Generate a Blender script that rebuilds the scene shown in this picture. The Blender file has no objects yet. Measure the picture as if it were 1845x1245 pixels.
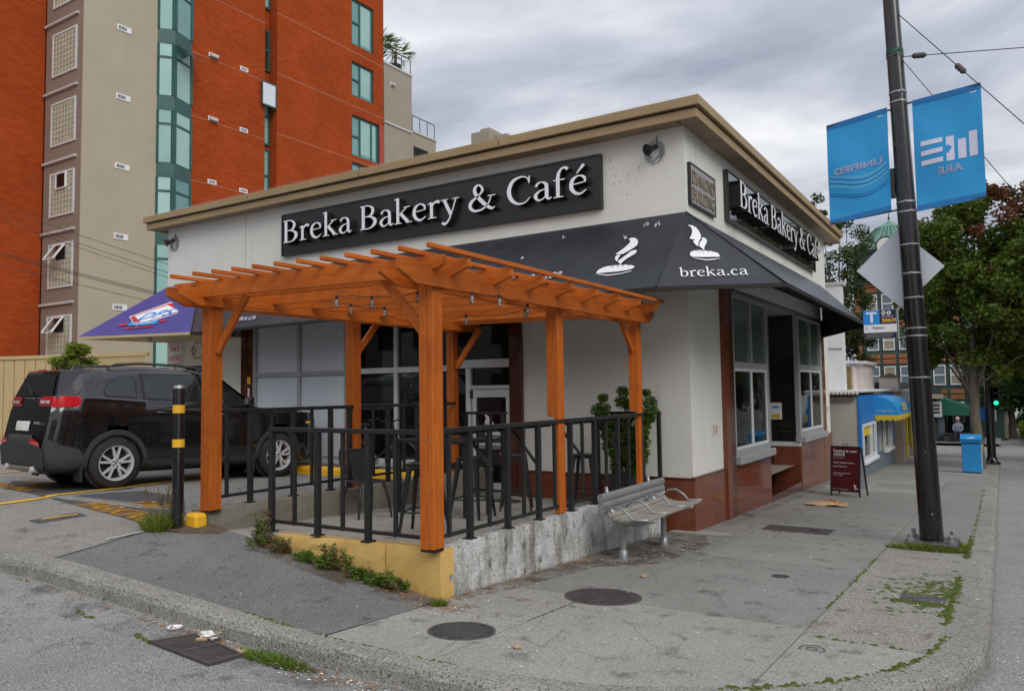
import bpy, math, random
from mathutils import Vector, Matrix
import numpy as np
random.seed(7); RNG = np.random.default_rng(7)
scn = bpy.context.scene
COL = scn.collection
rad = math.radians

# ------------------------------------------------------------------ camera
cam_d = bpy.data.cameras.new('camera'); cam = bpy.data.objects.new('camera', cam_d); COL.objects.link(cam)
cam_d.sensor_width = 36.0; cam_d.lens = 36 * 1392.28 / 1845; cam_d.clip_start = 0.05; cam_d.clip_end = 3000
_r = Vector((0.845553, 0.533705, -0.014073)); _u = Vector((0.043623, -0.042793, 0.998131)); _f = Vector((-0.532106, 0.844587, 0.059465))
cam.matrix_world = Matrix(((_r.x, _u.x, -_f.x, 4.0938), (_r.y, _u.y, -_f.y, -5.2983), (_r.z, _u.z, -_f.z, 1.75), (0, 0, 0, 1)))
scn.camera = cam

# ------------------------------------------------------------------ sky, sun, exposure
SUN_EL, SUN_AZ = 40.0, 120.0          # azimuth clockwise from +Y
w = bpy.data.worlds.new('World'); scn.world = w; w.use_nodes = True
nt = w.node_tree; nt.nodes.clear()
def N(nt, typ, **kw):
    n = nt.nodes.new(typ)
    for k, v in kw.items():
        if k.startswith('_'): setattr(n, k[1:], v)
        else: n.inputs[k.replace('__', ' ')].default_value = v
    return n
def ramp(nt, stops, interp='LINEAR'):
    n = nt.nodes.new('ShaderNodeValToRGB'); n.color_ramp.interpolation = interp
    el = n.color_ramp.elements
    while len(el) < len(stops): el.new(0.5)
    for e, (p, c) in zip(el, stops):
        e.position = p; e.color = (c, c, c, 1) if isinstance(c, (int, float)) else (*c[:3], 1)
    return n
L = nt.links.new
out = nt.nodes.new('ShaderNodeOutputWorld'); bg = nt.nodes.new('ShaderNodeBackground'); bg.inputs['Strength'].default_value = 0.1
sky = nt.nodes.new('ShaderNodeTexSky'); sky.sky_type = 'NISHITA'; sky.sun_disc = False
sky.sun_elevation = rad(SUN_EL); sky.sun_rotation = rad(SUN_AZ); sky.dust_density = 3.0; sky.altitude = 30
tc = nt.nodes.new('ShaderNodeTexCoord'); sep = nt.nodes.new('ShaderNodeSeparateXYZ'); L(tc.outputs['Generated'], sep.inputs[0])
mx = N(nt, 'ShaderNodeMath', _operation='MAXIMUM'); L(sep.outputs['Z'], mx.inputs[0]); mx.inputs[1].default_value = 0.0
ad = N(nt, 'ShaderNodeMath', _operation='ADD'); L(mx.outputs[0], ad.inputs[0]); ad.inputs[1].default_value = 0.16
dv = N(nt, 'ShaderNodeVectorMath', _operation='DIVIDE'); L(tc.outputs['Generated'], dv.inputs[0])
cmb = nt.nodes.new('ShaderNodeCombineXYZ'); L(ad.outputs[0], cmb.inputs[0]); L(ad.outputs[0], cmb.inputs[1]); cmb.inputs[2].default_value = 1
L(cmb.outputs[0], dv.inputs[1])
mp = nt.nodes.new('ShaderNodeMapping'); L(dv.outputs[0], mp.inputs[0]); mp.inputs['Rotation'].default_value = (0, 0, rad(28)); mp.inputs['Scale'].default_value = (1.15, 1.75, 0.6); mp.inputs['Location'].default_value = (1.35, .15, 0)
n1 = N(nt, 'ShaderNodeTexNoise', Scale=0.95, Detail=6.0, Roughness=0.52, Distortion=0.3); L(mp.outputs[0], n1.inputs['Vector'])
cr = ramp(nt, [(0.34, (2.6, 2.85, 3.45)), (0.43, (3.5, 3.75, 4.4)), (0.50, (4.5, 4.7, 5.2)), (0.57, (5.6, 5.7, 6.05)), (0.68, (7.2, 7.25, 7.4))])
L(n1.outputs['Fac'], cr.inputs[0])
# overcast sky brightens steadily towards the zenith (CIE overcast), gently
gz_ = N(nt, 'ShaderNodeMath', _operation='MULTIPLY_ADD'); L(mx.outputs[0], gz_.inputs[0]); gz_.inputs[1].default_value = 0.50; gz_.inputs[2].default_value = 0.90
sc_ = N(nt, 'ShaderNodeVectorMath', _operation='SCALE'); L(cr.outputs[0], sc_.inputs[0]); L(gz_.outputs[0], sc_.inputs['Scale'])
mixs = nt.nodes.new('ShaderNodeMix'); mixs.data_type = 'RGBA'; mixs.inputs['Factor'].default_value = 0.93
L(sky.outputs[0], mixs.inputs[6]); L(sc_.outputs[0], mixs.inputs[7])
L(mixs.outputs[2], bg.inputs['Color']); L(bg.outputs[0], out.inputs['Surface'])

sun_d = bpy.data.lights.new('sun', 'SUN'); sun_d.energy = 1.15; sun_d.angle = rad(38); sun_d.color = (1, .965, .91)
sun = bpy.data.objects.new('sun', sun_d); COL.objects.link(sun)
_d = Vector((math.sin(rad(SUN_AZ)) * math.cos(rad(SUN_EL)), math.cos(rad(SUN_AZ)) * math.cos(rad(SUN_EL)), math.sin(rad(SUN_EL))))
sun.rotation_euler = _d.to_track_quat('Z', 'Y').to_euler()
scn.view_settings.view_transform = 'Standard'; scn.view_settings.look = 'None'
scn.view_settings.exposure = 0.44; scn.view_settings.gamma = 1.0; scn.view_settings.use_curve_mapping = False

# ------------------------------------------------------------------ mesh helpers
class MB:
    def __init__(s): s.v = []; s.f = []
    def add(s, vs, fs):
        o = len(s.v); s.v += [tuple(p) for p in vs]; s.f += [tuple(i + o for i in f) for f in fs]; return s
    def box(s, a, b, bev=0.0, rot=None, cen=None):
        x0, y0, z0 = [min(p, q) for p, q in zip(a, b)]; x1, y1, z1 = [max(p, q) for p, q in zip(a, b)]
        if bev <= 0:
            vs = [(x0,y0,z0),(x1,y0,z0),(x1,y1,z0),(x0,y1,z0),(x0,y0,z1),(x1,y0,z1),(x1,y1,z1),(x0,y1,z1)]
            fs = [(0,3,2,1),(4,5,6,7),(0,1,5,4),(1,2,6,5),(2,3,7,6),(3,0,4,7)]
        else:
            c = ((x0+x1)/2, (y0+y1)/2, (z0+z1)/2); h = ((x1-x0)/2, (y1-y0)/2, (z1-z0)/2); bev = min(bev, min(h)*.9)
            vs = []; idx = {}
            for sx in (-1,1):
                for sy in (-1,1):
                    for sz in (-1,1):
                        for ax in range(3):
                            sg = (sx,sy,sz)
                            p = [c[k] + sg[k]*(h[k] - (0 if k == ax else bev)) for k in range(3)]
                            idx[(sx,sy,sz,ax)] = len(vs); vs.append(tuple(p))
            fs = []
            for ax in range(3):
                o = [k for k in range(3) if k != ax]
                for sg in (-1,1):
                    q = []
                    for (p1,p2) in ((-1,-1),(1,-1),(1,1),(-1,1)):
                        t = [0,0,0]; t[ax] = sg; t[o[0]] = p1; t[o[1]] = p2; q.append(idx[(*t,ax)])
                    if (sg < 0) != (ax == 1): q = q[::-1]
                    fs.append(tuple(q))
            for ax in range(3):
                o = [k for k in range(3) if k != ax]
                for p1 in (-1,1):
                    for p2 in (-1,1):
                        t0 = [0,0,0]; t0[ax] = -1; t0[o[0]] = p1; t0[o[1]] = p2; t1 = list(t0); t1[ax] = 1
                        q = [idx[(*t0,o[0])], idx[(*t1,o[0])], idx[(*t1,o[1])], idx[(*t0,o[1])]]
                        if (p1*p2 > 0) == (ax == 1): q = q[::-1]
                        fs.append(tuple(q))
            for sx in (-1,1):
                for sy in (-1,1):
                    for sz in (-1,1):
                        q = [idx[(sx,sy,sz,k)] for k in range(3)]
                        if sx*sy*sz < 0: q = q[::-1]
                        fs.append(tuple(q))
        if rot is not None:
            cc = Vector(cen) if cen is not None else Vector(((x0+x1)/2,(y0+y1)/2,(z0+z1)/2))
            vs = [tuple(rot @ (Vector(p)-cc) + cc) for p in vs]
        return s.add(vs, fs)
    def beam(s, p, q, w, h, up=(0,0,1), bev=0.004):
        """bar of section w (sideways) x h (up) from p to q"""
        p, q = Vector(p), Vector(q); d = q-p; l = d.length; d.normalize(); up = Vector(up)
        r = d.cross(up); r.normalize(); u = r.cross(d)
        t = MB().box((-w/2,0,-h/2),(w/2,l,h/2),bev)
        return s.add([p + r*a + d*b + u*c for a,b,c in t.v], t.f)
    def tube(s, path, r, n=8, cap=True, closed=False):
        P = [Vector(p) for p in path]; m = len(P); rr = r if isinstance(r,(list,tuple)) else [r]*m
        T = []
        for i in range(m):
            a = P[(i-1) % m] if (closed or i>0) else P[i]; b = P[(i+1) % m] if (closed or i<m-1) else P[i]
            t = b-a; t = t.normalized() if t.length>1e-9 else Vector((0,0,1)); T.append(t)
        nrm = T[0].orthogonal().normalized(); rings = []; vs = []
        for i in range(m):
            nrm = (nrm - T[i]*nrm.dot(T[i])); nrm = nrm.normalized() if nrm.length>1e-6 else T[i].orthogonal().normalized()
            bn = T[i].cross(nrm)
            for k in range(n):
                a = 2*math.pi*k/n; vs.append(P[i] + (nrm*math.cos(a)+bn*math.sin(a))*rr[i])
        fs = []
        for i in range(m if closed else m-1):
            j = (i+1) % m
            for k in range(n): fs.append((i*n+k, i*n+(k+1)%n, j*n+(k+1)%n, j*n+k))
        if cap and not closed:
            fs.append(tuple(range(n))[::-1]); fs.append(tuple((m-1)*n+k for k in range(n)))
        return s.add(vs, fs)
    def lathe(s, prof, c, n=24, axis='Z', rot=None):
        """prof: list of (r, h) from bottom to top"""
        vs = []; fs = []
        for r, h in prof:
            for k in range(n):
                a = 2*math.pi*k/n; p = Vector((r*math.cos(a), r*math.sin(a), h))
                if axis == 'X': p = Vector((p.z, p.x, p.y))
                if axis == 'Y': p = Vector((p.y, p.z, p.x))
                if rot is not None: p = rot @ p
                vs.append(p + Vector(c))
        for i in range(len(prof)-1):
            for k in range(n): fs.append((i*n+k, i*n+(k+1)%n, (i+1)*n+(k+1)%n, (i+1)*n+k))
        if prof[0][0] > 1e-6: fs.append(tuple(range(n))[::-1])
        if prof[-1][0] > 1e-6: fs.append(tuple((len(prof)-1)*n+k for k in range(n)))
        return s.add(vs, fs)
    def prism(s, poly, O, U, V, d0, d1):
        """2-D polygon (u,v) in plane O,U,V extruded from d0 to d1 along U x V"""
        O, U, V = Vector(O), Vector(U), Vector(V); W = U.cross(V).normalized(); n = len(poly)
        vs = [O+U*a+V*b+W*d0 for a,b in poly] + [O+U*a+V*b+W*d1 for a,b in poly]
        fs = [tuple(range(n))[::-1], tuple(range(n,2*n))] + [(i,(i+1)%n,n+(i+1)%n,n+i) for i in range(n)]
        return s.add(vs, fs)
    def quad(s, *p): return s.add(p, [tuple(range(len(p)))])
    def ell(s, c, r, n=10, m=6, jit=0.0):
        vs = []; fs = []
        for i in range(m+1):
            t = math.pi*i/m
            for k in range(n):
                a = 2*math.pi*k/n; j = 1 + random.uniform(-jit, jit)
                vs.append((c[0]+r[0]*math.sin(t)*math.cos(a)*j, c[1]+r[1]*math.sin(t)*math.sin(a)*j, c[2]+r[2]*math.cos(t)*j))
        for i in range(m):
            for k in range(n): fs.append((i*n+k,(i+1)*n+k,(i+1)*n+(k+1)%n,i*n+(k+1)%n))
        return s.add(vs, fs)
    def build(s, name, mat, parent=None, smooth=0, label=None, kind=None):
        o = Vector((0,0,0)); p = parent
        while p is not None: o += p.location; p = p.parent
        me = bpy.data.meshes.new(name)
        vs = [(a-o.x, b-o.y, c-o.z) for a,b,c in s.v] if o.length > 0 else s.v
        me.from_pydata(vs, [], s.f); me.materials.append(mat)
        if smooth:
            me.shade_smooth()
            if smooth > 1: me.set_sharp_from_angle(angle=rad(smooth))
        ob = bpy.data.objects.new(name, me); COL.objects.link(ob)
        if parent is not None: ob.parent = parent
        if label: ob['label'] = label
        if kind: ob['kind'] = kind
        return ob
def thing(name, label, cat, loc=(0,0,0), group=None):
    o = bpy.data.objects.new(name, None); o.location = loc; o.empty_display_size = .1; COL.objects.link(o)
    o['label'] = label; o['category'] = cat
    if group: o['group'] = group
    return o
def tag(o, label, cat, group=None):
    o['label'] = label; o['category'] = cat
    if group: o['group'] = group
    return o
def dup(t, loc, label=None, rz=None, group=None):
    c = t.copy(); COL.objects.link(c); c.location = loc
    if rz is not None: c.rotation_euler = (0,0,rz)
    if label: c['label'] = label
    if group: c['group'] = group
    for ch in list(t.children):
        d = ch.copy(); COL.objects.link(d); d.parent = c
        for g in list(ch.children):
            e = g.copy(); COL.objects.link(e); e.parent = d
    return c
def link_copy(o, parent, loc):
    c = o.copy(); COL.objects.link(c); c.parent = parent; c.location = loc; return c

# ------------------------------------------------------------------ materials
def mat(name, c1, c2=None, scale=6.0, rough=0.6, metal=0.0, bump=None, speck=None, coord='Object', detail=5.0, stretch=None, coat=0.0, rough2=None, emit=None, stain=None, spec=0.5, wave=None, vary=0.0):
    """base colour c1..c2 over noise; speck=(scale, threshold, colour, soft); bump=(scale, strength, distance); stain=(scale, lo, hi, colour, stretch)"""
    m = bpy.data.materials.new(name); m.use_nodes = True; nt = m.node_tree; b = nt.nodes['Principled BSDF']; L = nt.links.new
    tc = nt.nodes.new('ShaderNodeTexCoord'); co = tc.outputs[coord]
    if stretch:
        mp = nt.nodes.new('ShaderNodeMapping'); mp.inputs['Scale'].default_value = stretch; L(co, mp.inputs[0]); co1 = mp.outputs[0]
    else: co1 = co
    c2 = c2 or tuple(min(1, x*1.18) for x in c1)
    n1 = N(nt, 'ShaderNodeTexNoise', Scale=scale, Detail=detail, Roughness=0.6); L(co1, n1.inputs['Vector'])
    cr = ramp(nt, [(0.32, c1), (0.68, c2)]); L(n1.outputs['Fac'], cr.inputs[0]); col = cr.outputs[0]
    def mixin(fac, color, col):
        mi = nt.nodes.new('ShaderNodeMix'); mi.data_type = 'RGBA'; L(fac, mi.inputs['Factor']); L(col, mi.inputs[6]); mi.inputs[7].default_value = (*color, 1); return mi.outputs[2]
    for st in (stain if isinstance(stain, list) else [stain] if stain else []):
        mp2 = nt.nodes.new('ShaderNodeMapping'); mp2.inputs['Scale'].default_value = st[4] if len(st) > 4 else (1,1,1); mp2.inputs['Location'].default_value = (3.1*st[0]%7, 1.7, .3); L(co, mp2.inputs[0])
        n3 = N(nt, 'ShaderNodeTexNoise', Scale=st[0], Detail=6.0, Roughness=0.65); L(mp2.outputs[0], n3.inputs['Vector'])
        r3 = ramp(nt, [(st[1], 0.0), (st[2], 1.0)]); L(n3.outputs['Fac'], r3.inputs[0]); col = mixin(r3.outputs[0], st[3], col)
    for sp in (speck if isinstance(speck, list) else [speck] if speck else []):
        n2 = N(nt, 'ShaderNodeTexNoise', Scale=sp[0], Detail=2.0); L(co, n2.inputs['Vector'])
        r2 = ramp(nt, [(sp[1], 0.0), (sp[1]+(sp[3] if len(sp) > 3 else .05), 1.0)]); L(n2.outputs['Fac'], r2.inputs[0]); col = mixin(r2.outputs[0], sp[2], col)
    if vary:
        oi = nt.nodes.new('ShaderNodeObjectInfo'); mr = N(nt, 'ShaderNodeMapRange'); L(oi.outputs['Random'], mr.inputs['Value']); mr.inputs['To Min'].default_value = 1-vary; mr.inputs['To Max'].default_value = 1+vary
        hs = nt.nodes.new('ShaderNodeHueSaturation'); L(col, hs.inputs['Color']); L(mr.outputs[0], hs.inputs['Value']); col = hs.outputs[0]
    L(col, b.inputs['Base Color'])
    if rough2 is not None:
        rr = ramp(nt, [(0.3, rough), (0.7, rough2)]); L(n1.outputs['Fac'], rr.inputs[0]); L(rr.outputs[0], b.inputs['Roughness'])
    else: b.inputs['Roughness'].default_value = rough
    b.inputs['Metallic'].default_value = metal; b.inputs['Coat Weight'].default_value = coat; b.inputs['Coat Roughness'].default_value = 0.06
    b.inputs['Specular IOR Level'].default_value = spec
    if bump:
        nb = N(nt, 'ShaderNodeTexNoise', Scale=bump[0], Detail=4.0, Roughness=.6); L(co1 if stretch else co, nb.inputs['Vector'])
        bp = nt.nodes.new('ShaderNodeBump'); bp.inputs['Strength'].default_value = bump[1]; bp.inputs['Distance'].default_value = bump[2] if len(bump) > 2 else .01
        L(nb.outputs['Fac'], bp.inputs['Height']); L(bp.outputs[0], b.inputs['Normal'])
    if emit: b.inputs['Emission Color'].default_value = (*emit[:3],1); b.inputs['Emission Strength'].default_value = emit[3]
    return m
def glassmat(name, tint=(.03,.035,.035), trans=.75, rough=0.0, wob=.0, ior=1.55):
    """pane: mirror reflection by Fresnel over a tinted see-through / dark body"""
    m = bpy.data.materials.new(name); m.use_nodes = True; nt = m.node_tree; nt.nodes.remove(nt.nodes['Principled BSDF']); L = nt.links.new
    o = nt.nodes['Material Output']
    fr = N(nt, 'ShaderNodeFresnel', IOR=1.5); gl = N(nt, 'ShaderNodeBsdfGlossy', Roughness=rough); tr = nt.nodes.new('ShaderNodeBsdfTransparent'); df = nt.nodes.new('ShaderNodeBsdfDiffuse')
    df.inputs['Color'].default_value = (*tint,1); tr.inputs['Color'].default_value = (.82,.88,.87,1)
    m1 = nt.nodes.new('ShaderNodeMixShader'); m1.inputs[0].default_value = trans; L(df.outputs[0], m1.inputs[1]); L(tr.outputs[0], m1.inputs[2])
    m2 = nt.nodes.new('ShaderNodeMixShader'); L(fr.outputs[0], m2.inputs[0]); L(m1.outputs[0], m2.inputs[1]); L(gl.outputs[0], m2.inputs[2])
    if wob:
        tcn = nt.nodes.new('ShaderNodeTexCoord'); nn = N(nt, 'ShaderNodeTexNoise', Scale=1.3, Detail=2.0); L(tcn.outputs['Object'], nn.inputs['Vector'])
        bp = nt.nodes.new('ShaderNodeBump'); bp.inputs['Strength'].default_value = wob; bp.inputs['Distance'].default_value = .05; L(nn.outputs['Fac'], bp.inputs['Height']); L(bp.outputs[0], gl.inputs['Normal'])
    L(m2.outputs[0], o.inputs['Surface']); return m

M = {}
M['stucco'] = mat('stucco', (.68,.675,.625), (.74,.735,.685), 1.2, .85, bump=(160,.25,.004), stain=[(1.6,.60,.86,(.44,.42,.38),(1,1,.16)), (5,.66,.9,(.5,.48,.45))])
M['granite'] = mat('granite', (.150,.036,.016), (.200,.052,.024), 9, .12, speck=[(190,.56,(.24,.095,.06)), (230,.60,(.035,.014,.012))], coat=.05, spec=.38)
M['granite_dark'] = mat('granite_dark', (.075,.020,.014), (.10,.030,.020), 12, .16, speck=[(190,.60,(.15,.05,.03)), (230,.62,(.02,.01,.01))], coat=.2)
M['fascia'] = mat('fascia', (.31,.215,.105), (.35,.25,.125), 1.4, .55, stain=(3,.62,.9,(.16,.12,.08),(1,1,.3)))
M['soffit'] = mat('soffit', (.30,.225,.155), (.35,.265,.19), 2, .7, stain=(4,.6,.9,(.2,.15,.10)))
M['roof'] = mat('roof', (.16,.155,.15), (.22,.215,.21), 2, .9)
M['awning'] = mat('awning', (.015,.0175,.024), (.024,.028,.038), 1.1, .30, bump=(1.6,.12,.05), rough2=.42, stain=[(9,.64,.86,(.075,.077,.082),(1,1,.25)), (2.2,.6,.85,(.055,.058,.066))])
M['awning_under'] = mat('awning_under', (.03,.03,.032), (.045,.045,.048), 3, .9)
M['awning_blue'] = mat('awning_blue', (.050,.040,.225), (.062,.052,.26), 1.5, .5, bump=(2,.1,.03))
M['cream_soffit'] = mat('cream_soffit', (.46,.37,.20), (.52,.42,.24), 2, .7)
M['wood'] = mat('wood', (.40,.088,.008), (.54,.138,.014), 2.4, .58, bump=(30,.2,.004), stretch=(14,14,1.3), stain=[(7,.66,.78,(.22,.045,.007)), (1.7,.52,.8,(.30,.062,.009)), (22,.62,.74,(.26,.055,.008))], spec=.3, vary=.13)
M['wood_x'] = mat('wood_x', (.40,.088,.008), (.54,.138,.014), 2.4, .58, bump=(30,.2,.004), stretch=(1.3,14,14), stain=[(7,.66,.78,(.22,.045,.007)), (1.7,.52,.8,(.30,.062,.009)), (22,.62,.74,(.26,.055,.008))], spec=.3, vary=.13)
M['wood_y'] = mat('wood_y', (.40,.088,.008), (.54,.138,.014), 2.4, .58, bump=(30,.2,.004), stretch=(14,1.3,14), stain=[(7,.66,.78,(.22,.045,.007)), (1.7,.52,.8,(.30,.062,.009)), (22,.62,.74,(.26,.055,.008))], spec=.3, vary=.13)
M['black'] = mat('black_metal', (.012,.012,.013), (.022,.022,.023), 7, .42, bump=(60,.12,.002))
M['black_rough'] = mat('black_rough', (.010,.010,.011), (.018,.018,.019), 7, .75)
M['rubber'] = mat('rubber', (.014,.014,.015), (.026,.026,.027), 20, .85, bump=(40,.3,.003))
M['chrome'] = mat('alloy', (.60,.60,.61), (.70,.70,.71), 10, .30, metal=.35)
M['steel'] = mat('galvanised_steel', (.36,.37,.38), (.48,.49,.50), 14, .42, metal=.75)
M['bench_metal'] = mat('bench_metal', (.30,.32,.33), (.38,.40,.41), 9, .42, metal=.55)
M['bench_wood'] = mat('bench_wood', (.20,.185,.155), (.33,.31,.27), 3, .8, stretch=(18,1.2,18), bump=(30,.4,.004))
M['frame'] = mat('aluminium_frame', (.36,.38,.38), (.42,.44,.44), 3, .45, metal=.25)
M['frame_white'] = mat('white_frame', (.60,.62,.62), (.68,.70,.70), 3, .5)
M['frosted'] = mat('frosted_film', (.63,.675,.74), (.69,.73,.79), .8, .35, coat=.3)
M['green_pane'] = mat('green_pane', (.10,.135,.13), (.135,.17,.165), 1.2, .10, coat=.3)
M['glass'] = glassmat('glass', trans=.80, wob=.015)
M['glass_dark'] = glassmat('glass_dark', (.014,.016,.017), .60, wob=.02, ior=2.1)
M['glass_mirror'] = glassmat('entry_glass', (.014,.016,.017), .7, wob=.03, ior=2.2)
M['interior'] = mat('interior_paint', (.62,.60,.55), (.70,.68,.63), 1.5, .8)
M['interior_floor'] = mat('interior_floor', (.28,.25,.21), (.36,.32,.27), 2, .4)
M['table_wood'] = mat('table_wood', (.38,.20,.05), (.50,.28,.08), 4, .4)
M['white'] = mat('white_paint', (.74,.75,.77), (.80,.81,.83), 3, .45)
M['letter_white'] = mat('letter_white', (.80,.82,.86), (.86,.88,.92), 3, .3, coat=.3)
M['sign_black'] = mat('sign_black', (.011,.012,.011), (.018,.019,.018), 1.5, .33, stain=(6,.62,.85,(.03,.03,.03)))
M['sign_gloss'] = mat('sign_gloss', (.010,.012,.011), (.016,.018,.017), 1.5, .06, coat=.6)
M['bronze'] = mat('bronze_plaque', (.30,.28,.29), (.35,.33,.34), 8, .5)
M['bronze_edge'] = mat('bronze_edge', (.21,.18,.13), (.26,.22,.16), 8, .5)
M['asphalt'] = mat('road_asphalt', (.235,.237,.232), (.30,.30,.295), 1.3, .9, bump=(95,1.0,.012), speck=[(95,.545,(.48,.48,.47),.06), (85,.58,(.07,.07,.07),.06)], stain=[(.9,.55,.8,(.19,.19,.187)), (4,.66,.85,(.17,.17,.163))])
M['asphalt_lot'] = mat('lot_asphalt', (.205,.196,.180), (.255,.245,.226), 1.1, .9, bump=(110,.5,.006), speck=[(75,.57,(.36,.35,.33),.06),(66,.58,(.09,.09,.088),.06)], stain=[(1.6,.6,.85,(.14,.135,.13)), (.7,.6,.8,(.17,.16,.15))])
M['asphalt_patch'] = mat('patch_asphalt', (.135,.136,.136), (.175,.175,.173), 1.6, .88, bump=(120,.5,.006), speck=[(75,.58,(.26,.26,.25),.06),(66,.58,(.06,.06,.06),.06)], stain=[(2.2,.6,.82,(.105,.105,.105)), (.8,.6,.78,(.20,.195,.185))])
M['asphalt_black'] = mat('black_coat', (.055,.056,.064), (.075,.076,.086), 2, .75, bump=(120,.3,.005), stain=(3,.58,.85,(.12,.12,.12)))
M['slab'] = mat('slab_concrete', (.255,.252,.230), (.312,.308,.283), .8, .9, bump=(120,.45,.005), speck=[(80,.56,(.40,.395,.37),.08),(72,.575,(.13,.13,.122),.08)], stain=[(1.1,.55,.80,(.20,.195,.178)), (6,.62,.78,(.17,.165,.15)), (18,.60,.75,(.19,.185,.17))], vary=.05)
M['slab_dark'] = mat('slab_dark', (.205,.202,.185), (.255,.251,.232), .8, .9, bump=(120,.45,.005), speck=[(80,.56,(.33,.325,.305),.08),(72,.575,(.11,.11,.103),.08)], stain=[(1.1,.55,.80,(.165,.162,.15)), (6,.62,.78,(.14,.137,.127)), (18,.60,.75,(.16,.155,.143))], vary=.06)
M['slab_moss'] = mat('slab_moss', (.235,.222,.195), (.29,.277,.247), 1.2, .92, bump=(110,.5,.006), speck=[(70,.56,(.40,.39,.36),.06),(62,.57,(.09,.09,.082),.06)], stain=[(1.7,.58,.78,(.155,.145,.125)), (5,.63,.72,(.115,.125,.05))])
M['joint'] = mat('joint_dirt', (.09,.087,.075), (.14,.135,.118), 5, .95)
M['kerb'] = mat('kerb_concrete', (.235,.23,.205), (.315,.308,.28), 2, .92, bump=(70,1.0,.014), speck=[(60,.55,(.42,.41,.38),.08),(54,.56,(.11,.11,.10),.08)], stain=[(2.5,.55,.8,(.19,.185,.155)), (9,.6,.75,(.17,.17,.13))], vary=.06)
M['curb_wall'] = mat('curb_wall', (.17,.155,.12), (.25,.23,.185), 2.2, .92, bump=(70,.6,.008), stain=[(3,.55,.8,(.10,.092,.07),(1,1,.4)), (8,.62,.8,(.29,.27,.23))])
M['patio'] = mat('patio_concrete', (.30,.285,.25), (.36,.343,.305), .9, .9, bump=(110,.4,.005), speck=[(150,.59,(.38,.37,.34),.07),(140,.60,(.15,.14,.12),.06)], stain=[(1.4,.58,.82,(.205,.193,.165))])
M['peeling'] = mat('peeling_white', (.50,.50,.495), (.64,.64,.64), 3, .9, bump=(28,.7,.012), stain=[(3.6,.46,.64,(.26,.25,.22),(1,1,.30)), (9,.565,.68,(.07,.068,.06),(1,1,.5)), (1.7,.56,.78,(.20,.195,.165))], speck=[(42,.62,(.05,.05,.045),.05),(75,.61,(.10,.095,.085),.06),(24,.69,(.30,.27,.05),.05)])
M['yellow_wall'] = mat('yellow_wall', (.60,.37,.10), (.74,.50,.18), 2, .75, bump=(26,.45,.01), stain=[(3.5,.60,.85,(.36,.20,.05)), (9,.66,.8,(.70,.50,.24))], speck=[(34,.69,(.16,.10,.03),.05)])
M['yellow'] = mat('yellow_paint', (.74,.38,.012), (.84,.47,.02), 4, .65, bump=(40,.3,.005), speck=[(50,.66,(.40,.22,.03),.06)])
M['yellow_line'] = mat('yellow_line', (.74,.38,.012), (.86,.47,.02), 5, .8, speck=[(60,.66,(.36,.22,.06),.1)])
M['yellow_faint'] = mat('yellow_faint', (.42,.33,.07), (.55,.43,.09), 5, .8, speck=[(60,.56,(.22,.2,.13),.1)])
M['white_line'] = mat('white_line', (.42,.42,.40), (.55,.55,.53), 5, .85, speck=[(60,.55,(.25,.25,.24),.1)])
M['iron'] = mat('cast_iron', (.075,.065,.065), (.115,.10,.098), 9, .6, metal=.35, bump=(60,.4,.004))
M['iron_grey'] = mat('cast_iron_grey', (.075,.078,.085), (.12,.124,.132), 9, .55, metal=.4, bump=(60,.4,.004))
M['hole'] = mat('dark_hole', (.006,.006,.006), (.012,.012,.012), 5, .95)
M['car_paint'] = mat('car_paint', (.006,.006,.007), (.009,.009,.010), 1, .10, coat=1.0, bump=(2.2,.02,.02))
M['car_glass'] = mat('car_glass', (.010,.012,.013), (.016,.018,.020), 1, .05, coat=.7)
M['car_plastic'] = mat('car_plastic', (.028,.029,.031), (.038,.039,.041), 30, .62, bump=(120,.2,.002))
M['red_lens'] = mat('red_lens', (.48,.010,.016), (.60,.016,.022), 8, .12, coat=.8)
M['clear_lens'] = mat('clear_lens', (.62,.56,.56), (.75,.70,.70), 14, .15, coat=.8)
M['brick'] = None
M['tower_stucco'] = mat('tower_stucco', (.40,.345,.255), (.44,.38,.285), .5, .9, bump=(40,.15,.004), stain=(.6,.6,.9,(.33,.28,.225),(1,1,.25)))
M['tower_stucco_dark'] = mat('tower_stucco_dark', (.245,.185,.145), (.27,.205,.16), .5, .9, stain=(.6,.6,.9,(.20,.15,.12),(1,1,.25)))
M['tower_grey'] = mat('tower_grey', (.30,.26,.205), (.34,.30,.24), .5, .9, stain=(.8,.6,.9,(.22,.19,.155),(1,1,.3)))
M['teal_frame'] = mat('teal_frame', (.022,.085,.075), (.032,.11,.096), 2, .45)
M['teal_glass'] = mat('teal_glass', (.24,.44,.40), (.32,.52,.47), .7, .06, coat=.5)
M['teal_glass_dark'] = mat('teal_glass_dark', (.09,.24,.23), (.16,.34,.32), .7, .05, coat=.6)
M['window_dark'] = mat('window_dark', (.02,.022,.022), (.04,.045,.045), 1, .06, coat=.6)
M['blind'] = mat('blind_glass', (.30,.52,.47), (.40,.60,.55), .5, .12, coat=.4)
M['glass_block'] = mat('glass_block', (.36,.38,.25), (.50,.50,.36), 3.1, .12, coat=.5)
M['ledge'] = mat('ledge', (.50,.48,.46), (.56,.54,.52), 3, .8)
M['pole_black'] = mat('pole_black', (.006,.006,.007), (.011,.011,.013), 3, .22, coat=.35, speck=[(30,.72,(.20,.20,.20),.03)], bump=(14,.06,.004))
M['green_strap'] = mat('green_strap', (.010,.075,.045), (.016,.10,.06), 6, .6)
M['banner'] = mat('banner_blue', (.014,.275,.60), (.020,.31,.66), 1, .65, bump=(3,.25,.03))
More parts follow.
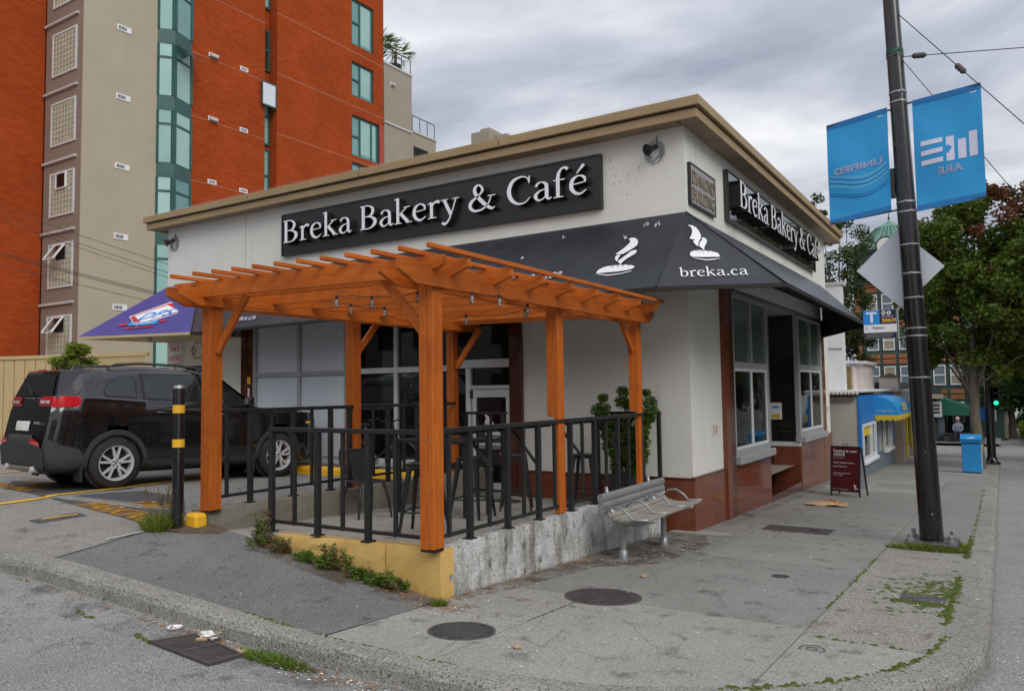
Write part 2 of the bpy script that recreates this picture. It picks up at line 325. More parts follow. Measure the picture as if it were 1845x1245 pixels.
M['banner_edge'] = mat('banner_edge', (.008,.14,.40), (.012,.17,.45), 2, .65)
M['banner_light'] = mat('banner_light', (.06,.36,.66), (.075,.39,.69), 2, .65)
M['banner_print'] = mat('banner_print', (.60,.60,.76), (.66,.66,.81), 3, .65)
M['sign_back'] = mat('sign_back', (.56,.58,.66), (.63,.65,.72), 1.2, .45, metal=.15)
M['blue'] = mat('sign_blue', (.010,.22,.66), (.014,.26,.72), 3, .45)
M['navy'] = mat('sign_navy', (.010,.012,.055), (.014,.017,.07), 3, .45)
M['amber'] = mat('amber_print', (.85,.45,.02), (.95,.52,.03), 3, .5)
M['red'] = mat('red_paint', (.46,.015,.02), (.56,.02,.03), 3, .45)
M['maroon'] = mat('maroon_board', (.085,.007,.011), (.115,.010,.016), 1.3, .4)
M['soil'] = mat('soil', (.075,.05,.03), (.13,.09,.055), 12, .95, bump=(40,.6,.01))
M['paper'] = mat('kraft_paper', (.40,.26,.14), (.52,.35,.20), 5, .85, bump=(20,.3,.01))
M['litter'] = mat('litter', (.60,.58,.54), (.80,.79,.76), 9, .8)
M['litter_brown'] = mat('litter_brown', (.22,.10,.045), (.40,.22,.10), 9, .9)
M['shop_blue'] = mat('shop_blue', (.008,.15,.46), (.012,.18,.52), 2, .55)
M['shop_awning'] = mat('shop_awning', (.015,.24,.58), (.025,.29,.64), 2, .45)
M['shop_yellow'] = mat('shop_yellow', (.60,.42,.015), (.70,.50,.03), 3, .6)
M['shop_grey'] = mat('shop_grey', (.13,.165,.20), (.17,.205,.24), 2, .7)
M['shop_beige'] = mat('shop_beige', (.39,.365,.33), (.44,.415,.375), .8, .85, stain=(2,.6,.9,(.32,.30,.27),(1,1,.3)))
M['pink_stucco'] = mat('pink_stucco', (.52,.455,.43), (.59,.52,.49), 1.4, .9, stain=(2,.6,.8,(.40,.34,.32),(1,1,.3)))
M['old_brick'] = mat('old_brick', (.16,.12,.05), (.26,.20,.09), 8, .95, bump=(20,.8,.03))
M['cream'] = mat('cream_paint', (.50,.41,.31), (.57,.47,.36), 1.5, .85)
M['fence_wood'] = mat('fence_wood', (.49,.37,.185), (.56,.43,.225), 2, .75, stretch=(6,6,1))
M['vict_green'] = mat('vict_green', (.030,.062,.052), (.042,.08,.068), 2, .7)
M['vict_orange'] = mat('vict_orange', (.30,.115,.045), (.36,.14,.058), 2, .8)
M['copper'] = mat('copper_roof', (.10,.23,.185), (.15,.30,.245), 3, .7)
M['awning_green'] = mat('awning_green', (.008,.105,.062), (.012,.13,.078), 2, .6)
M['dark_wall'] = mat('dark_wall', (.028,.03,.028), (.045,.048,.045), 2, .8)
M['bark'] = mat('bark', (.11,.09,.068), (.20,.17,.135), 5, .95, bump=(14,.9,.03), stretch=(3,3,.8))
M['skin'] = mat('skin', (.40,.22,.15), (.46,.26,.18), 5, .6)
M['cloth'] = mat('cloth', (.20,.24,.33), (.25,.29,.38), 5, .9)
M['cloth_dark'] = mat('cloth_dark', (.03,.025,.03), (.05,.04,.05), 5, .9)
M['bulb'] = glassmat('bulb_glass', (.5,.5,.48), .72)
M['filament'] = mat('filament', (.70,.38,.10), (.8,.45,.14), 5, .5)
M['wire'] = mat('wire_black', (.010,.010,.011), (.016,.016,.017), 5, .6)
M['pot'] = mat('planter_black', (.012,.012,.012), (.02,.02,.02), 5, .6)
M['signal_green'] = mat('signal_green', (.02,.5,.35), (.03,.6,.42), 4, .3, emit=(.05,1,.7,.45))
M['brown_wood'] = mat('counter_wood', (.30,.16,.05), (.40,.22,.07), 5, .5)
def leafmat(name, c1, c2, c3=None, tr=.3):
    m = bpy.data.materials.new(name); m.use_nodes = True; nt = m.node_tree; b = nt.nodes['Principled BSDF']; L = nt.links.new
    g = nt.nodes.new('ShaderNodeNewGeometry'); tc = nt.nodes.new('ShaderNodeTexCoord')
    n1 = N(nt, 'ShaderNodeTexNoise', Scale=1.1, Detail=2.0); L(tc.outputs['Object'], n1.inputs['Vector'])
    ad = N(nt, 'ShaderNodeMath', _operation='ADD'); L(g.outputs['Random Per Island'], ad.inputs[0]); L(n1.outputs['Fac'], ad.inputs[1])
    ml = N(nt, 'ShaderNodeMath', _operation='MULTIPLY'); L(ad.outputs[0], ml.inputs[0]); ml.inputs[1].default_value = .5
    cr = ramp(nt, [(.2, c1), (.62, c2)] + ([(.78, c2), (.86, c3)] if c3 else [])); L(ml.outputs[0], cr.inputs[0]); L(cr.outputs[0], b.inputs['Base Color'])
    b.inputs['Roughness'].default_value = .55; b.inputs['Specular IOR Level'].default_value = .35
    t = nt.nodes.new('ShaderNodeBsdfTranslucent'); L(cr.outputs[0], t.inputs['Color'])
    ms = nt.nodes.new('ShaderNodeMixShader'); ms.inputs[0].default_value = tr; L(b.outputs[0], ms.inputs[1]); L(t.outputs[0], ms.inputs[2])
    L(ms.outputs[0], nt.nodes['Material Output'].inputs['Surface']); return m
M['leaf_maple'] = leafmat('leaf_maple', (.035,.066,.007), (.125,.172,.019), (.17,.08,.030))
M['leaf_red'] = leafmat('leaf_red', (.10,.045,.02), (.20,.075,.035))
M['leaf_dark'] = leafmat('leaf_dark', (.020,.042,.010), (.060,.098,.018))
M['leaf_birch'] = leafmat('leaf_birch', (.030,.055,.014), (.085,.115,.028))
M['leaf_bush'] = leafmat('leaf_bush', (.09,.15,.012), (.21,.27,.03), (.20,.17,.04))
M['leaf_yew'] = leafmat('leaf_yew', (.022,.060,.008), (.105,.18,.020))
M['leaf_palm'] = leafmat('leaf_palm', (.06,.11,.015), (.19,.25,.05))
M['grass'] = leafmat('grass_blade', (.07,.11,.010), (.21,.26,.035), (.30,.26,.10))
M['moss'] = mat('moss', (.055,.085,.010), (.13,.165,.022), 22, .95, bump=(60,1.,.02))
M['weed'] = leafmat('weed_leaf', (.045,.10,.012), (.15,.23,.03))
M['weed_dry'] = leafmat('weed_dry', (.08,.05,.03), (.20,.16,.07))
M['brick_line'] = mat('brick_line', (.42,.20,.12), (.48,.25,.16), 3, .9)
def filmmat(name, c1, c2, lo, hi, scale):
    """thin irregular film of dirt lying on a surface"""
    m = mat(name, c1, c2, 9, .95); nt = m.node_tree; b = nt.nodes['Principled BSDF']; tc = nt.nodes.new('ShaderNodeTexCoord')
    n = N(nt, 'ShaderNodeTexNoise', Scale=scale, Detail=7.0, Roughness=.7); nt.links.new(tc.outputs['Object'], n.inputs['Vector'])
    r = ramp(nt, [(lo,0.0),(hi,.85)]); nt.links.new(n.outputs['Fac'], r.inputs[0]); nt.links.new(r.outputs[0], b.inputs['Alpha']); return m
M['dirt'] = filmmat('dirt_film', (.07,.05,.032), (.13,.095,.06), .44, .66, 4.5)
M['grime'] = filmmat('grime_film', (.075,.072,.064), (.12,.115,.10), .46, .78, 2.4)
M['grime_light'] = filmmat('grime_spots', (.10,.097,.088), (.14,.135,.122), .56, .78, 4.0)
def brickmat():
    m = bpy.data.materials.new('red_brick'); m.use_nodes = True; nt = m.node_tree; b = nt.nodes['Principled BSDF']; L = nt.links.new
    tc = nt.nodes.new('ShaderNodeTexCoord'); sp = nt.nodes.new('ShaderNodeSeparateXYZ'); L(tc.outputs['Object'], sp.inputs[0])
    ad = N(nt, 'ShaderNodeMath', _operation='ADD'); L(sp.outputs['X'], ad.inputs[0]); L(sp.outputs['Y'], ad.inputs[1])
    cb = nt.nodes.new('ShaderNodeCombineXYZ'); L(ad.outputs[0], cb.inputs[0]); L(sp.outputs['Z'], cb.inputs[1])
    bt = nt.nodes.new('ShaderNodeTexBrick'); L(cb.outputs[0], bt.inputs['Vector'])
    bt.inputs['Scale'].default_value = 1; bt.inputs['Brick Width'].default_value = .28; bt.inputs['Row Height'].default_value = .094; bt.inputs['Mortar Size'].default_value = .009
    bt.inputs['Color1'].default_value = (.355,.050,.009,1); bt.inputs['Color2'].default_value = (.44,.072,.014,1); bt.inputs['Mortar'].default_value = (.29,.078,.030,1)
    n = N(nt, 'ShaderNodeTexNoise', Scale=.5, Detail=4.0); L(tc.outputs['Object'], n.inputs['Vector']); r = ramp(nt, [(.3,.82),(.7,1.0)]); L(n.outputs['Fac'], r.inputs[0])
    mi = nt.nodes.new('ShaderNodeMix'); mi.data_type = 'RGBA'; mi.blend_type = 'MULTIPLY'; mi.inputs['Factor'].default_value = 1; L(bt.outputs['Color'], mi.inputs[6]); L(r.outputs[0], mi.inputs[7])
    L(mi.outputs[2], b.inputs['Base Color']); b.inputs['Roughness'].default_value = .95; b.inputs['Specular IOR Level'].default_value = .1
    bp = nt.nodes.new('ShaderNodeBump'); bp.inputs['Strength'].default_value = .4; bp.inputs['Distance'].default_value = .01; bp.invert = True; L(bt.outputs['Fac'], bp.inputs['Height']); L(bp.outputs[0], b.inputs['Normal'])
    return m
M['brick'] = brickmat()

# ------------------------------------------------------------------ lettering
SER = {  # strokes: 'S' smooth / 'L' straight, points (x, y, thickness)
'B': (.60, [('L',[(.12,0,.09),(.12,.72,.09)]),('L',[(.03,.015,.03),(.24,.015,.03)]),('L',[(.03,.705,.03),(.24,.705,.03)]),('S',[(.12,.705,.03),(.30,.70,.035),(.42,.60,.075),(.40,.45,.08),(.28,.385,.03),(.12,.375,.03)]),('S',[(.12,.385,.03),(.34,.365,.04),(.48,.27,.09),(.475,.13,.09),(.33,.022,.035),(.12,.015,.03)])]),
'r': (.37, [('L',[(.12,0,.08),(.12,.46,.08)]),('L',[(.02,.013,.026),(.25,.013,.026)]),('L',[(.02,.415,.02),(.12,.455,.05)]),('S',[(.14,.34,.03),(.20,.43,.05),(.29,.465,.075),(.345,.42,.07)])]),
'e': (.45, [('L',[(.09,.265,.028),(.38,.30,.028)]),('S',[(.385,.29,.03),(.36,.42,.06),(.24,.475,.035),(.115,.40,.075),(.07,.24,.085),(.125,.085,.08),(.26,.01,.055),(.41,.095,.02)])]),
'k': (.53, [('L',[(.12,0,.08),(.12,.76,.08)]),('L',[(.02,.715,.02),(.12,.75,.05)]),('L',[(.02,.013,.026),(.23,.013,.026)]),('L',[(.14,.24,.03),(.39,.46,.035)]),('L',[(.30,.467,.026),(.48,.467,.026)]),('L',[(.21,.29,.085),(.43,.02,.085)]),('L',[(.36,.013,.026),(.54,.013,.026)])]),
'a': (.47, [('S',[(.09,.38,.06),(.13,.45,.05),(.23,.475,.035),(.325,.41,.075),(.34,.25,.08),(.34,.09,.08),(.385,.015,.05),(.455,.05,.02)]),('S',[(.33,.285,.025),(.18,.25,.04),(.075,.14,.08),(.13,.02,.05),(.24,.03,.03),(.33,.12,.025)])]),
'y': (.50, [('L',[(.11,.455,.08),(.285,.03,.08)]),('L',[(.02,.467,.026),(.21,.467,.026)]),('S',[(.43,.46,.03),(.31,.08,.03),(.22,-.13,.045),(.12,-.215,.07),(.05,-.165,.06)]),('L',[(.34,.467,.026),(.51,.467,.026)])]),
'&': (.76, [('S',[(.62,.36,.03),(.53,.15,.03),(.38,.025,.045),(.18,.015,.065),(.07,.13,.08),(.11,.28,.08),(.30,.42,.045),(.395,.56,.06),(.32,.70,.045),(.21,.66,.07),(.195,.52,.085),(.31,.33,.09),(.48,.13,.09),(.62,.02,.065),(.71,.05,.02)]),('L',[(.53,.37,.026),(.72,.37,.026)])]),
'C': (.63, [('S',[(.55,.56,.02),(.50,.67,.03),(.36,.715,.045),(.16,.63,.08),(.065,.40,.095),(.11,.17,.09),(.26,.02,.06),(.44,.015,.035),(.58,.14,.02)]),('L',[(.555,.52,.03),(.565,.71,.03)])]),
'f': (.36, [('S',[(.13,0,.08),(.13,.3,.08),(.14,.58,.075),(.215,.73,.05),(.31,.745,.06),(.36,.69,.07)]),('L',[(.03,.455,.03),(.29,.455,.03)]),('L',[(.03,.013,.026),(.25,.013,.026)])]),
'c': (.42, [('S',[(.36,.38,.06),(.27,.465,.04),(.15,.43,.065),(.07,.27,.085),(.11,.10,.085),(.23,.012,.055),(.38,.09,.02)])]),
'b': (.49, [('L',[(.11,.03,.08),(.11,.76,.08)]),('L',[(.01,.715,.02),(.11,.75,.05)]),('S',[(.11,.36,.025),(.23,.465,.045),(.38,.38,.08),(.405,.2,.085),(.32,.04,.055),(.19,.015,.03),(.11,.06,.03)])]),
'.': (.22, [('L',[(.06,.055,.11),(.16,.055,.11)])]),
'D': (.66, [('L',[(.12,0,.08),(.12,.72,.08)]),('S',[(.03,.705,.03),(.36,.70,.04),(.54,.57,.08),(.58,.36,.09),(.53,.14,.08),(.35,.02,.035),(.03,.015,.03)])]),
'I': (.28, [('L',[(.13,0,.08),(.13,.72,.08)]),('L',[(.04,.015,.03),(.22,.015,.03)]),('L',[(.04,.705,.03),(.22,.705,.03)])]),
'A': (.62, [('L',[(.06,.01,.035),(.31,.71,.035)]),('L',[(.31,.71,.085),(.56,.01,.085)]),('L',[(.15,.25,.03),(.46,.25,.03)])]),
'M': (.80, [('L',[(.11,0,.035),(.13,.71,.035)]),('L',[(.14,.71,.085),(.38,.03,.085)]),('L',[(.38,.03,.035),(.63,.71,.035)]),('L',[(.65,.71,.085),(.67,0,.085)])]),
'O': (.70, [('S',[(.34,.71,.04),(.12,.57,.085),(.07,.36,.09),(.12,.14,.085),(.34,.015,.04),(.56,.14,.085),(.61,.36,.09),(.56,.57,.085),(.34,.71,.04)])]),
'N': (.68, [('L',[(.11,0,.035),(.11,.71,.035)]),('L',[(.12,.70,.09),(.55,.02,.09)]),('L',[(.56,.01,.035),(.56,.71,.035)])]),
'U': (.64, [('S',[(.11,.71,.085),(.11,.35,.085),(.14,.10,.08),(.31,.015,.05),(.49,.10,.04),(.53,.35,.035),(.53,.71,.035)])]),
'L': (.52, [('L',[(.12,0,.08),(.12,.71,.08)]),('L',[(.04,.015,.03),(.46,.02,.04)])]),
'G': (.68, [('S',[(.55,.57,.03),(.36,.71,.045),(.16,.62,.08),(.07,.38,.09),(.13,.14,.085),(.32,.015,.05),(.55,.07,.05)]),('L',[(.56,.05,.08),(.56,.30,.08)])]),
}
SER['\u00e9'] = (.45, SER['e'][1] + [('L',[(.20,.54,.025),(.36,.745,.075)])])
def ribbon(kind, pts, sub=7):
    P = [np.array(p, float) for p in pts]
    if kind == 'S' and len(P) > 2:
        Q = []; closed = np.allclose(P[0][:2], P[-1][:2]); n = len(P)
        for i in range(n-1):
            p0 = P[i-1] if i > 0 else (P[-2] if closed else 2*P[0]-P[1]); p1 = P[i]; p2 = P[i+1]; p3 = P[i+2] if i+2 < n else (P[1] if closed else 2*P[-1]-P[-2])
            for k in range(sub):
                t = k/sub; Q.append(.5*((2*p1)+(-p0+p2)*t+(2*p0-5*p1+4*p2-p3)*t*t+(-p0+3*p1-3*p2+p3)*t**3))
        Q.append(P[-1]); P = Q
    Lf = []; Rt = []
    for i, p in enumerate(P):
        d = P[min(i+1,len(P)-1)][:2]-P[max(i-1,0)][:2]; d = d/(np.linalg.norm(d)+1e-9); nn = np.array([-d[1], d[0]])*max(p[2],.012)/2
        Lf.append(p[:2]+nn); Rt.append(p[:2]-nn)
    return Lf, Rt
def glyph_mb(mb, ch, O, U, V, size, depth, xs=1.0):
    """solid serif letter; strokes overlap, each a hair prouder than the last"""
    O, U, V = Vector(O), Vector(U), Vector(V); W = U.cross(V).normalized()
    for si, (kd, pts) in enumerate(SER[ch][1]):
        Lf, Rt = ribbon(kd, pts); n = len(Lf); d1 = depth + .0007*si; vs = []
        for lf, rt in zip(Lf, Rt):
            for p in (lf, rt):
                q = O + U*(p[0]*size*xs) + V*(p[1]*size); vs += [q, q + W*d1]
        fs = []
        for i in range(n-1):
            a = 4*i; b = a+4
            fs += [(a+1,a+3,b+3,b+1),(a,b,b+2,a+2),(a,a+1,b+1,b),(a+2,b+2,b+3,a+3)]
        fs += [(0,2,3,1),(4*n-4,4*n-3,4*n-1,4*n-2)]
        mb.add(vs, fs)
    return SER[ch][0]*size*xs
def serif_width(text, size, xs=1.0, space=.26, track=0): return sum((SER[c][0] if c != ' ' else space)*size*xs + track*size for c in text)
def serif_text(text, O, U, V, size, depth, m, parent, name='letter', xs=1.0, space=.26, join=False, track=0, edge=None):
    x = 0; O = Vector(O); U = Vector(U); mb = MB(); edge_mb = MB()
    for ch in text:
        if ch == ' ': x += space*size*xs; continue
        if not join: mb = MB()
        x += glyph_mb(mb, ch, O + U*x, U, V, size, depth, xs) + track*size
        if not join: mb.build(name, m, parent)
    if join: mb.build(name, m, parent)
_txt_cache = {}
def sans(text, O, U, V, size, m, parent, name='lettering', depth=.002, align='LEFT', shear=0, xs=1.0, bold=0.0, mirror=False):
    """flat sans lettering as a thin solid"""
    key = (text, depth/size, align, shear, bold)
    if key not in _txt_cache:
        cu = bpy.data.curves.new('txt', 'FONT'); cu.body = text; cu.size = 1; cu.align_x = align; cu.shear = shear; cu.extrude = depth/size/2; cu.offset = bold; cu.resolution_u = 3
        ob = bpy.data.objects.new('txt', cu); me = bpy.data.meshes.new_from_object(ob)
        _txt_cache[key] = ([tuple(v.co) for v in me.vertices], [tuple(p.vertices) for p in me.polygons])
        bpy.data.objects.remove(ob); bpy.data.curves.remove(cu); bpy.data.meshes.remove(me)
    vs, fs = _txt_cache[key]; O, U, V = Vector(O), Vector(U), Vector(V); W = U.cross(V).normalized()
    if mirror: U2 = -U
    else: U2 = U
    mb = MB(); mb.add([O + U2*(a*size*xs) + V*(b*size) + W*(c*size + depth/2) for a,b,c in vs], [f[::-1] for f in fs] if mirror else fs)
    return mb.build(name, m, parent)

# ================================================================== GROUND
def gB(y):
    y = max(y, -8)
    if y < 5.5: return -.05*y
    if y < 45: return -.275-.031*(y-5.5)
    return -.275-.031*39.5+.004*(y-45)
def gL(y):
    if y < .3: return max(.1, .44+.115*(y-.3))
    return max(.0, .44-.03*(y-.3))
def g(x, y):
    w = min(1, max(0, -x/3.3)); return (1-w)*gB(y)+w*gL(y)
def frange(a, b, d):
    n = max(1, int(round((b-a)/d))); return [a+(b-a)*i/n for i in range(n+1)]
def sheet(name, xs, ys, zo, m, parent=None, kind='structure', zf=None):
    zf = zf or g; nx, ny = len(xs), len(ys)
    mb = MB(); mb.v = [(x, y, zf(x,y)+zo) for y in ys for x in xs]
    mb.f = [(j*nx+i, j*nx+i+1, (j+1)*nx+i+1, (j+1)*nx+i) for j in range(ny-1) for i in range(nx-1)]
    return mb.build(name, m, parent, kind=kind)
def drape(name, poly, zo, m, parent=None, kind='structure', step=.5, thick=0.0, zf=None, mb=None):
    """polygon draped on the ground, cut into cells so that it follows the fall of the land"""
    zf = zf or g; own = mb is None; mb = mb or MB()
    xs = [p[0] for p in poly]; ys = [p[1] for p in poly]
    def clip(P, ax, v, keep_gt):
        o = []
        for i in range(len(P)):
            a, b = P[i], P[(i+1)%len(P)]; ia = (a[ax] >= v) == keep_gt or a[ax] == v; ib = (b[ax] >= v) == keep_gt or b[ax] == v
            if ia: o.append(a)
            if ia != ib:
                t = (v-a[ax])/(b[ax]-a[ax]); o.append((a[0]+(b[0]-a[0])*t, a[1]+(b[1]-a[1])*t))
        return o
    gx = frange(min(xs), max(xs), step); gy = frange(min(ys), max(ys), step)
    for i in range(len(gx)-1):
        for j in range(len(gy)-1):
            P = poly
            for ax, v, kg in ((0,gx[i],True),(0,gx[i+1],False),(1,gy[j],True),(1,gy[j+1],False)):
                P = clip(P, ax, v, kg)
                if len(P) < 3: break
            if len(P) >= 3:
                A = sum(P[k][0]*P[(k+1)%len(P)][1]-P[(k+1)%len(P)][0]*P[k][1] for k in range(len(P)))
                if abs(A) < 1e-7: continue
                if A < 0: P = P[::-1]
                mb.quad(*[(x, y, zf(x,y)+zo) for x,y in P])
    if thick:
        n = len(poly)
        for k in range(n):
            a, b = poly[k], poly[(k+1)%n]; mb.quad((*a, zf(*a)+zo),(*b, zf(*b)+zo),(*b, zf(*b)+zo-thick),(*a, zf(*a)+zo-thick))
    if own: return mb.build(name, m, parent, kind=kind)
R_DROP = -.135
sheet('ground', [-900,-200,-60,60,200,900], [-900,-200,-60,60,140,400,1200], 0, M['asphalt'], zf=lambda x,y: -2.6 if y < 120 else -2.6)
sheet('road', frange(-70,-8,4)+frange(-7,5,.5)+frange(6,70,4), frange(-70,-9,4)+frange(-8,6,.5)+frange(7,45,2)+frange(50,160,8), R_DROP, M['asphalt'])
# parking lot
sheet('parking_lot', frange(-45,-6,3)+frange(-5.5,-3.35,.43), frange(-1.366,.3,.2)+frange(.8,24,1.6), -.004, M['asphalt_lot'])
sheet('patio_floor', frange(-3.12,.0,.4), frange(.0,5.5,.5), 0, M['patio'], zf=lambda x,y: .30-.045*y)
drape('asphalt_patch', [(-3.50,-1.366),(.02,-1.366),(.03,-.44),(-.0,-.02),(-2.05,-.02),(-2.2,.02),(-3.05,.02),(-3.05,-.25),(-3.48,-.42)], .002, M['asphalt_patch'])
drape('lot_seam', [(-3.51,-1.366),(-3.485,-1.366),(-3.465,-.42),(-3.49,-.42)], .004, M['hole'])
drape('dirt_patch', [(-3.52,-.45),(-3.05,-.30),(-2.75,-.12),(-2.8,.03),(-3.45,.03)], .006, M['soil'], step=.2)
# kerb: separate cast lengths round the corner
kerb = bpy.data.objects.new('kerb', None); COL.objects.link(kerb); kerb['kind'] = 'structure'
def kerb_path():
    P = [(-30+i*.25, -1.56) for i in range(int(31.25/.25))]
    P = [(x,y) for x,y in P if x < 1.2]
    for k in range(25):
        a = -math.pi/2 + math.pi/2*k/24; P.append((1.25+2.70*math.cos(a), 1.14+2.70*math.sin(a)))
    P += [(3.95, 1.14+.3*(i+1)) for i in range(86)]
    for k in range(1,9):
        a = math.pi/2*k/8; P.append((1.35+2.6*math.cos(a), 27.0+2.6*math.sin(a)))
    return P
KP = kerb_path()
def kerb_piece(pts, wd):
    mb = MB(); n = len(pts); prof = [(0,-.16),(.010,-.045),(.030,-.012),(.06,.0),(.5,.004),(1.0,.003)]
    for i, (p, w_) in enumerate(zip(pts, wd)):
        a = Vector(pts[max(i-1,0)]); b = Vector(pts[min(i+1,n-1)]); d = (b-a).normalized(); nn = Vector((-d.y, d.x))
        for k, (o, z) in enumerate(prof):
            o2 = o if k < 4 else w_*o; q = Vector(p) + nn*(o2 + (random.uniform(-.009,.009) if k < 4 else 0))
            mb.v.append((q.x, q.y, g(q.x,q.y)+z + (random.uniform(-.006,.006) if 0 < k < 5 else 0)))
    m = len(prof)
    for i in range(n-1):
        for k in range(m-1): mb.f.append((i*m+k,(i+1)*m+k,(i+1)*m+k+1,i*m+k+1))
    mb.f.append(tuple(range(m))); mb.f.append(tuple((n-1)*m+k for k in range(m))[::-1])
    return mb
def resample(P, step):
    o = [P[0]]; acc = 0
    for a, b in zip(P, P[1:]):
        l = math.dist(a,b)
        while acc + l >= step:
            t = (step-acc)/l; a = (a[0]+(b[0]-a[0])*t, a[1]+(b[1]-a[1])*t); o.append(a); l = math.dist(a,b); acc = 0
        acc += l
    return o
KR = resample(KP, .12); seg = 21; i = 0
while i < len(KR)-4:
    pts = KR[i:i+seg+1]
    wd = [.20 if p[0] < 1.2 else .20+.07*min(1,(p[0]-1.2)/1.5) for p in pts]
    if len(pts) > 2:
        a, b = pts[-2], pts[-1]; pts[-1] = (b[0]-(b[0]-a[0])*.06, b[1]-(b[1]-a[1])*.06)
        kerb_piece(pts, wd).build('kerb_stone', M['kerb'], kerb)
    i += seg
# pavement: dirt-filled base with poured slabs on it
def inner_poly(y1):
    P = []
    for k in range(13):
        a = -math.pi/2 + math.pi/2*k/12; P.append((1.25+2.44*math.cos(a), 1.14+2.50*math.sin(a)))
    P += [(3.69, y1)]
    return P
walk_in = [(.03,-1.36)] + inner_poly(29.4) + [(.03,29.4)]
sidewalk = drape('sidewalk', walk_in, -.012, M['joint'], step=.6)
def clip_convex(P, Q):
    for i in range(len(Q)):
        a, b = Q[i], Q[(i+1)%len(Q)]; o = []
        for k in range(len(P)):
            p, q = P[k], P[(k+1)%len(P)]
            sp = (b[0]-a[0])*(p[1]-a[1])-(b[1]-a[1])*(p[0]-a[0]); sq = (b[0]-a[0])*(q[1]-a[1])-(b[1]-a[1])*(q[0]-a[0])
            if sp >= 0: o.append(p)
            if (sp >= 0) != (sq >= 0): t = sp/(sp-sq); o.append((p[0]+(q[0]-p[0])*t, p[1]+(q[1]-p[1])*t))
        P = o
        if len(P) < 3: return []
    return P
def slab(x0, y0, x1, y1, m, gap=.0045):
    P = clip_convex([(x0+gap,y0+gap),(x1-gap,y0+gap),(x1-gap,y1-gap),(x0+gap,y1-gap)], walk_in)
    if P: drape('paving_slab', P, 0, m, sidewalk, kind=None, step=.5, thick=.03)
def vmat(base, k):
    return M[base]
for x0,y0,x1,y1,m in [(.03,-1.36,.98,-.23,'slab'),(.98,-1.36,2.80,.84,'slab'),(.03,-.23,.98,.84,'slab'),(2.80,-1.0,3.69,.62,'slab'),
    (.03,.84,1.06,3.6,'slab_dark'),(1.06,.84,2.80,3.6,'slab_dark'),(2.80,.62,3.69,2.15,'slab_moss'),(2.80,2.15,3.69,3.9,'slab_moss'),(2.80,3.9,3.69,5.6,'slab_moss'),
    (.03,3.6,1.06,5.3,'slab_dark'),(1.06,3.6,2.80,6.2,'slab_dark'),(.32,5.3,1.06,8.3,'slab_dark'),(1.06,6.2,2.80,9.0,'slab_dark'),(2.80,5.6,3.69,9.0,'slab_dark'),
    (.32,8.3,1.06,10.9,'slab_dark'),(1.06,9.0,2.80,11.4,'slab_dark'),(2.80,9.0,3.69,11.4,'slab_dark'),(.32,10.9,1.06,13.2,'slab_dark'),(1.06,11.4,3.69,13.2,'slab_dark'),
    (.32,13.2,2.9,14.0,'slab'),(2.9,13.2,3.69,16.4,'slab_dark'),(.32,14.0,1.5,15.3,'slab'),(1.5,14.0,2.9,15.3,'slab_dark'),(.32,15.3,2.9,16.4,'slab'),(.32,16.4,3.69,19.5,'slab_dark'),(.93,19.5,3.69,23,'slab'),(.93,23,3.69,26.4,'slab_dark'),(.93,26.4,3.69,29.3,'slab')]:
    slab(x0,y0,x1,y1,M[m])
drape('concrete_pad', [(.03,5.22),(.75,5.22),(.95,5.45),(.75,5.62),(.03,5.62)], .006, M['patio'], step=.3)
# far side of the crossing
sheet('far_pavement', frange(-60,4.0,4), frange(44.6,150,6), .02, M['slab'])
sheet('cross_walk_left', [-60,-20,.6], [29.2,31.6], .01, M['slab'])
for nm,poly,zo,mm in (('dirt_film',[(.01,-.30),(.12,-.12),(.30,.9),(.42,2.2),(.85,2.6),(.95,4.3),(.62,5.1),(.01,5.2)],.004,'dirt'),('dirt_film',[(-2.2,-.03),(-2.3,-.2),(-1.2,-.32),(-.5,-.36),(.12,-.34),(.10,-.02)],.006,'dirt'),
    ('grime_film',[(-30,-1.58),(-30,-1.95),(-3,-1.95),(1.4,-1.9),(1.4,-1.58)],R_DROP+.004,'grime'),
    ('grime_film',[(-30,-2.6),(1,-2.5),(1.2,-2.0),(-30,-2.0)],R_DROP+.006,'grime_light'),
    ('grime_film',[(.35,5.6),(.62,5.6),(.62,16),(.35,16)],.005,'grime'),('grime_film',[(.05,-1.3),(2.6,-1.0),(3.6,.6),(3.65,6),(2.2,9),(.7,9),(.5,3),(.06,.3)],.007,'grime_light'),('grime_film',[(-3.4,-1.3),(0,-1.3),(0,-.4),(-3.3,-.5)],.007,'grime_light'),('grime_film',[(-3.1,.1),(-.2,.1),(-.2,5.3),(-3.1,5.3)],.004,'grime_light'),
    ('grime_film',[(-12,-1.3),(-3.6,-1.3),(-3.6,5.3),(-12,5.3)],.010,'grime_light')):
    drape(nm, poly, zo, M[mm], step=.5, zf=(lambda x,y: .30-.045*y) if nm == 'grime_film' and poly[0] == (-3.1,.1) else None)
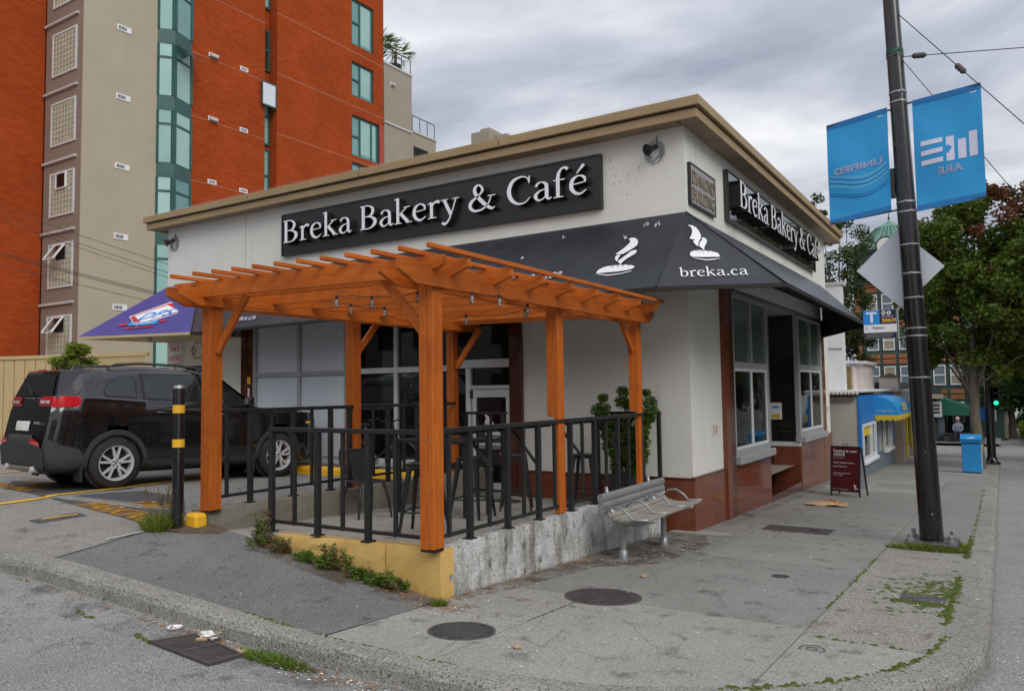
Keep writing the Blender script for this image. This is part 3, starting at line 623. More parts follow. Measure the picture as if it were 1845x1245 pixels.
# painted markings on the lot
def strip_poly(P, w_):
    A, B = [], []
    for i in range(len(P)):
        a = Vector(P[max(i-1,0)]); b = Vector(P[min(i+1,len(P)-1)]); d = (b-a).normalized(); n = Vector((-d.y,d.x))*w_/2
        A.append(tuple(Vector(P[i])+n)); B.append(tuple(Vector(P[i])-n))
    return A, B
def stripe(name, P, w_, zo, m, wob=0.0):
    P = resample(P, .22) + [P[-1]]
    A, B = strip_poly(P, w_); mb = MB()
    if wob:
        A = [(x+random.uniform(-wob,wob), y+random.uniform(-wob,wob)) for x,y in A]; B = [(x+random.uniform(-wob,wob), y+random.uniform(-wob,wob)) for x,y in B]
    for i in range(len(P)-1): mb.quad(*[(x,y,g(x,y)+zo) for x,y in (B[i],B[i+1],A[i+1],A[i])])
    return mb.build(name, m, kind='structure')
P1 = [(-6.60,.17),(-3.77,-.26),(-3.62,.10),(-4.95,1.0),(-6.35,1.33)]
drape('black_coat_patch', P1, .003, M['asphalt_black'], step=.4)
drape('black_coat_patch', [(-8.4,.40),(-6.90,.22),(-6.75,1.43),(-7.58,1.70),(-9.57,1.08)], .003, M['asphalt_black'], step=.4)
drape('black_coat_patch', [(-5.53,-.63),(-5.23,-.65),(-5.00,-.24),(-5.30,-.19)], .003, M['asphalt_black'], step=.3)
stripe('parking_line', [(-7.3,-.6),(-6.75,.12),(-6.95,1.3),(-7.55,3.2),(-8.24,5.39)], .125, .007, M['yellow_line'])
stripe('parking_line', [(-3.50,.28),(-3.50,5.2)], .09, .007, M['yellow_line'])
stripe('parking_line', [(-11.3,.6),(-11.5,2.0),(-12.4,5.2)], .10, .007, M['yellow_line'])
def ground_text(txt, O, U, V, m, w_, h_):
    """painted capitals: laid flat, then set onto the lot surface"""
    o = sans(txt, (0,0,0), (1,0,0), (0,1,0), 1.0, m, None, 'parking_lettering', depth=.0005, bold=.012)
    me = o.data; xs = [v.co.x for v in me.vertices]; ys = [v.co.y for v in me.vertices]; sx = max(xs)-min(xs); x0 = min(xs); sy = max(ys)
    for v in me.vertices:
        a = (v.co.x-x0)/sx; b = v.co.y/sy; x = O[0]+U[0]*a+V[0]*b; y = O[1]+U[1]*a+V[1]*b; v.co = (x, y, g(x,y)+.008)
    o['kind'] = 'structure'; return o
ground_text('PARKING', (-5.76,.03), (1.82,-.255), (.27,.21), M['yellow_line'], 0, 0)
ground_text('PAY', (-5.12,.31), (.78,-.13), (.13,.28), M['yellow_line'], 0, 0)
ground_text('PARKING', (-9.62,.60), (1.9,-.28), (.25,.21), M['yellow_line'], 0, 0)
ground_text('PAY', (-8.95,.90), (.8,-.13), (.13,.28), M['yellow_line'], 0, 0)
stripe('number_one_mark', [(-5.40,-.54),(-5.17,-.25)], .055, .008, M['yellow_line'])
stripe('white_line_mark', [(-3.62,-.80),(-3.50,-.46)], .05, .007, M['white_line'])
for a, b in (((.53,6.94),(1.11,6.83)), ((.57,8.18),(1.18,7.99)), ((.71,9.59),(1.2,9.43))): stripe('queue_line', [a,b], .035, .004, M['yellow_faint'])
stripe('stop_line', [(4.2,31.0),(11,31.0)], .35, .006+R_DROP, M['white_line']); stripe('crossing_line', [(.8,33.5),(11,33.5)], .25, .006+R_DROP, M['white_line'])

# ------------------------------------------------------------------ ironwork in the ground
def manhole(label, x, y, r, m, nx, style):
    t = thing('manhole_cover', label, 'manhole cover', (x,y,g(x,y)))
    mb = MB(); z0 = g(x,y)
    def tilt(mbx):
        mbx.v = [(a,b,c + g(a,b)-z0) for a,b,c in mbx.v]; return mbx
    tilt(MB().lathe([(r*.90,z0+.000),(r*.90,z0+.006),(r,z0+.006),(r,z0-.01)], (x,y,0), 48)).build('rim', m, t)
    tilt(MB().lathe([(0.001,z0+.001),(r*.885,z0+.001),(r*.885,z0-.01)][::-1], (x,y,0), 48)).build('plate', M['hole'] if style == 'grid' else m, t)
    mb = MB(); st = 2*r/nx
    for i in range(nx):
        for j in range(nx):
            cx_ = x-r+st*(i+.5); cy_ = y-r+st*(j+.5)
            if math.hypot(cx_-x, cy_-y) < r*.86:
                if style == 'grid': mb.box((cx_-st*.40,cy_-st*.40,z0),(cx_+st*.40,cy_+st*.40,z0+.006))
                else: mb.box((cx_-st*.47,cy_-st*.30,z0),(cx_+st*.47,cy_+st*.30,z0+.006))
    tilt(mb).build('tread', m, t, kind='stuff')
manhole('round grey manhole cover with fine square studs close to the kerb', .735, -.70, .245, M['iron_grey'], 20, 'grid')
manhole('larger round brown manhole cover with brick pattern treads beside the white wall', 1.085, .91, .335, M['iron'], 16, 'brick')
manhole('small dark valve cover alone in the middle of the sidewalk', 2.14, 2.80, .085, M['iron'], 5, 'grid')
t = thing('utility_cover', 'faint round utility ring set in the light corner slab', 'utility cover', (2.94,.28,g(2.94,.28)))
z0 = g(2.94,.28); MB().lathe([(.075,z0-.01),(.075,z0+.003),(.085,z0+.003),(.085,z0-.01)], (2.94,.28,0), 28).build('rim', M['iron'], t); MB().lathe([(.001,z0+.0015),(.074,z0+.0015),(.074,z0-.01)][::-1], (2.94,.28,0), 28).build('plate', M['slab_dark'], t)
MB().lathe([(.03,z0-.01),(.03,z0+.004),(.038,z0+.004),(.038,z0-.01)], (2.94,.28,0), 20).build('inner_ring', M['iron'], t)
t = thing('grey_cover', 'flat grey grooved utility box cover among moss near the curved kerb', 'utility cover', (3.43,2.48,g(3.43,2.48)))
mb = MB(); mb2 = MB()
for k in range(9): yy = 2.33+k*.034; mb.box((3.26,yy,g(3.43,yy)-.01),(3.61,yy+.026,g(3.43,yy)+.006))
mb2.box((3.25,2.32,g(3.43,2.32)-.012),(3.62,2.64,g(3.43,2.64)+.001)); mb2.build('plate', M['iron_grey'], t); mb.build('rib', M['iron_grey'], t)
t = thing('access_hatch', 'flat rectangular brown steel hatch in the sidewalk below the granite corner', 'hatch', (1.5,6.5,g(1.5,6.5)))
drape('plate', [(1.06,6.25),(1.98,6.2),(1.98,6.75),(1.06,6.8)], .006, M['iron'], t, kind=None, step=.5, thick=.01)
mb = MB(); z0 = g(1.75,6.5); mb.box((1.70,6.48,z0+.006),(1.80,6.53,z0+.012)); mb.build('handle', M['hole'], t)
# storm drain in the left gutter
t = thing('storm_drain', 'rusty storm drain grate with slanted bars in the gutter by the litter', 'drain grate', (-.75,-1.8,g(-.75,-1.8)+R_DROP))
A_, B_, C_, D_ = (-1.13,-1.93), (-1.00,-1.63), (-.37,-1.72), (-.39,-1.98)
def bil(u, v): return ((1-u)*(1-v)*A_[0]+u*(1-v)*D_[0]+u*v*C_[0]+(1-u)*v*B_[0], (1-u)*(1-v)*A_[1]+u*(1-v)*D_[1]+u*v*C_[1]+(1-u)*v*B_[1])
def gz(p, dz): return (p[0], p[1], g(*p)+R_DROP+dz)
mb = MB(); mb.quad(*[gz(bil(u,v),.006) for u,v in ((0,0),(1,0),(1,1),(0,1))]); mb.build('pit', M['hole'], t)
mb = MB()
for (u0,v0,u1,v1) in ((0,0,1,.07),(0,.93,1,1),(0,.07,.05,.93),(.95,.07,1,.93),(.48,.07,.52,.93)):
    q = [bil(u0,v0),bil(u1,v0),bil(u1,v1),bil(u0,v1)]; mb.add([gz(p,.004) for p in q]+[gz(p,.022) for p in q], [(4,5,6,7),(0,1,5,4),(1,2,6,5),(2,3,7,6),(3,0,4,7)])
mb.build('grate_frame', M['iron'], t)
for half in (0,1):
    for k in range(8):
        u0 = .06+.47*half+k*.052; sk = .04; q = [bil(u0,.08),bil(u0+.026,.08),bil(u0+.026+sk,.92),bil(u0+sk,.92)]
        MB().add([gz(p,.006) for p in q]+[gz(p,.019) for p in q], [(4,5,6,7),(0,1,5,4),(1,2,6,5),(2,3,7,6),(3,0,4,7)]).build('bar', M['iron'], t)

# ------------------------------------------------------------------ retaining wall, curb wall
t = thing('retaining_wall', 'low concrete patio wall, front face yellow, street side peeling white and grey', 'wall', (0,0,g(0,0)))
def rough_wall(p, q, thick, zt0, zt1, zb, n, name, m, nrm, rows=5, jit=.005):
    """vertical slab with an uneven face from p to q; nrm points outwards"""
    p, q, nrm = Vector(p), Vector(q), Vector(nrm); mb = MB()
    for j in range(n+1):
        a = p + (q-p)*j/n; zt = zt0+(zt1-zt0)*j/n; zl = zb(a)
        for i in range(rows+1):
            e = 0 if i == rows else random.uniform(-jit,jit)
            b = a + nrm*e - (nrm*.006 if i == rows else nrm*0); mb.v.append((b.x,b.y,zl+(zt-zl)*i/rows - (.0 if i < rows else 0)))
        b = a - nrm*thick; mb.v.append((b.x,b.y,zt-.004)); mb.v.append((b.x,b.y,zl))
    m_ = rows+3
    for j in range(n):
        for i in range(m_-1): mb.f.append((j*m_+i,(j+1)*m_+i,(j+1)*m_+i+1,j*m_+i+1))
    mb.f.append(tuple(range(m_))); mb.f.append(tuple(n*m_+i for i in range(m_))[::-1])
    return mb.build(name, m, t)
zb = lambda a: g(a.x,a.y)-.08
rough_wall((.0,.012,0),(.0,5.22,0),.17,.42,.37,zb,40,'street_side',M['peeling'],(1,0,0),6,.006)
rough_wall((-.60,0,0),(.004,0,0),.19,.405,.415,zb,7,'front_side',M['yellow_wall'],(0,-1,0),5,.005)
rough_wall((-2.08,0,0),(-.615,0,0),.17,.37,.40,zb,13,'front_side',M['yellow_wall'],(0,-1,0),5,.005)
t = thing('curb_wall', 'weathered concrete curb between the patio and the parking stall', 'curb', (-3.25,0,g(-3.25,0)))
rough_wall((-3.08,.0,0),(-3.08,5.45,0),.30,.53,.50,lambda a: .30-.045*a.y-.05,30,'curb',M['curb_wall'],(1,0,0),4,.005)
MB().box((-3.30,-.15,g(-3.2,-.2)-.06),(-3.09,.0,.51),.028).build('end_cap', M['yellow'], t, label='end of the curb painted bright yellow')
t = thing('floor_drain', 'slotted drain grate in the patio floor beneath the stools', 'drain grate', (-2.4,4.6,.093))
zp = .30-.045*4.6
MB().lathe([(.30,zp+.002),(.30,zp+.006),(.34,zp+.006),(.34,zp-.01)], (-2.35,4.55,0), 32).build('rim', M['curb_wall'], t); MB().lathe([(.001,zp+.003),(.298,zp+.003)][::-1], (-2.35,4.55,0), 32).build('pit', M['hole'], t)
mb = MB()
for k in range(9): x = -2.59+k*.06; h = math.sqrt(max(0,.27**2-(x+2.35)**2)); mb.box((x-.016,4.55-h,zp+.002),(x+.016,4.55+h,zp+.008))
mb.build('bars', M['iron'], t)
for i, (x0,x1,y,lab) in enumerate([(-5.35,-3.75,4.75,'yellow concrete wheel stop behind the bicycle'),(-7.0,-5.6,4.72,'yellow concrete wheel stop at the front of the black car')]):
    t = thing('wheel_stop', lab, 'wheel stop', ((x0+x1)/2,y,g(x0,y)), group='yellow wheel stops along the facade')
    z = g(x0,y); MB().prism([(-.10,0),(-.09,.10),(-.05,.15),(.05,.15),(.09,.10),(.10,0)], (x0,y,z), (0,1,0), (0,0,1), 0, x1-x0).build('block', M['yellow'], t)
    mb = MB()
    for s in (.2,.8): mb.lathe([(.03,z+.147),(.03,z+.156)], (x0+(x1-x0)*s,y,0), 10)
    mb.build('bolt', M['iron'], t)

# ================================================================== CAFE BUILDING
YF, XF, XL, YB = 5.50, .32, -12.10, 16.15
cafe = thing('cafe_building', 'cream single storey corner cafe with brown eaves and red granite base', 'building', (XF,YF,gB(YF)))
def wall_panel(mb, plane, a0, a1, z0, z1, holes, depth=.14):
    """front skin with openings and reveals. plane 'x': y=YF facing -y, a=x ; plane 'y': x=XF facing +x, a=y"""
    us = sorted({a0,a1} | {h[0] for h in holes} | {h[1] for h in holes}); zs = sorted({z0,z1} | {h[2] for h in holes} | {h[3] for h in holes})
    P = (lambda a,z,d=0: (a,YF+d,z)) if plane == 'x' else (lambda a,z,d=0: (XF-d,a,z))
    for i in range(len(us)-1):
        for j in range(len(zs)-1):
            c = ((us[i]+us[i+1])/2,(zs[j]+zs[j+1])/2)
            if any(h[0]<c[0]<h[1] and h[2]<c[1]<h[3] for h in holes): continue
            mb.quad(P(us[i],zs[j]),P(us[i+1],zs[j]),P(us[i+1],zs[j+1]),P(us[i],zs[j+1]))
    for h in holes:
        p = [P(h[0],h[2]),P(h[1],h[2]),P(h[1],h[3]),P(h[0],h[3])]; q = [P(h[0],h[2],depth),P(h[1],h[2],depth),P(h[1],h[3],depth),P(h[0],h[3],depth)]
        for k in range(4): mb.quad(p[k],q[k],q[(k+1)%4],p[(k+1)%4])
TOPZ, HEADZ = 5.66, 3.30
mb = MB()
wall_panel(mb, 'x', XL, XF, -.6, TOPZ, [(-9.46,-2.50,-.6,HEADZ)])
wall_panel(mb, 'y', YF, YB, -.9, TOPZ, [(6.96,15.40,-.9,3.42)])
mb.quad((XF,YB,-1),(XL,YB,-1),(XL,YB,TOPZ),(XF,YB,TOPZ)); mb.quad((XL,YB,-1),(XL,YF,-1),(XL,YF,TOPZ),(XL,YB,TOPZ))
mb.build('wall', M['stucco'], cafe)
MB().box((-9.392,YF-.004,3.4),(-9.385,YF+.01,TOPZ)).build('wall_joint', M['tower_grey'], cafe)
# eaves: two stepped fascia bands and a panelled soffit
ov = .30
def ring(mb, o, z0, z1, thick=.05):
    x0, x1, y0, y1 = XL-o-.1, XF+o, YF-o, YB+o+.45
    mb.box((x0,y0,z0),(x1,y0+thick,z1),.006); mb.box((x1-thick,y0+thick+.001,z0),(x1,y1,z1),.006); mb.box((x0,y0+thick+.001,z0),(x0+thick,y1,z1),.006)
    mb.box((x0+thick+.001,y1-thick,z0),(x1-thick-.001,y1,z1),.006)
b1 = MB(); ring(b1, ov, 5.60, 5.735); b1.build('fascia', M['fascia'], cafe)
b3 = MB(); ring(b3, ov-.012, 5.735, 5.76); b3.build('fascia_shadow_groove', M['black_rough'], cafe)  # recessed strip, coloured black for the shadow under the upper band
b2 = MB(); ring(b2, ov+.055, 5.76, 5.90, .08); b2.build('fascia', M['fascia'], cafe)
MB().box((XL-ov-.1+.01,YF-ov+.01,5.80),(XF+ov-.01,YB+ov+.44,5.86)).build('roof', M['roof'], cafe)
MB().box((XL-.35,YF-ov+.06,5.66),(XF+ov-.06,YB+ov+.4,5.80)).build('roof_deck', M['soffit'], cafe)
y = YF-ov+.052; k = 0
while y < YB+.6:
    y1 = min(y+.605, YB+.69); MB().box((XF+.004,y+.005,5.612),(XF+ov-.052,y1-.005,5.632)).build('soffit_panel', M['soffit'], cafe); y = y1+.0005
x = XF-.02
while x > XL-.3:
    x1 = max(x-.92, XL-.34); MB().box((x1+.005,YF-ov+.052,5.612),(x-.005,YF-.004,5.632)).build('soffit_panel', M['soffit'], cafe); x = x1
mb = MB()
for i in range(210):
    a = XF+.3 - i*.062; 
    if a < XL-.35: break
    mb.tube([(a,YF-ov+.02,5.89),(a-.02,YF-ov-.0,5.965+random.uniform(-.015,.01))], .0014, 3); mb.tube([(a,YF-ov+.02,5.89),(a+.018,YF-ov+.03,5.96)], .0014, 3)
mb.build('bird_spikes', M['steel'], cafe, kind='stuff')
mb = MB()
for i in range(220):
    a = YF-.28+i*.055
    if a > YB+.6: break
    mb.tube([(XF+ov-.02,a,5.89),(XF+ov+.0,a+.02,5.955+random.uniform(-.015,.01))], .0014, 3)
mb.build('bird_spikes', M['steel'], cafe, kind='stuff')
mb = MB()
for (x,z) in ((-5.8,5.80),(-8.9,5.83),(-2.7,5.82)): mb.box((x,YF-ov-.056,z-.05),(x+.012,YF-ov-.04,z+.05))
mb.build('fascia_stain', M['hole'], cafe)
# granite base: polished panels, proud of the wall, with tight joints
def granite_x(a0,a1,zt,mm='granite'): MB().box((a0+.0015,YF-.035,min(gB(YF),.1)-.25),(a1-.0015,YF+.02,zt),.003).build('granite_panel', M[mm], cafe)
def granite_y(a0,a1,zt,mm='granite',d=.035): MB().box((XF-.02,a0+.0015,gB(a1)-.12),(XF+d,a1-.0015,zt),.003).build('granite_panel', M[mm], cafe)
for a0,a1 in ((-2.50,-1.25),(-1.25,.318)): granite_x(a0,a1,.455)
granite_y(YF-.035,6.96,.47); granite_y(7.52,9.55,.475,d=.03); granite_y(9.55,9.80,.475,d=.03)
granite_y(12.50,15.10,.54,d=.03); granite_y(15.10,YB,.56)
def granite_cap(p,q): MB().box(p,q,.004).build('granite_cap', M['granite_dark'], cafe)
granite_cap((-2.5,YF-.05,.457),(XF+.05,YF+.01,.48)); granite_cap((XF-.01,YF-.049,.472),(XF+.052,6.95,.495)); granite_cap((XF-.01,15.4,.562),(XF+.052,YB,.585))
# pilasters
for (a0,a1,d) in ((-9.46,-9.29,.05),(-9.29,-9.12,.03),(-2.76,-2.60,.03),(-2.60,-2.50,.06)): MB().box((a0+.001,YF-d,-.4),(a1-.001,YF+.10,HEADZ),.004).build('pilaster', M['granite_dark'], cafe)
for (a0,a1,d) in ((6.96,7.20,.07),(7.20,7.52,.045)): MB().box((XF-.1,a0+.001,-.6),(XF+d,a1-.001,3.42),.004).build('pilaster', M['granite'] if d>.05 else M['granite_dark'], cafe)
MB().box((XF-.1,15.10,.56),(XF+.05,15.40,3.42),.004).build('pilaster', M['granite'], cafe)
# ---- long facade glazing
def frame_x(x0,x1,z0,z1,d0=-.02,d1=.09,m='frame',b=.003): return MB().box((x0,YF+d0,z0),(x1,YF+d1,z1),b)
win = frame_x(-9.12,-9.03,.52,HEADZ).build('window_frame', M['frame'], cafe)
for (x0,x1,z0,z1) in ((-7.79,-7.71,.52,HEADZ),(-6.50,-6.38,.52,HEADZ),(-9.03,-7.79,.50,.56),(-7.71,-6.50,.50,.56),(-9.03,-7.79,2.12,2.20),(-7.71,-6.50,2.12,2.20),(-9.03,-7.79,3.24,HEADZ),(-7.71,-6.50,3.24,HEADZ)): frame_x(x0,x1,z0,z1).build('frame_bar', M['frame'], win)
for (x0,x1) in ((-9.03,-7.79),(-7.71,-6.50)):
    for (z0,z1) in ((.56,2.12),(2.20,3.24)): frame_x(x0,x1,z0,z1,.035,.05,b=0).build('frosted_pane', M['frosted'], win)
MB().box((-9.2,YF-.16,g(-8,5.4)-.1),(-3.66,YF+.05,.42),.01).build('plinth', M['curb_wall'], cafe)
MB().box((-9.2,YF-.07,.422),(-3.66,YF+.09,.50),.006).build('window_sill', M['frame_white'], cafe)
shop = frame_x(-6.38,-6.30,.50,HEADZ,m='frame').build('window_frame', M['frame_white'], cafe)
for (x0,x1,z0,z1) in ((-5.26,-5.18,.5,HEADZ),(-3.92,-3.86,2.22,HEADZ),(-6.30,-5.26,2.12,2.22),(-5.18,-3.92,2.12,2.22),(-6.30,-5.26,3.24,HEADZ),(-5.18,-3.92,3.24,HEADZ),(-6.30,-5.26,.5,.56),(-5.18,-3.62,.5,.56),(-3.86,-2.76,3.24,HEADZ),(-3.92,-2.76,2.16,2.30)): frame_x(x0,x1,z0,z1).build('frame_bar', M['frame_white'], shop)
for (x0,x1,z0,z1) in ((-6.30,-5.26,.56,2.12),(-5.18,-3.66,.56,2.12),(-6.30,-5.26,2.22,3.24),(-5.18,-3.92,2.22,3.24),(-3.86,-2.76,2.30,3.24)): frame_x(x0,x1,z0,z1,.035,.047,b=0).build('pane', M['glass_dark'], shop)
door = frame_x(-3.64,-3.54,.04,2.155,-.03,.09).build('door', M['frame_white'], cafe)
for (x0,x1,z0,z1) in ((-3.54,-2.76,1.80,1.86),(-3.52,-3.44,.08,1.79),(-2.84,-2.77,.08,1.79),(-3.44,-2.84,1.66,1.79),(-3.44,-2.84,.08,.24),(-3.44,-2.84,.86,.90)): frame_x(x0,x1,z0,z1,-.01,.05).build('door_rail', M['frame_white'], door)
frame_x(-3.54,-2.76,1.86,2.155,.03,.042,b=0).build('pane', M['glass_dark'], door); frame_x(-3.44,-2.84,.24,1.66,.02,.032,b=0).build('pane', M['glass_dark'], door)
MB().box((-3.39,YF-.03,.80),(-2.93,YF-.01,.85),.004).build('push_bar', M['steel'], door)
MB().box((-3.55,YF-.034,1.64),(-3.50,YF-.010,1.78)).build('hinge', M['black'], door)
def logo(O, U, V, s, m, parent, lean=.0, name='bakery_emblem'):
    """loaf with rising steam over a curl of ribbon; unit square"""
    O, U, V = Vector(O), Vector(U), Vector(V); mb = MB()
    def rib(kind, pts, d=.002):
        Lf, Rt = ribbon(kind, pts); W = U.cross(V).normalized()*d; n = len(Lf)
        f = lambda p: O + U*((p[0]+lean*max(0,p[1]-.3))*s) + V*(p[1]*s) + W
        vs = []
        for a,b in zip(Lf,Rt): vs += [f(a), f(b)]
        mb.add(vs, [(2*i,2*i+1,2*i+3,2*i+2) for i in range(n-1)])
    rib('S', [(.02,.27,.06),(.08,.29,.14),(.26,.32,.19),(.50,.325,.20),(.76,.31,.18),(.94,.28,.12),(1.0,.265,.05)])
    for q in ((.36,.40),(.50,.415),(.64,.405)): pass
    rib('S', [(.10,.155,.012),(.30,.13,.022),(.45,.09,.022),(.55,.10,.02),(.70,.145,.02),(.95,.165,.01)], .0025)
    rib('S', [(.30,.115,.016),(.45,.14,.02),(.60,.09,.02),(.75,.13,.012)], .003)
    def pg(P):
        W = U.cross(V).normalized()*.0022; mb.quad(*[O + U*((a+lean*max(0,b-.3))*s) + V*(b*s) + W for a,b in P])
    c1 = [(-.04,1.26),(.02,1.16),(.06,1.05),(.03,.93),(-.04,.86)]   # left edge of the big plume
    Rg = [(.14,1.22),(.27,1.10),(.34,.94),(.32,.80),(.24,.70)]
    for k in range(4): pg([c1[k+1],Rg[k+1],Rg[k],c1[k]])
    pg([(-.03,.82),(.05,.80),(.20,.68),(.25,.60),(.22,.55),(.08,.68)]); pg([(-.03,.82),(.08,.68),(.22,.55),(.10,.62)])
    A_ = [(.36,.88),(.33,.78),(.29,.68),(.29,.60),(.40,.47)]; B_ = [(.45,.89),(.53,.82),(.52,.71),(.45,.60),(.42,.47)]
    for k in range(4): pg([A_[k+1],B_[k+1],B_[k],A_[k]])
    return mb.build(name, m, parent)
logo((-3.28,YF+.018,.95), (1,0,0), (0,0,1), .34, M['white'], door)
MB().box((-3.0,YF+.012,.55),(-2.86,YF+.019,.80)).build('sticker', M['maroon'], door)
sans('EXIT', (-2.985,YF+.012,.70), (1,0,0), (0,0,1), .06, M['white'], door, 'sticker_lettering'); sans('ONLY', (-2.97,YF+.012,.63), (1,0,0), (0,0,1), .035, M['white'], door, 'sticker_lettering')
for x0 in (-3.36,-3.06): MB().box((x0,YF+.012,.84),(x0+.20,YF+.018,.90)).build('sticker', M['frosted'], door)
# ---- street facade: two window bays with a recessed entry between them
def fr_y(y0,y1,z0,z1,d0=.10,d1=-.04,b=.003): return MB().box((XF-d0,y0,z0),(XF-d1,y1,z1),b)
def bay(y0,y1,zs,zr,lab):
    f = fr_y(y0,y0+.06,zs,3.36).build('window_frame', M['frame'], cafe)
    ym = (y0+y1)/2
    for a in ((y1-.10,y1,zs,3.36),(ym-.04,ym+.04,zr+.10,3.30),(y0+.06,y1-.10,zr,zr+.10),(y0+.06,y1-.10,3.30,3.36),(y0+.06,y1-.10,zs,zs+.10)): fr_y(*a).build('frame_bar', M['frame'], f)
    for a,b in ((y0+.06,ym-.04),(ym+.04,y1-.10)): fr_y(a,b,zr+.10,3.30,.03,-.005,0).build('tinted_pane', M['green_pane'], f)
    for a,b in ((y0+.06,ym),(ym,y1-.10)):
        s = fr_y(a,a+.05,zs+.10,zr,.05,-.025).build('sash', M['frame_white'], f)
        for q in ((b-.05,b,zs+.10,zr),(a+.05,b-.05,zs+.10,zs+.15),(a+.05,b-.05,zr-.06,zr)): fr_y(*q,.05,-.025).build('sash_bar', M['frame_white'], f)
        fr_y(a+.05,b-.05,zs+.15,zr-.06,.02,-.008,0).build('pane', M['glass'], s)
    MB().box((XF-.1,y0-.04,zs-.13),(XF+.13,y1+.03,zs),.008).build('window_sill', M['frame'], cafe)
    return f
bay(7.54,9.80,.62,2.10,''); bay(12.52,15.08,.68,2.16,'')
# entry recess
MB().box((XF-1.25,12.47,.46),(XF+.03,12.53,.56),.004).build('window_sill', M['frame_white'], cafe)
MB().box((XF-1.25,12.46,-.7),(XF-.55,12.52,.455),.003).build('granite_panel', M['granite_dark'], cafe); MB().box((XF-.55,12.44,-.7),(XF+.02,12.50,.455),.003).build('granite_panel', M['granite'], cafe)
rw = MB().box((XF-1.25,12.44,.56),(XF-1.17,12.54,3.36)).build('window_frame', M['frame'], cafe)
MB().box((XF-.06,12.44,.56),(XF+.03,12.518,3.36)).build('frame_bar', M['frame'], rw); MB().box((XF-1.17,12.49,.56),(XF-.06,12.50,3.36)).build('pane', M['glass_mirror'], rw); MB().box((XF-.62,12.485,.56),(XF-.60,12.51,3.36)).build('frame_bar', M['frame'], rw)
MB().box((XF-1.3,9.80,-.7),(XF-.1,9.86,3.36)).build('recess_wall', M['white'], cafe); MB().box((XF-1.32,9.86,-.7),(XF-1.27,12.46,3.36)).build('recess_wall', M['glass_dark'], cafe)
MB().box((XF-1.27,9.86,-.72),(XF+.02,12.44,-.30)).build('entry_step', M['granite_dark'], cafe)
MB().box((XF-.62,12.478,1.05),(XF-.36,12.486,1.42)).build('notice', M['white'], cafe); MB().box((XF-.58,12.474,1.08),(XF-.40,12.477,1.16)).build('notice_print', M['shop_yellow'], cafe); MB().box((XF-.56,12.474,1.30),(XF-.42,12.477,1.34)).build('notice_print', M['blue'], cafe)
MB().box((XF-1.6,6.98,3.36),(XF-.0,15.38,3.44)).build('lintel', M['frame'], cafe)
# room behind the glass
mb = MB(); mb.quad((XL+.3,YF+.15,3.4),(XF-.11,YF+.15,3.4),(XF-.11,YB-.2,3.4),(XL+.3,YB-.2,3.4)); mb.quad((XL+.3,11.5,-.6),(-1.4,11.5,-.6),(-1.4,11.5,3.4),(XL+.3,11.5,3.4)); mb.quad((-3.2,8.2,-.6),(-3.2,YB-.2,-.6),(-3.2,YB-.2,3.4),(-3.2,8.2,3.4)); mb.quad((XL+.3,YF+.2,-.6),(XL+.3,11.5,-.6),(XL+.3,11.5,3.4),(XL+.3,YF+.2,3.4)); mb.quad((-3.2,YB-.2,-.6),(XF-.1,YB-.2,-.6),(XF-.1,YB-.2,3.4),(-3.2,YB-.2,3.4))
mb.build('interior_wall', M['interior'], cafe)
MB().box((-3.0,15.6,.9),(.1,15.75,1.6)).build('menu_shelf', M['red'], cafe); MB().box((-3.0,15.55,.05),(-.4,15.9,1.1)).build('service_counter', M['brown_wood'], cafe); MB().box((-2.6,15.7,1.9),(-.2,15.78,2.5)).build('menu_board', M['shop_blue'], cafe)
MB().quad((XL,YF+.15,.05),(XF-.1,YF+.15,.05),(XF-.1,YB,.05),(XL,YB,.05)).build('interior_floor', M['interior_floor'], cafe)
for y0,y1,z in ((7.7,9.6,.78),(12.7,14.9,.86)): MB().box((XF-.60,y0,z),(XF-.14,y1,z+.05),.004).build('window_counter', M['table_wood'], cafe)
MB().box((XF-1.0,7.62,1.35),(XF-.5,7.66,1.95)).build('poster', M['blue'], cafe)
t_ = thing('cafe_table', 'round yellow cafe table behind the dark entry glass', 'table', (-.2,12.95,.05))
MB().lathe([(.34,.70),(.35,.71),(.35,.735),(.34,.745)], (-.2,12.95,.05), 28).build('table_top', M['table_wood'], t_); MB().lathe([(.22,0),(.22,.02),(.03,.05),(.03,.70)], (-.2,12.95,.05), 14).build('leg', M['black'], t_)
# wall notices
for (y0,z0,z1) in ((6.42,1.02,1.20),(15.62,1.10,1.30)):
    n = MB().box((XF+.001,y0,z0),(XF+.006,y0+.26,z1)).build('notice', M['litter'], cafe)
    mb = MB()
    for k in range(6): mb.box((XF+.006,y0+.02,z0+.02+k*.027),(XF+.0075,y0+.15,z0+.03+k*.027))
    mb.build('notice_print', M['tower_grey'], n)
    MB().tube([(XF+.007,y0+.205+.03*math.cos(a),z0+.10+.06*math.sin(a)) for a in [k*math.pi/6 for k in range(12)]], .005, 5, closed=True).build('notice_print', M['red'], n)
MB().box((-9.24,YF-.062,1.98),(-9.14,YF-.055,2.13)).build('label_plate', M['yellow'], cafe); MB().box((-9.22,YF-.062,1.72),(-9.16,YF-.055,1.90)).build('label_plate', M['litter'], cafe)
# rooftop unit
t = thing('rooftop_unit', 'small grey stepped chimney box rising behind the roof edge', 'chimney', (-3.6,6.1,5.86))
MB().box((-3.83,5.98,5.86),(-3.42,6.5,6.43),.01).build('body', M['tower_grey'], t); MB().box((-3.66,6.03,6.432),(-3.46,6.45,6.49),.01).build('cap', M['tower_grey'], t); MB().box((-3.40,6.15,5.86),(-3.16,6.5,6.36),.01).build('body', M['tower_grey'], t)
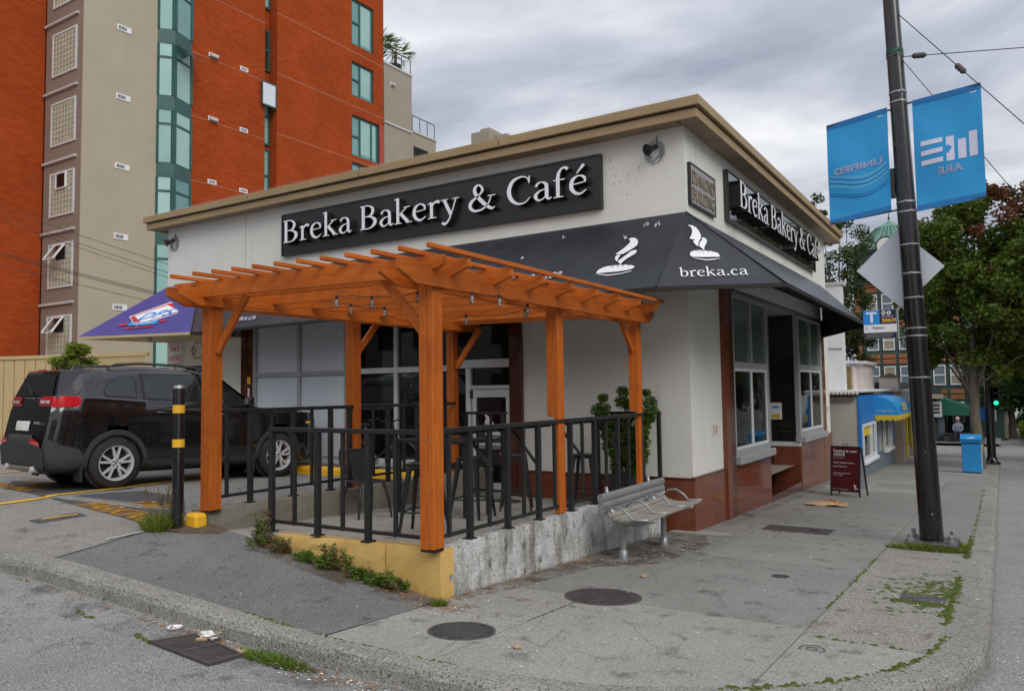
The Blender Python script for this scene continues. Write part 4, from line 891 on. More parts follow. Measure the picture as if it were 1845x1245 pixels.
# patio lamps
def wall_lamp(x, z, lab):
    t = thing('wall_lamp', lab, 'wall lamp', (x,YF,z), group='bell shaped lamps on the long facade')
    mb = MB()
    for k in range(7):
        r = .09+.012*k
        for j in range(18):
            a0 = 2*math.pi*j/18+k*.13; mb.tube([(x+r*math.cos(a0+i*.16),YF-.012-.008*((j+k+i)%3),z+r*1.08*math.sin(a0+i*.16)) for i in range(3)], .004, 4)
    mb.build('wire_nest', M['steel'], t)
    d = Vector((-.35,-.75,-.35)).normalized(); rt = d.to_track_quat('Z','Y').to_matrix()
    MB().lathe([(.03,-.09),(.042,-.02),(.05,.05),(.085,.12),(.09,.125)], (x+.01,YF-.11,z+.03), 18, rot=rt).build('shade', M['black'], t)
    c = Vector((x+.01,YF-.11,z+.03))+d*.118; MB().lathe([(.001,0),(.078,0.004)][::-1], c, 18, rot=rt).build('lens', M['frosted'], t)
    MB().tube([(x+.04,YF-.02,z+.22),(x+.05,YF-.03,z+.12),(x+.02,YF-.06,z+.08)], .008, 6).build('arm', M['black'], t)
wall_lamp(-.13, 5.30, 'black spotlight in a wire nest near the street corner'); wall_lamp(-11.85, 5.26, 'small black spotlight at the far left end of the facade')
# wall scuffs and droppings
mb = MB()
for i in range(26):
    x = -.75+random.gauss(0,.28); z = 4.95+random.gauss(0,.16)
    if x < -.97: continue
    mb.ell((x,YF-.001,z), (random.uniform(.003,.010),.002,random.uniform(.004,.02)), 6, 3)
mb.build('wall_scuffs', M['soil'], cafe, kind='stuff')

# ------------------------------------------------------------------ awning
aw = thing('awning', 'dark grey vinyl awning wrapping the cafe corner with white loaf emblems', 'awning', (XF,YF,4.3))
ZB = 3.05
A1, A2, A3, A4 = Vector((XL,YF-.01,4.27)), Vector((-10.9,YF-.01,4.28)), Vector((XF+.01,YF-.01,4.33)), Vector((XF+.01,15.45,4.33))
B0, B1, B2, B3, B4 = Vector((-12.0,3.40,3.0)), Vector((-9.47,4.25,3.02)), Vector((.33,4.25,3.10)), Vector((1.83,4.95,3.10)), Vector((1.70,12.9,3.10))
def fabric(name, quad_, m, nu=18, nv=8, sag=.02, wr=.006):
    a,b,c,d = quad_; mb = MB()
    nrm = (b-a).cross(d-a).normalized()
    for j in range(nv+1):
        for i in range(nu+1):
            u, v = i/nu, j/nv; p = (a*(1-u)+b*u)*(1-v)+(d*(1-u)+c*u)*v
            s = -sag*math.sin(math.pi*v)*(abs(math.sin(u*math.pi*max(1,round(nu/5))))) + random.uniform(-wr,wr)*(0<i<nu and 0<j<nv)*.5
            mb.v.append(p + nrm*s)
    for j in range(nv):
        for i in range(nu): mb.f.append((j*(nu+1)+i,j*(nu+1)+i+1,(j+1)*(nu+1)+i+1,(j+1)*(nu+1)+i))
    return mb.build(name, m, aw, smooth=1)
fabric('fabric_panel', (B1,B2,A3,A2), M['awning'], 40, 8)
fabric('fabric_panel', (B2,B3,A3+Vector((.001,0,0)),A3), M['awning'], 10, 8, .012)
fabric('fabric_panel', (B3,B4,A4,A3), M['awning'], 30, 8)
fabric('fabric_panel', (B4,Vector((XF+.02,15.38,3.05)),A4+Vector((0,.01,0)),A4), M['awning'], 6, 6, .01)
fabric('blue_panel', (B0,B1,A2,A1), M['awning_blue'], 14, 8, .01)
mb = MB()
for p,q in ((B1,B2),(B2,B3),(B3,B4),(B4,Vector((XF+.02,15.38,3.05)))):
    mb.beam(p-Vector((0,0,.03)), q-Vector((0,0,.03)), .02, .06, bev=.004)
mb.build('valance', M['black_rough'], aw)
mb = MB(); mb.quad(B1,B2,B3,B4,Vector((XF,15.38,3.06)),Vector((XF,YF,3.3)),Vector((-9.4,YF,3.3))); mb.v = [tuple(Vector(p)+Vector((0,0,.05))) for p in mb.v]
for p,q in ((B2,A3),(B3,A3),(B1,A2)): MB().tube([p*.996+Vector((0,0,.012)),q], .012, 6).build('seam', M['awning'], aw)
for k in range(15): y_ = 5.4+k*.62; MB().tube([(XF+.02,y_,3.75),(1.70,y_,3.12)], .014, 5).build('rib', M['awning_under'], aw)
for k in range(15): x_ = -9.2+k*.68; MB().tube([(x_,YF-.02,3.75),(x_,4.3,3.08)], .014, 5).build('rib', M['awning_under'], aw)
mb = MB(); mb.quad(B0-Vector((0,0,.05)),B1-Vector((0,0,.05)),Vector((-9.46,YF-.02,2.98)),Vector((-12.08,YF-.02,2.98))); mb.quad(B0,B1,B1-Vector((0,0,.05)),B0-Vector((0,0,.05))); mb.quad(B0-Vector((0,0,.05)),Vector((-12.08,YF-.02,2.98)),A1,B0)
mb.build('soffit', M['cream_soffit'], aw)
MB().lathe([(.02,-.11),(.045,-.09),(.035,0)], (-10.6,4.1,2.96), 12).build('downlight', M['steel'], aw)
# flat printing on the fabric
U = Vector((1,0,0)); V = (Vector((0,YF,4.33))-Vector((0,4.25,3.08))).normalized(); W = U.cross(V).normalized()
def on_front(x, t): return Vector((x,4.25,3.075)) + V*t + W*.012
for P_ in ([(-0.42,1.23),(-0.397,1.256),(-0.334,1.249),(-0.276,1.201),(-0.239,1.123),(-0.233,1.052),(-0.263,0.999),(-0.308,0.95),(-0.355,0.905),(-0.39,0.873),(-0.446,0.859),(-0.516,0.879),(-0.507,0.909),(-0.451,0.976),(-0.401,1.06),(-0.374,1.126),(-0.377,1.185),(-0.397,1.213)],[(-0.489,0.851),(-0.435,0.846),(-0.434,0.818),(-0.446,0.768),(-0.438,0.692),(-0.489,0.753),(-0.507,0.813)],[(-0.258,0.929),(-0.212,0.926),(-0.191,0.89),(-0.203,0.839),(-0.26,0.781),(-0.316,0.723),(-0.35,0.662),(-0.359,0.619),(-0.404,0.659),(-0.432,0.705),(-0.398,0.749),(-0.336,0.84),(-0.296,0.909)],[(-0.69,0.459),(-0.694,0.505),(-0.673,0.546),(-0.618,0.586),(-0.548,0.604),(-0.459,0.606),(-0.354,0.602),(-0.263,0.592),(-0.183,0.568),(-0.134,0.538),(-0.123,0.508),(-0.151,0.48),(-0.224,0.459),(-0.367,0.45),(-0.546,0.455)],[(-0.692,0.442),(-0.491,0.375),(-0.303,0.384),(-0.139,0.424),(-0.146,0.438),(-0.308,0.402),(-0.498,0.398),(-0.647,0.442)]): MB().quad(*[on_front(a,b) for a,b in P_]).build('bakery_emblem', M['white'], aw)
mb = MB()
for x_ in (-.50,-.42,-.34,-.26): mb.quad(*[on_front(a,b)+W*.002 for a,b in ((x_,.598),(x_+.012,.60),(x_+.055,.555),(x_+.05,.55))])
mb.build('loaf_scores', M['awning'], aw, kind='stuff')
sans('604-569-2288', on_front(-2.42,.46), U, V, .20, M['banner_print'], aw, 'awning_lettering', shear=.2)
sans('BREKA.CA', on_front(-8.35,.12), U, V, .15, M['banner_print'], aw, 'awning_lettering')
Uc = (B3-B2).normalized(); mid = (B2+B3)/2; Vc = (A3-mid); Vc = (Vc-Uc*Vc.dot(Uc)).normalized(); Wc = Uc.cross(Vc).normalized()
for P_ in ([(0.517,1.323),(0.574,1.314),(0.629,1.253),(0.665,1.147),(0.676,1.055),(0.663,0.989),(0.638,0.935),(0.622,0.87),(0.616,0.811),(0.585,0.85),(0.554,0.94),(0.575,0.954),(0.59,0.978),(0.544,0.981),(0.516,1.003),(0.55,1.086),(0.569,1.187),(0.557,1.269)],[(0.671,1.006),(0.712,1.013),(0.74,0.973),(0.744,0.917),(0.725,0.863),(0.702,0.81),(0.687,0.731),(0.667,0.764),(0.633,0.81),(0.635,0.869),(0.657,0.923),(0.691,0.969)],[(0.487,0.629),(0.499,0.688),(0.534,0.718),(0.593,0.73),(0.657,0.726),(0.72,0.711),(0.795,0.692),(0.855,0.654),(0.881,0.606),(0.868,0.568),(0.668,0.574),(0.509,0.589)],[(0.508,0.574),(0.6,0.531),(0.698,0.5),(0.801,0.509),(0.899,0.541),(0.803,0.53),(0.701,0.521),(0.601,0.548)]): MB().quad(*[B2+Uc*a+Vc*b+Wc*.010 for a,b in P_]).build('bakery_emblem', M['white'], aw)
mb = MB()
for x_ in (.58,.64,.70,.76): mb.quad(*[B2+Uc*a+Vc*b+Wc*.012 for a,b in ((x_,.732),(x_+.008,.73),(x_+.045,.675),(x_+.04,.67))])
mb.build('loaf_scores', M['awning'], aw, kind='stuff')
wd = serif_width('breka.ca', .26); serif_text('breka.ca', B2 + Uc*(.76-wd/2) + Vc*.17 + Wc*.010, Uc, Vc, .26, .001, M['white'], aw, 'awning_letter')
# parking emblem on the blue panel
Ub = (B1-B0).normalized(); Vb = (A1*.5+A2*.5-(B0*.5+B1*.5)); Vb = (Vb-Ub*Vb.dot(Ub)).normalized(); Wb = Ub.cross(Vb).normalized()
def onb(u, v, d=.012): return B0 + Ub*u + Vb*v + Wb*d
def polyb(pts, m, d, name): MB().quad(*[onb(u,v,d) for u,v in pts]).build(name, m, aw)
polyb([(0.721,0.762),(1.373,1.361),(1.97,0.892),(1.19,0.314)], M['white'], .014, 'emblem_panel'); polyb([(0.764,0.74),(1.398,1.31),(1.93,0.905),(1.158,0.361)], M['red'], .017, 'emblem_panel'); polyb([(0.863,0.759),(1.392,1.203),(1.859,0.893),(1.253,0.451)], M['white'], .020, 'emblem_panel')
sans('DPS', onb(1.02,.545,.023), (Ub*.97+Vb*.26).normalized(), (Vb-Ub*.05).normalized(), .42, M['blue'], aw, 'emblem_lettering', shear=.3, bold=.015)
polyb([(0.972,0.345),(0.942,0.514),(1.083,0.47),(1.608,0.538),(1.643,0.374),(1.336,0.329)], M['shop_awning'], .025, 'emblem_ribbon')
sans('PARKING', onb(1.05,.375,.029), (Ub+Vb*.09).normalized(), Vb, .11, M['white'], aw, 'emblem_lettering', shear=.2)
for P_ in ([(0.69,0.426),(0.889,0.464),(0.928,0.389),(0.72,0.365)],[(1.629,0.514),(1.8,0.531),(1.802,0.468),(1.703,0.441)],[(0.912,0.261),(1.604,0.316),(1.648,0.268),(1.046,0.219)]): polyb(P_, M['red'], .02, 'emblem_print')
mb = MB()   # bird droppings and scuffs on the vinyl
for x,tt in ((-.25,1.62),(-.05,1.58),(-1.6,1.55),(-2.2,1.1),(-.5,1.35)):
    for k in range(5):
        p = on_front(x+random.uniform(-.04,.04), tt+random.uniform(-.06,.02)); mb.quad(p,p+U*.012,p+U*.01-V*random.uniform(.02,.09),p-V*.02)
mb.build('droppings', M['white'], aw, kind='stuff')

# ------------------------------------------------------------------ signs on the cafe
def fascia_sign(lab, O, U, W_, H_, face, letter_h, xs, gl):
    O, U = Vector(O), Vector(U); V = Vector((0,0,1)); Wn = U.cross(V)
    t = thing('shop_sign', lab, 'sign', tuple(O))
    MB().prism([(0,0),(W_,0),(W_,H_),(0,H_)], O, U, V, -.002, .075).build('board', M[face], t)
    mb = MB()
    for (a,b,c,d) in ((0,0,W_,.03),(0,H_-.03,W_,H_),(0,.03,.03,H_-.03),(W_-.03,.03,W_,H_-.03)): mb.prism([(a,b),(c,b),(c,d),(a,d)], O, U, V, .0755, .088)
    mb.build('border', M['black'], t)
    txt = 'Breka Bakery & Caf\u00e9'; w0 = serif_width(txt, letter_h, 1.0, .24); xs = (W_*.955)/w0
    return t, O + U*(W_*.022) + V*.235, xs
t, O, xs = fascia_sign('long black sign with white raised lettering on the long facade', (-8.18,YF,4.56), (1,0,0), 7.19, .85, 'sign_black', .62, 1, 0)
serif_text('Breka Bakery & Caf\u00e9', O + Vector((0,-.075,0)), (1,0,0), (0,0,1), .62, .11, M['black_rough'], t, 'letter_return', xs, .24)
serif_text('Breka Bakery & Caf\u00e9', O + Vector((0,-.187,0)), (1,0,0), (0,0,1), .62, .006, M['letter_white'], t, 'letter', xs, .24)
t, O, xs = fascia_sign('glossy black sign with white raised lettering facing the street', (XF,7.38,4.55), (0,1,0), 7.15, .85, 'sign_gloss', .62, 1, 0)
serif_text('Breka Bakery & Caf\u00e9', O + Vector((.075,0,0)), (0,1,0), (0,0,1), .62, .15, M['black_rough'], t, 'letter_return', xs, .24)
serif_text('Breka Bakery & Caf\u00e9', O + Vector((.227,0,0)), (0,1,0), (0,0,1), .62, .006, M['letter_white'], t, 'letter', xs, .24)
t = thing('building_plaque', 'grey bronze plaque with raised name beside the street corner', 'plaque', (XF,6.2,4.5))
MB().box((XF-.002,5.63,4.50),(XF+.045,6.77,5.07),.004).build('plate', M['bronze'], t)
mb = MB()
for a,b,c,d in ((5.61,4.475,6.79,4.50),(5.61,5.07,6.79,5.095),(5.61,4.50,5.632,5.07),(6.768,4.50,6.79,5.07)): mb.box((XF,a,b),(XF+.055,c,d),.003)
mb.build('border', M['sign_black'], t)
for txt, zz in (('DIAMOND',4.80),('BUILDING',4.55)):
    w0 = serif_width(txt,.25); serif_text(txt, (XF+.045,5.67,zz), (0,1,0), (0,0,1), .25, .018, M['bronze_edge'], t, 'letter', 1.05/w0)
t = thing('parking_sign', 'white pay for parking sign with red letters and arrow on the wall', 'sign', (-11.77,YF,2.4))
MB().box((-12.04,YF-.02,2.24),(-11.50,YF-.004,2.96),.006).build('plate', M['white'], t)
mb = MB()
for a,b,c,d in ((-12.01,2.27,-11.53,2.28),(-12.01,2.92,-11.53,2.93),(-12.01,2.28,-12.0,2.92),(-11.54,2.28,-11.53,2.92)): mb.box((a,YF-.023,b),(c,YF-.0195,d))
mb.build('border', M['tower_grey'], t)
for txt,z,s in (('PAY',2.75,.20),('HERE',2.55,.19),('FOR PARKING',2.455,.075)): sans(txt,(-11.77,YF-.021,z),(1,0,0),(0,0,1),s,M['red'],t,'lettering',align='CENTER',bold=.012)
MB().prism([(-.03,.06),(.03,.14),(.06,.12),(.0,.04),(.035,.015),(-.07,-.02),(-.065,.09)], (-11.77,YF-.021,2.31), (1,0,0), (0,0,1), 0, .002).build('arrow', M['red'], t)
t = thing('direction_board', 'white and black wall board with arrow half hidden by the left post', 'sign', (-11.0,YF,2.3))
MB().box((-11.38,YF-.018,2.42),(-10.3,YF-.004,3.0),.003).build('plate', M['stucco'], t); MB().box((-11.38,YF-.018,2.10),(-10.3,YF-.004,2.418),.003).build('arrow_plate', M['navy'], t)
MB().tube([(-10.95+.22*math.cos(k*math.pi/3),YF-.02,2.76+.20*math.sin(k*math.pi/3)) for k in range(6)], .012, 4, closed=True).build('emblem', M['red'], t)
sans('D', (-11.17,YF-.019,2.68),(1,0,0),(0,0,1),.22,M['sign_black'],t,'lettering',bold=.01); sans('Cafe', (-11.0,YF-.019,2.2),(1,0,0),(0,0,1),.2,M['white'],t,'lettering')
MB().prism([(0,.06),(.08,.13),(.08,.09),(.17,.09),(.17,.03),(.08,.03),(.08,-.01)], (-11.26,YF-.019,2.2), (1,0,0), (0,0,1), 0, .002).build('arrow', M['white'], t)
t = thing('parking_notice', 'dark blue no parking notice low on the frosted window', 'notice', (-8.3,YF,1.3))
MB().box((-8.55,YF-.012,1.12),(-7.80,YF+.03,1.44)).build('plate', M['navy'], t)
for txt,z in (('PAY PARKING',1.32),('IN EFFECT',1.19)): sans(txt,(-8.17,YF-.013,z),(1,0,0),(0,0,1),.10,M['white'],t,'lettering',align='CENTER',bold=.01)

# ================================================================== PERGOLA
perg = thing('pergola', 'orange stained timber pergola over the fenced cafe patio', 'pergola', (-1.6,2.3,.3))
tz = lambda x: -.016*x
def post(x, y, w_, zb, zt, split=None):
    h = w_/2; seam = .004
    if split is None:
        p = MB().box((x-h,y-h,zb),(x+h*.1,y+h,zt),.005).box((x+h*.1+.002,y-h+.002,zb+.004),(x+h,y+h-.002,zt),.005)
    else:
        p = MB().box((x-h,y-h,split),(x+h*.1,y+h,zt),.005).box((x+h*.1+.002,y-h+.002,zb),(x+h,y+h-.002,zt),.005)
    return p.build('post', M['wood'], perg)
for i,(x,y,w_,zb,sp) in enumerate([(-.055,-.03,.15,.425,None),(-.12,2.29,.145,.405,1.47),(-.12,4.54,.14,.38,1.47),(-3.12,.05,.155,.53,None),(-3.30,2.40,.15,.51,None),(-3.36,4.72,.14,.50,None)]):
    po = post(x,y,w_,zb,2.70+tz(x),sp)
    if i in (0,3): MB().box((x-.07,y-.07,zb-.02),(x+.07,y+.07,zb-.001)).build('base_plate', M['black'], po)
    mb = MB()
    for zz in (zb+.06,zb+.5,1.15,1.33): mb.lathe([(.007,0),(.007,.004),(.003,.006)], (x+w_/2*.45,y-w_/2+.001,zz), 8, rot=Matrix.Rotation(rad(90),3,'X'))
    mb.build('screw', M['steel'], po, kind='stuff')
def tail(mb, axis, a0, a1, c, th, z0, z1, cut0=.22, cut1=.22, zf=None):
    """board along an axis with the lower corner of each end cut off"""
    zf = zf or (lambda a: 0); hh = z1-z0
    P = [(a0,z1+zf(a0)),(a0,z0+hh*.52+zf(a0)),(a0+cut0,z0+zf(a0+cut0)),(a1-cut1,z0+zf(a1-cut1)),(a1,z0+hh*.52+zf(a1)),(a1,z1+zf(a1))][::-1]
    P = P[::-1]
    if axis == 'y': mb.prism(P, (c-th/2,0,0), (0,1,0), (0,0,1), 0, th)
    else: mb.prism(P, (0,c+th/2,0), (1,0,0), (0,0,1), 0, th)
for x,y0,y1 in ((.045,-.58,4.80),(-.205,-.52,4.80),(-3.02,-.42,4.98),(-3.24,-.42,4.98)):
    mb = MB(); tail(mb,'y',y0,y1,x,.042,2.655+tz(x),2.835+tz(x)); mb.build('beam', M['wood_y'], perg)
for k,y in enumerate((-.135,.10,.79,1.39,2.0,2.61,3.21,3.84,4.45)):
    mb = MB(); x1 = .18 if k == 0 else .27; tail(mb,'x',-3.50,x1,y,.045,2.745,2.915,.24,.24,zf=tz); mb.build('rafter', M['wood_x'], perg)
for k in range(12):
    x = -3.03+.3*k if k else -3.10; MB().box((x-.02,-.47,2.918+tz(x)),(x+.02,4.63,2.958+tz(x)),.004).build('slat', M['wood_y'], perg)
def brace(p, q, w_=.09, h_=.042, up=(0,1,0)): 
    mb = MB().beam(p, q, h_, w_, up=(0,0,1), bev=.003); mb.build('brace', M['wood'], perg)
brace((-3.03,.05,2.22),(-2.55,.05,2.82)); brace((-.13,-.03,2.28),(-.60,-.03,2.80)); brace((-.12,4.46,2.28),(-.12,4.02,2.76)); brace((-3.28,4.72,2.15),(-2.82,4.72,2.74)); brace((-3.30,2.47,2.3),(-3.30,2.9,2.76))
MB().box((-3.33,-.16,2.83),(-3.10,-.157,2.93)).build('end_block', M['wood_x'], perg)
# string of lamps
t = thing('string_lights', 'string of clear bulbs hung on black cord beneath the rafters', 'string lights', (-1,1,2.6))
runs = [[(.02,-.03,2.66),(.06,.43,2.66),(.13,.78,2.66),(-.06,1.61,2.66),(-.33,2.0,2.66),(-1.22,2.12,2.66),(-2.06,2.2,2.66),(-1.9,1.5,2.66),(-1.38,.87,2.66),(-1.45,.44,2.66),(-1.62,.2,2.70)],[(-1.11,-.1,2.66),(-1.0,.0,2.67),(-.87,.12,2.66),(-.3,.1,2.66),(-.12,.0,2.68)],[(-1.38,.87,2.66),(-2.3,.6,2.70),(-2.9,.3,2.72)]]
for rn in runs:
    path = []
    for a,b in zip(rn,rn[1:]):
        a,b = Vector(a),Vector(b); 
        for i in range(6): s = i/6; path.append(a+(b-a)*s-Vector((0,0,.05*(b-a).length*4*s*(1-s))))
    MB().tube(path+[Vector(rn[-1])], .0035, 5).build('cord', M['wire'], t)
for (x,y) in [(-1.11,-.1),(-.87,.12),(-1.45,.44),(-1.38,.87),(-.3,.1),(-2.06,2.2),(.06,.43),(.13,.78),(-.33,2.0),(-.06,1.61),(-1.22,2.12),(-1.8,2.16)]:
    b = MB().lathe([(.001,-.105),(.012,-.10),(.024,-.075),(.024,-.06),(.014,-.03),(.012,-.025)], (x,y,2.655), 12).build('bulb', M['bulb'], t, smooth=1)
    MB().lathe([(.013,-.028),(.014,0),(.008,.012)], (x,y,2.655), 10).build('socket', M['wire'], b); MB().tube([(x,y,2.63),(x+.006,y,2.59),(x-.004,y,2.565)], .003, 4).build('filament', M['filament'], b)

# ------------------------------------------------------------------ railings
def railing(lab, axis, c, a0, a1, z0f, z1f, thick, thin, zfoot, low=.09):
    """steel railing along one axis; heavier posts on foot plates, thin balusters between the rails"""
    t = thing('patio_railing', lab, 'railing', ((a0+a1)/2,c,z0f((a0+a1)/2)) if axis == 'x' else (c,(a0+a1)/2,z0f((a0+a1)/2)))
    P = (lambda a,o,z: (a,c+o,z)) if axis == 'x' else (lambda a,o,z: (c+o,a,z))
    MB().beam(P(a0,0,z1f(a0)-.022), P(a1,0,z1f(a1)-.022), .06, .044, bev=.004).build('top_rail', M['black'], t)
    MB().beam(P(a0,0,z0f(a0)+low), P(a1,0,z0f(a1)+low), .032, .032, bev=.003).build('bottom_rail', M['black'], t)
    for a in thick:
        MB().box(P(a-.027,-.027,zfoot(a)),P(a+.027,.027,z1f(a)-.045),.003).build('post', M['black'], t)
        MB().box(P(a-.05,-.05,zfoot(a)-.004),P(a+.05,.05,zfoot(a)+.01),.002).build('foot_plate', M['black'], t)
    for a in thin: MB().box(P(a-.017,-.017,z0f(a)+low-.02),P(a+.017,.017,z1f(a)-.045),.002).build('baluster', M['black'], t)
    return t
fl = lambda y: .30-.045*y
railing('black railing along the street side of the patio, on the peeling white wall','y',-.07,.06,4.62,lambda y:.41-.006*y,lambda y:1.435,(.545,1.19,1.80,2.52,3.14,3.80,4.58),(.23,.87,1.50,2.15,2.82,3.46,4.15),lambda y:.42-.009*y)
railing('black railing at the patio front on the yellow wall','x',.05,-2.19,-.14,lambda x:.40,lambda x:1.425,(-2.16,-1.51,-.86),(-1.83,-1.18,-.53),lambda x:.385 if x<-1.6 else .402)
railing('black railing on the concrete curb facing the black car','y',-3.24,.14,2.32,lambda y:.55,lambda y:1.60,(.66,1.30,1.92,2.26),(.34,.97,1.60),lambda y:.525)
railing('black railing behind the bicycle near the dark windows','y',-3.26,2.52,4.64,lambda y:.54,lambda y:1.60,(3.05,3.70,4.35),(2.75,3.4,4.05),lambda y:.51)
railing('short dark railing across the back of the patio by the glass door','x',4.86,-3.28,-2.42,lambda x:.12,lambda x:1.44,(-3.2,-2.5),(-2.98,-2.72),lambda x:.09)
railing('small black railing section behind the potted shrub','x',5.08,-1.0,.02,lambda x:.38,lambda x:1.44,(-.97,-.01),(-.73,-.49,-.25),lambda x:.36)
# ------------------------------------------------------------------ furniture on the patio
t = thing('bar_counter', 'black bar counter with diagonal brackets along the inside of the street railing', 'counter', (-.32,2.2,fl(2.2)))
MB().box((-.50,.25,1.36),(-.11,2.16,1.395),.004).build('counter_top', M['black'], t); MB().box((-.50,2.45,1.36),(-.11,4.35,1.395),.004).build('counter_top', M['black'], t)
for y in (1.0,1.85,2.9,3.9): MB().beam((-.12,y,.98),(-.44,y,1.35), .03, .03).build('bracket', M['black'], t)
t = thing('bar_table', 'tall black patio table with a slim shelf behind the front post', 'table', (-2.15,2.9,fl(2.9)))
MB().box((-2.75,2.55,1.10),(-1.55,3.20,1.145),.005).build('table_top', M['black'], t); MB().box((-2.65,2.65,.78),(-1.65,3.1,.81),.004).build('shelf', M['black'], t)
for x in (-2.68,-1.62):
    for y in (2.62,3.13): MB().box((x-.02,y-.02,fl(y)),(x+.02,y+.02,1.10),.003).build('leg', M['black'], t)
def stool(loc, lab, rz):
    t = thing('bar_stool', lab, 'bar stool', (0,0,0), 'black metal bar stools on the patio')
    MB().box((-.15,-.15,.735),(.15,.15,.76),.012).box((-.14,-.14,.70),(.14,.14,.734),.008).build('seat', M['black'], t)
    for sx in (-1,1):
        for sy in (-1,1):
            MB().add([(sx*.145,sy*.145,.72),(sx*.095,sy*.145,.72),(sx*.095,sy*.095,.72),(sx*.145,sy*.095,.72),(sx*.225,sy*.225,0),(sx*.200,sy*.225,0),(sx*.200,sy*.200,0),(sx*.225,sy*.200,0)],[(0,1,2,3),(4,7,6,5),(0,4,5,1),(1,5,6,2),(2,6,7,3),(3,7,4,0)]).build('leg', M['black'], t)
    z = .24; r = .19
    for a,b in (((-r,-r),(r,-r)),((r,-r),(r,r)),((r,r),(-r,r)),((-r,r),(-r,-r))): MB().tube([(*a,z),(*b,z)], .010, 6).build('foot_rail', M['black'], t)
    t.location = loc; t.rotation_euler = (0,0,rz); return t
s0 = stool((-1.25,1.35,fl(1.35)), 'bar stool almost hidden by the front orange post', .35)
for (x,y,r,l) in ((-1.60,2.75,.1,'second bar stool to the right of the front post'),(-1.60,3.80,.5,'bar stool in front of the patio floor drain'),(-1.0,4.70,.2,'bar stool against the cream wall next to the shrub')): dup(s0,(x,y,fl(y)),l,r)
t = thing('patio_chair', 'black metal chair with backrest beside the concrete curb', 'chair', (0,0,0))
MB().box((-.19,-.19,.43),(.19,.19,.455),.015).build('seat', M['black'], t)
for sx in (-1,1):
    MB().tube([(sx*.16,-.16,.43),(sx*.20,-.20,.25),(sx*.23,-.23,0)], [.022,.018,.012], 6).build('leg', M['black'], t); MB().tube([(sx*.16,.16,.43),(sx*.20,.21,.25),(sx*.22,.25,0)], [.022,.018,.012], 6).build('leg', M['black'], t)
MB().tube([(-.17,.17,.44),(-.185,.22,.68),(-.15,.24,.83),(.15,.24,.83),(.185,.22,.68),(.17,.17,.44)], .013, 7).build('back_frame', M['black'], t)
mb = MB(); mb.prism([(-.08,.45),(.08,.45),(.13,.82),(-.13,.82)], (0,.225,0), (1,0,0), (0,0,1), -.004, .004); mb.v = [(x,y-.05*(1-(z-.45)/.37),z) for x,y,z in mb.v]; mb.build('splat', M['black'], t)
t.location = (-2.70,2.0,fl(2.0)); t.rotation_euler = (0,0,rad(72))
# shrub in its pot
t = thing('potted_shrub', 'green clipped yew in a black square pot behind the end post', 'plant', (-.42,4.86,fl(4.9)))
MB().lathe([(.20,0),(.25,.50),(.24,.50),(.20,.44),(.001,.44)], (-.42,4.80,fl(4.9)), 4, rot=Matrix.Rotation(rad(45),3,'Z')).build('pot', M['pot'], t)
def leaf_cloud(centers, n_each, rad_, size, name, m, parent, elong=2.2, droop=0.0, kind='stuff', flat=.35):
    """many separate leaf blades scattered through clumps"""
    V = []; F = []
    for (c, r) in centers:
        n = int(n_each)
        d = RNG.normal(size=(n,3)); d /= np.linalg.norm(d,axis=1)[:,None]; rr = r*RNG.random(n)**.45
        P = np.array(c)+d*rr[:,None]*np.array([1,1,.85])
        a = RNG.normal(size=(n,3)); a[:,2] = a[:,2]*flat - droop; a /= np.linalg.norm(a,axis=1)[:,None]
        b = np.cross(a, RNG.normal(size=(n,3))); b /= np.linalg.norm(b,axis=1)[:,None]
        s = size*(.6+.8*RNG.random(n))[:,None]
        q = np.stack([P-a*s*elong*.5, P+b*s*.5, P+a*s*elong*.5, P-b*s*.5],1)
        V.append(q.reshape(-1,3))
    V = np.concatenate(V); k = len(V)//4; F = np.arange(4*k).reshape(-1,4)
    o = Vector((0,0,0)); p = parent
    while p is not None: o += p.location; p = p.parent
    V = V - np.array(o)
    me = bpy.data.meshes.new(name); me.vertices.add(4*k); me.vertices.foreach_set('co', V.ravel().astype(np.float32)); me.loops.add(4*k); me.loops.foreach_set('vertex_index', F.ravel().astype(np.int32)); me.polygons.add(k); me.polygons.foreach_set('loop_start', np.arange(0,4*k,4).astype(np.int32)); me.update(); me.validate()
    me.materials.append(m); ob = bpy.data.objects.new(name, me); COL.objects.link(ob); ob.parent = parent
    if kind: ob['kind'] = kind
    return ob
cl = []; st = MB()
for (dx,dy,h) in ((-.30,.0,1.55),(-.40,.05,1.38),(.28,.05,1.60),(.36,.0,1.25),(0,.0,1.45),(-.1,.1,1.2),(.2,-.05,1.1),(.25,0,.8),(-.2,0,.9),(.02,.05,1.62),(.40,.04,1.52)):
    x0,y0,z0 = -.42,4.82,fl(4.9)+.4; x1,y1,z1 = x0+dx,y0+dy,fl(4.9)+h
    st.tube([(x0,y0,z0),((x0+x1)/2+random.uniform(-.04,.04),(y0+y1)/2,(z0+z1)/2),(x1,y1,z1)], [.014,.010,.005], 5)
    for k in range(6):
        s = .35+.65*k/5; cl.append(((x0+(x1-x0)*s**.8+random.uniform(-.05,.05), y0+(y1-y0)*s+random.uniform(-.06,.06), z0+(z1-z0)*s+random.uniform(-.03,.05)), random.uniform(.07,.12)))
st.build('stem', M['bark'], t, kind='stuff'); leaf_cloud(cl, 260, 0, .017, 'foliage', M['leaf_yew'], t, elong=3.6, droop=-.25)
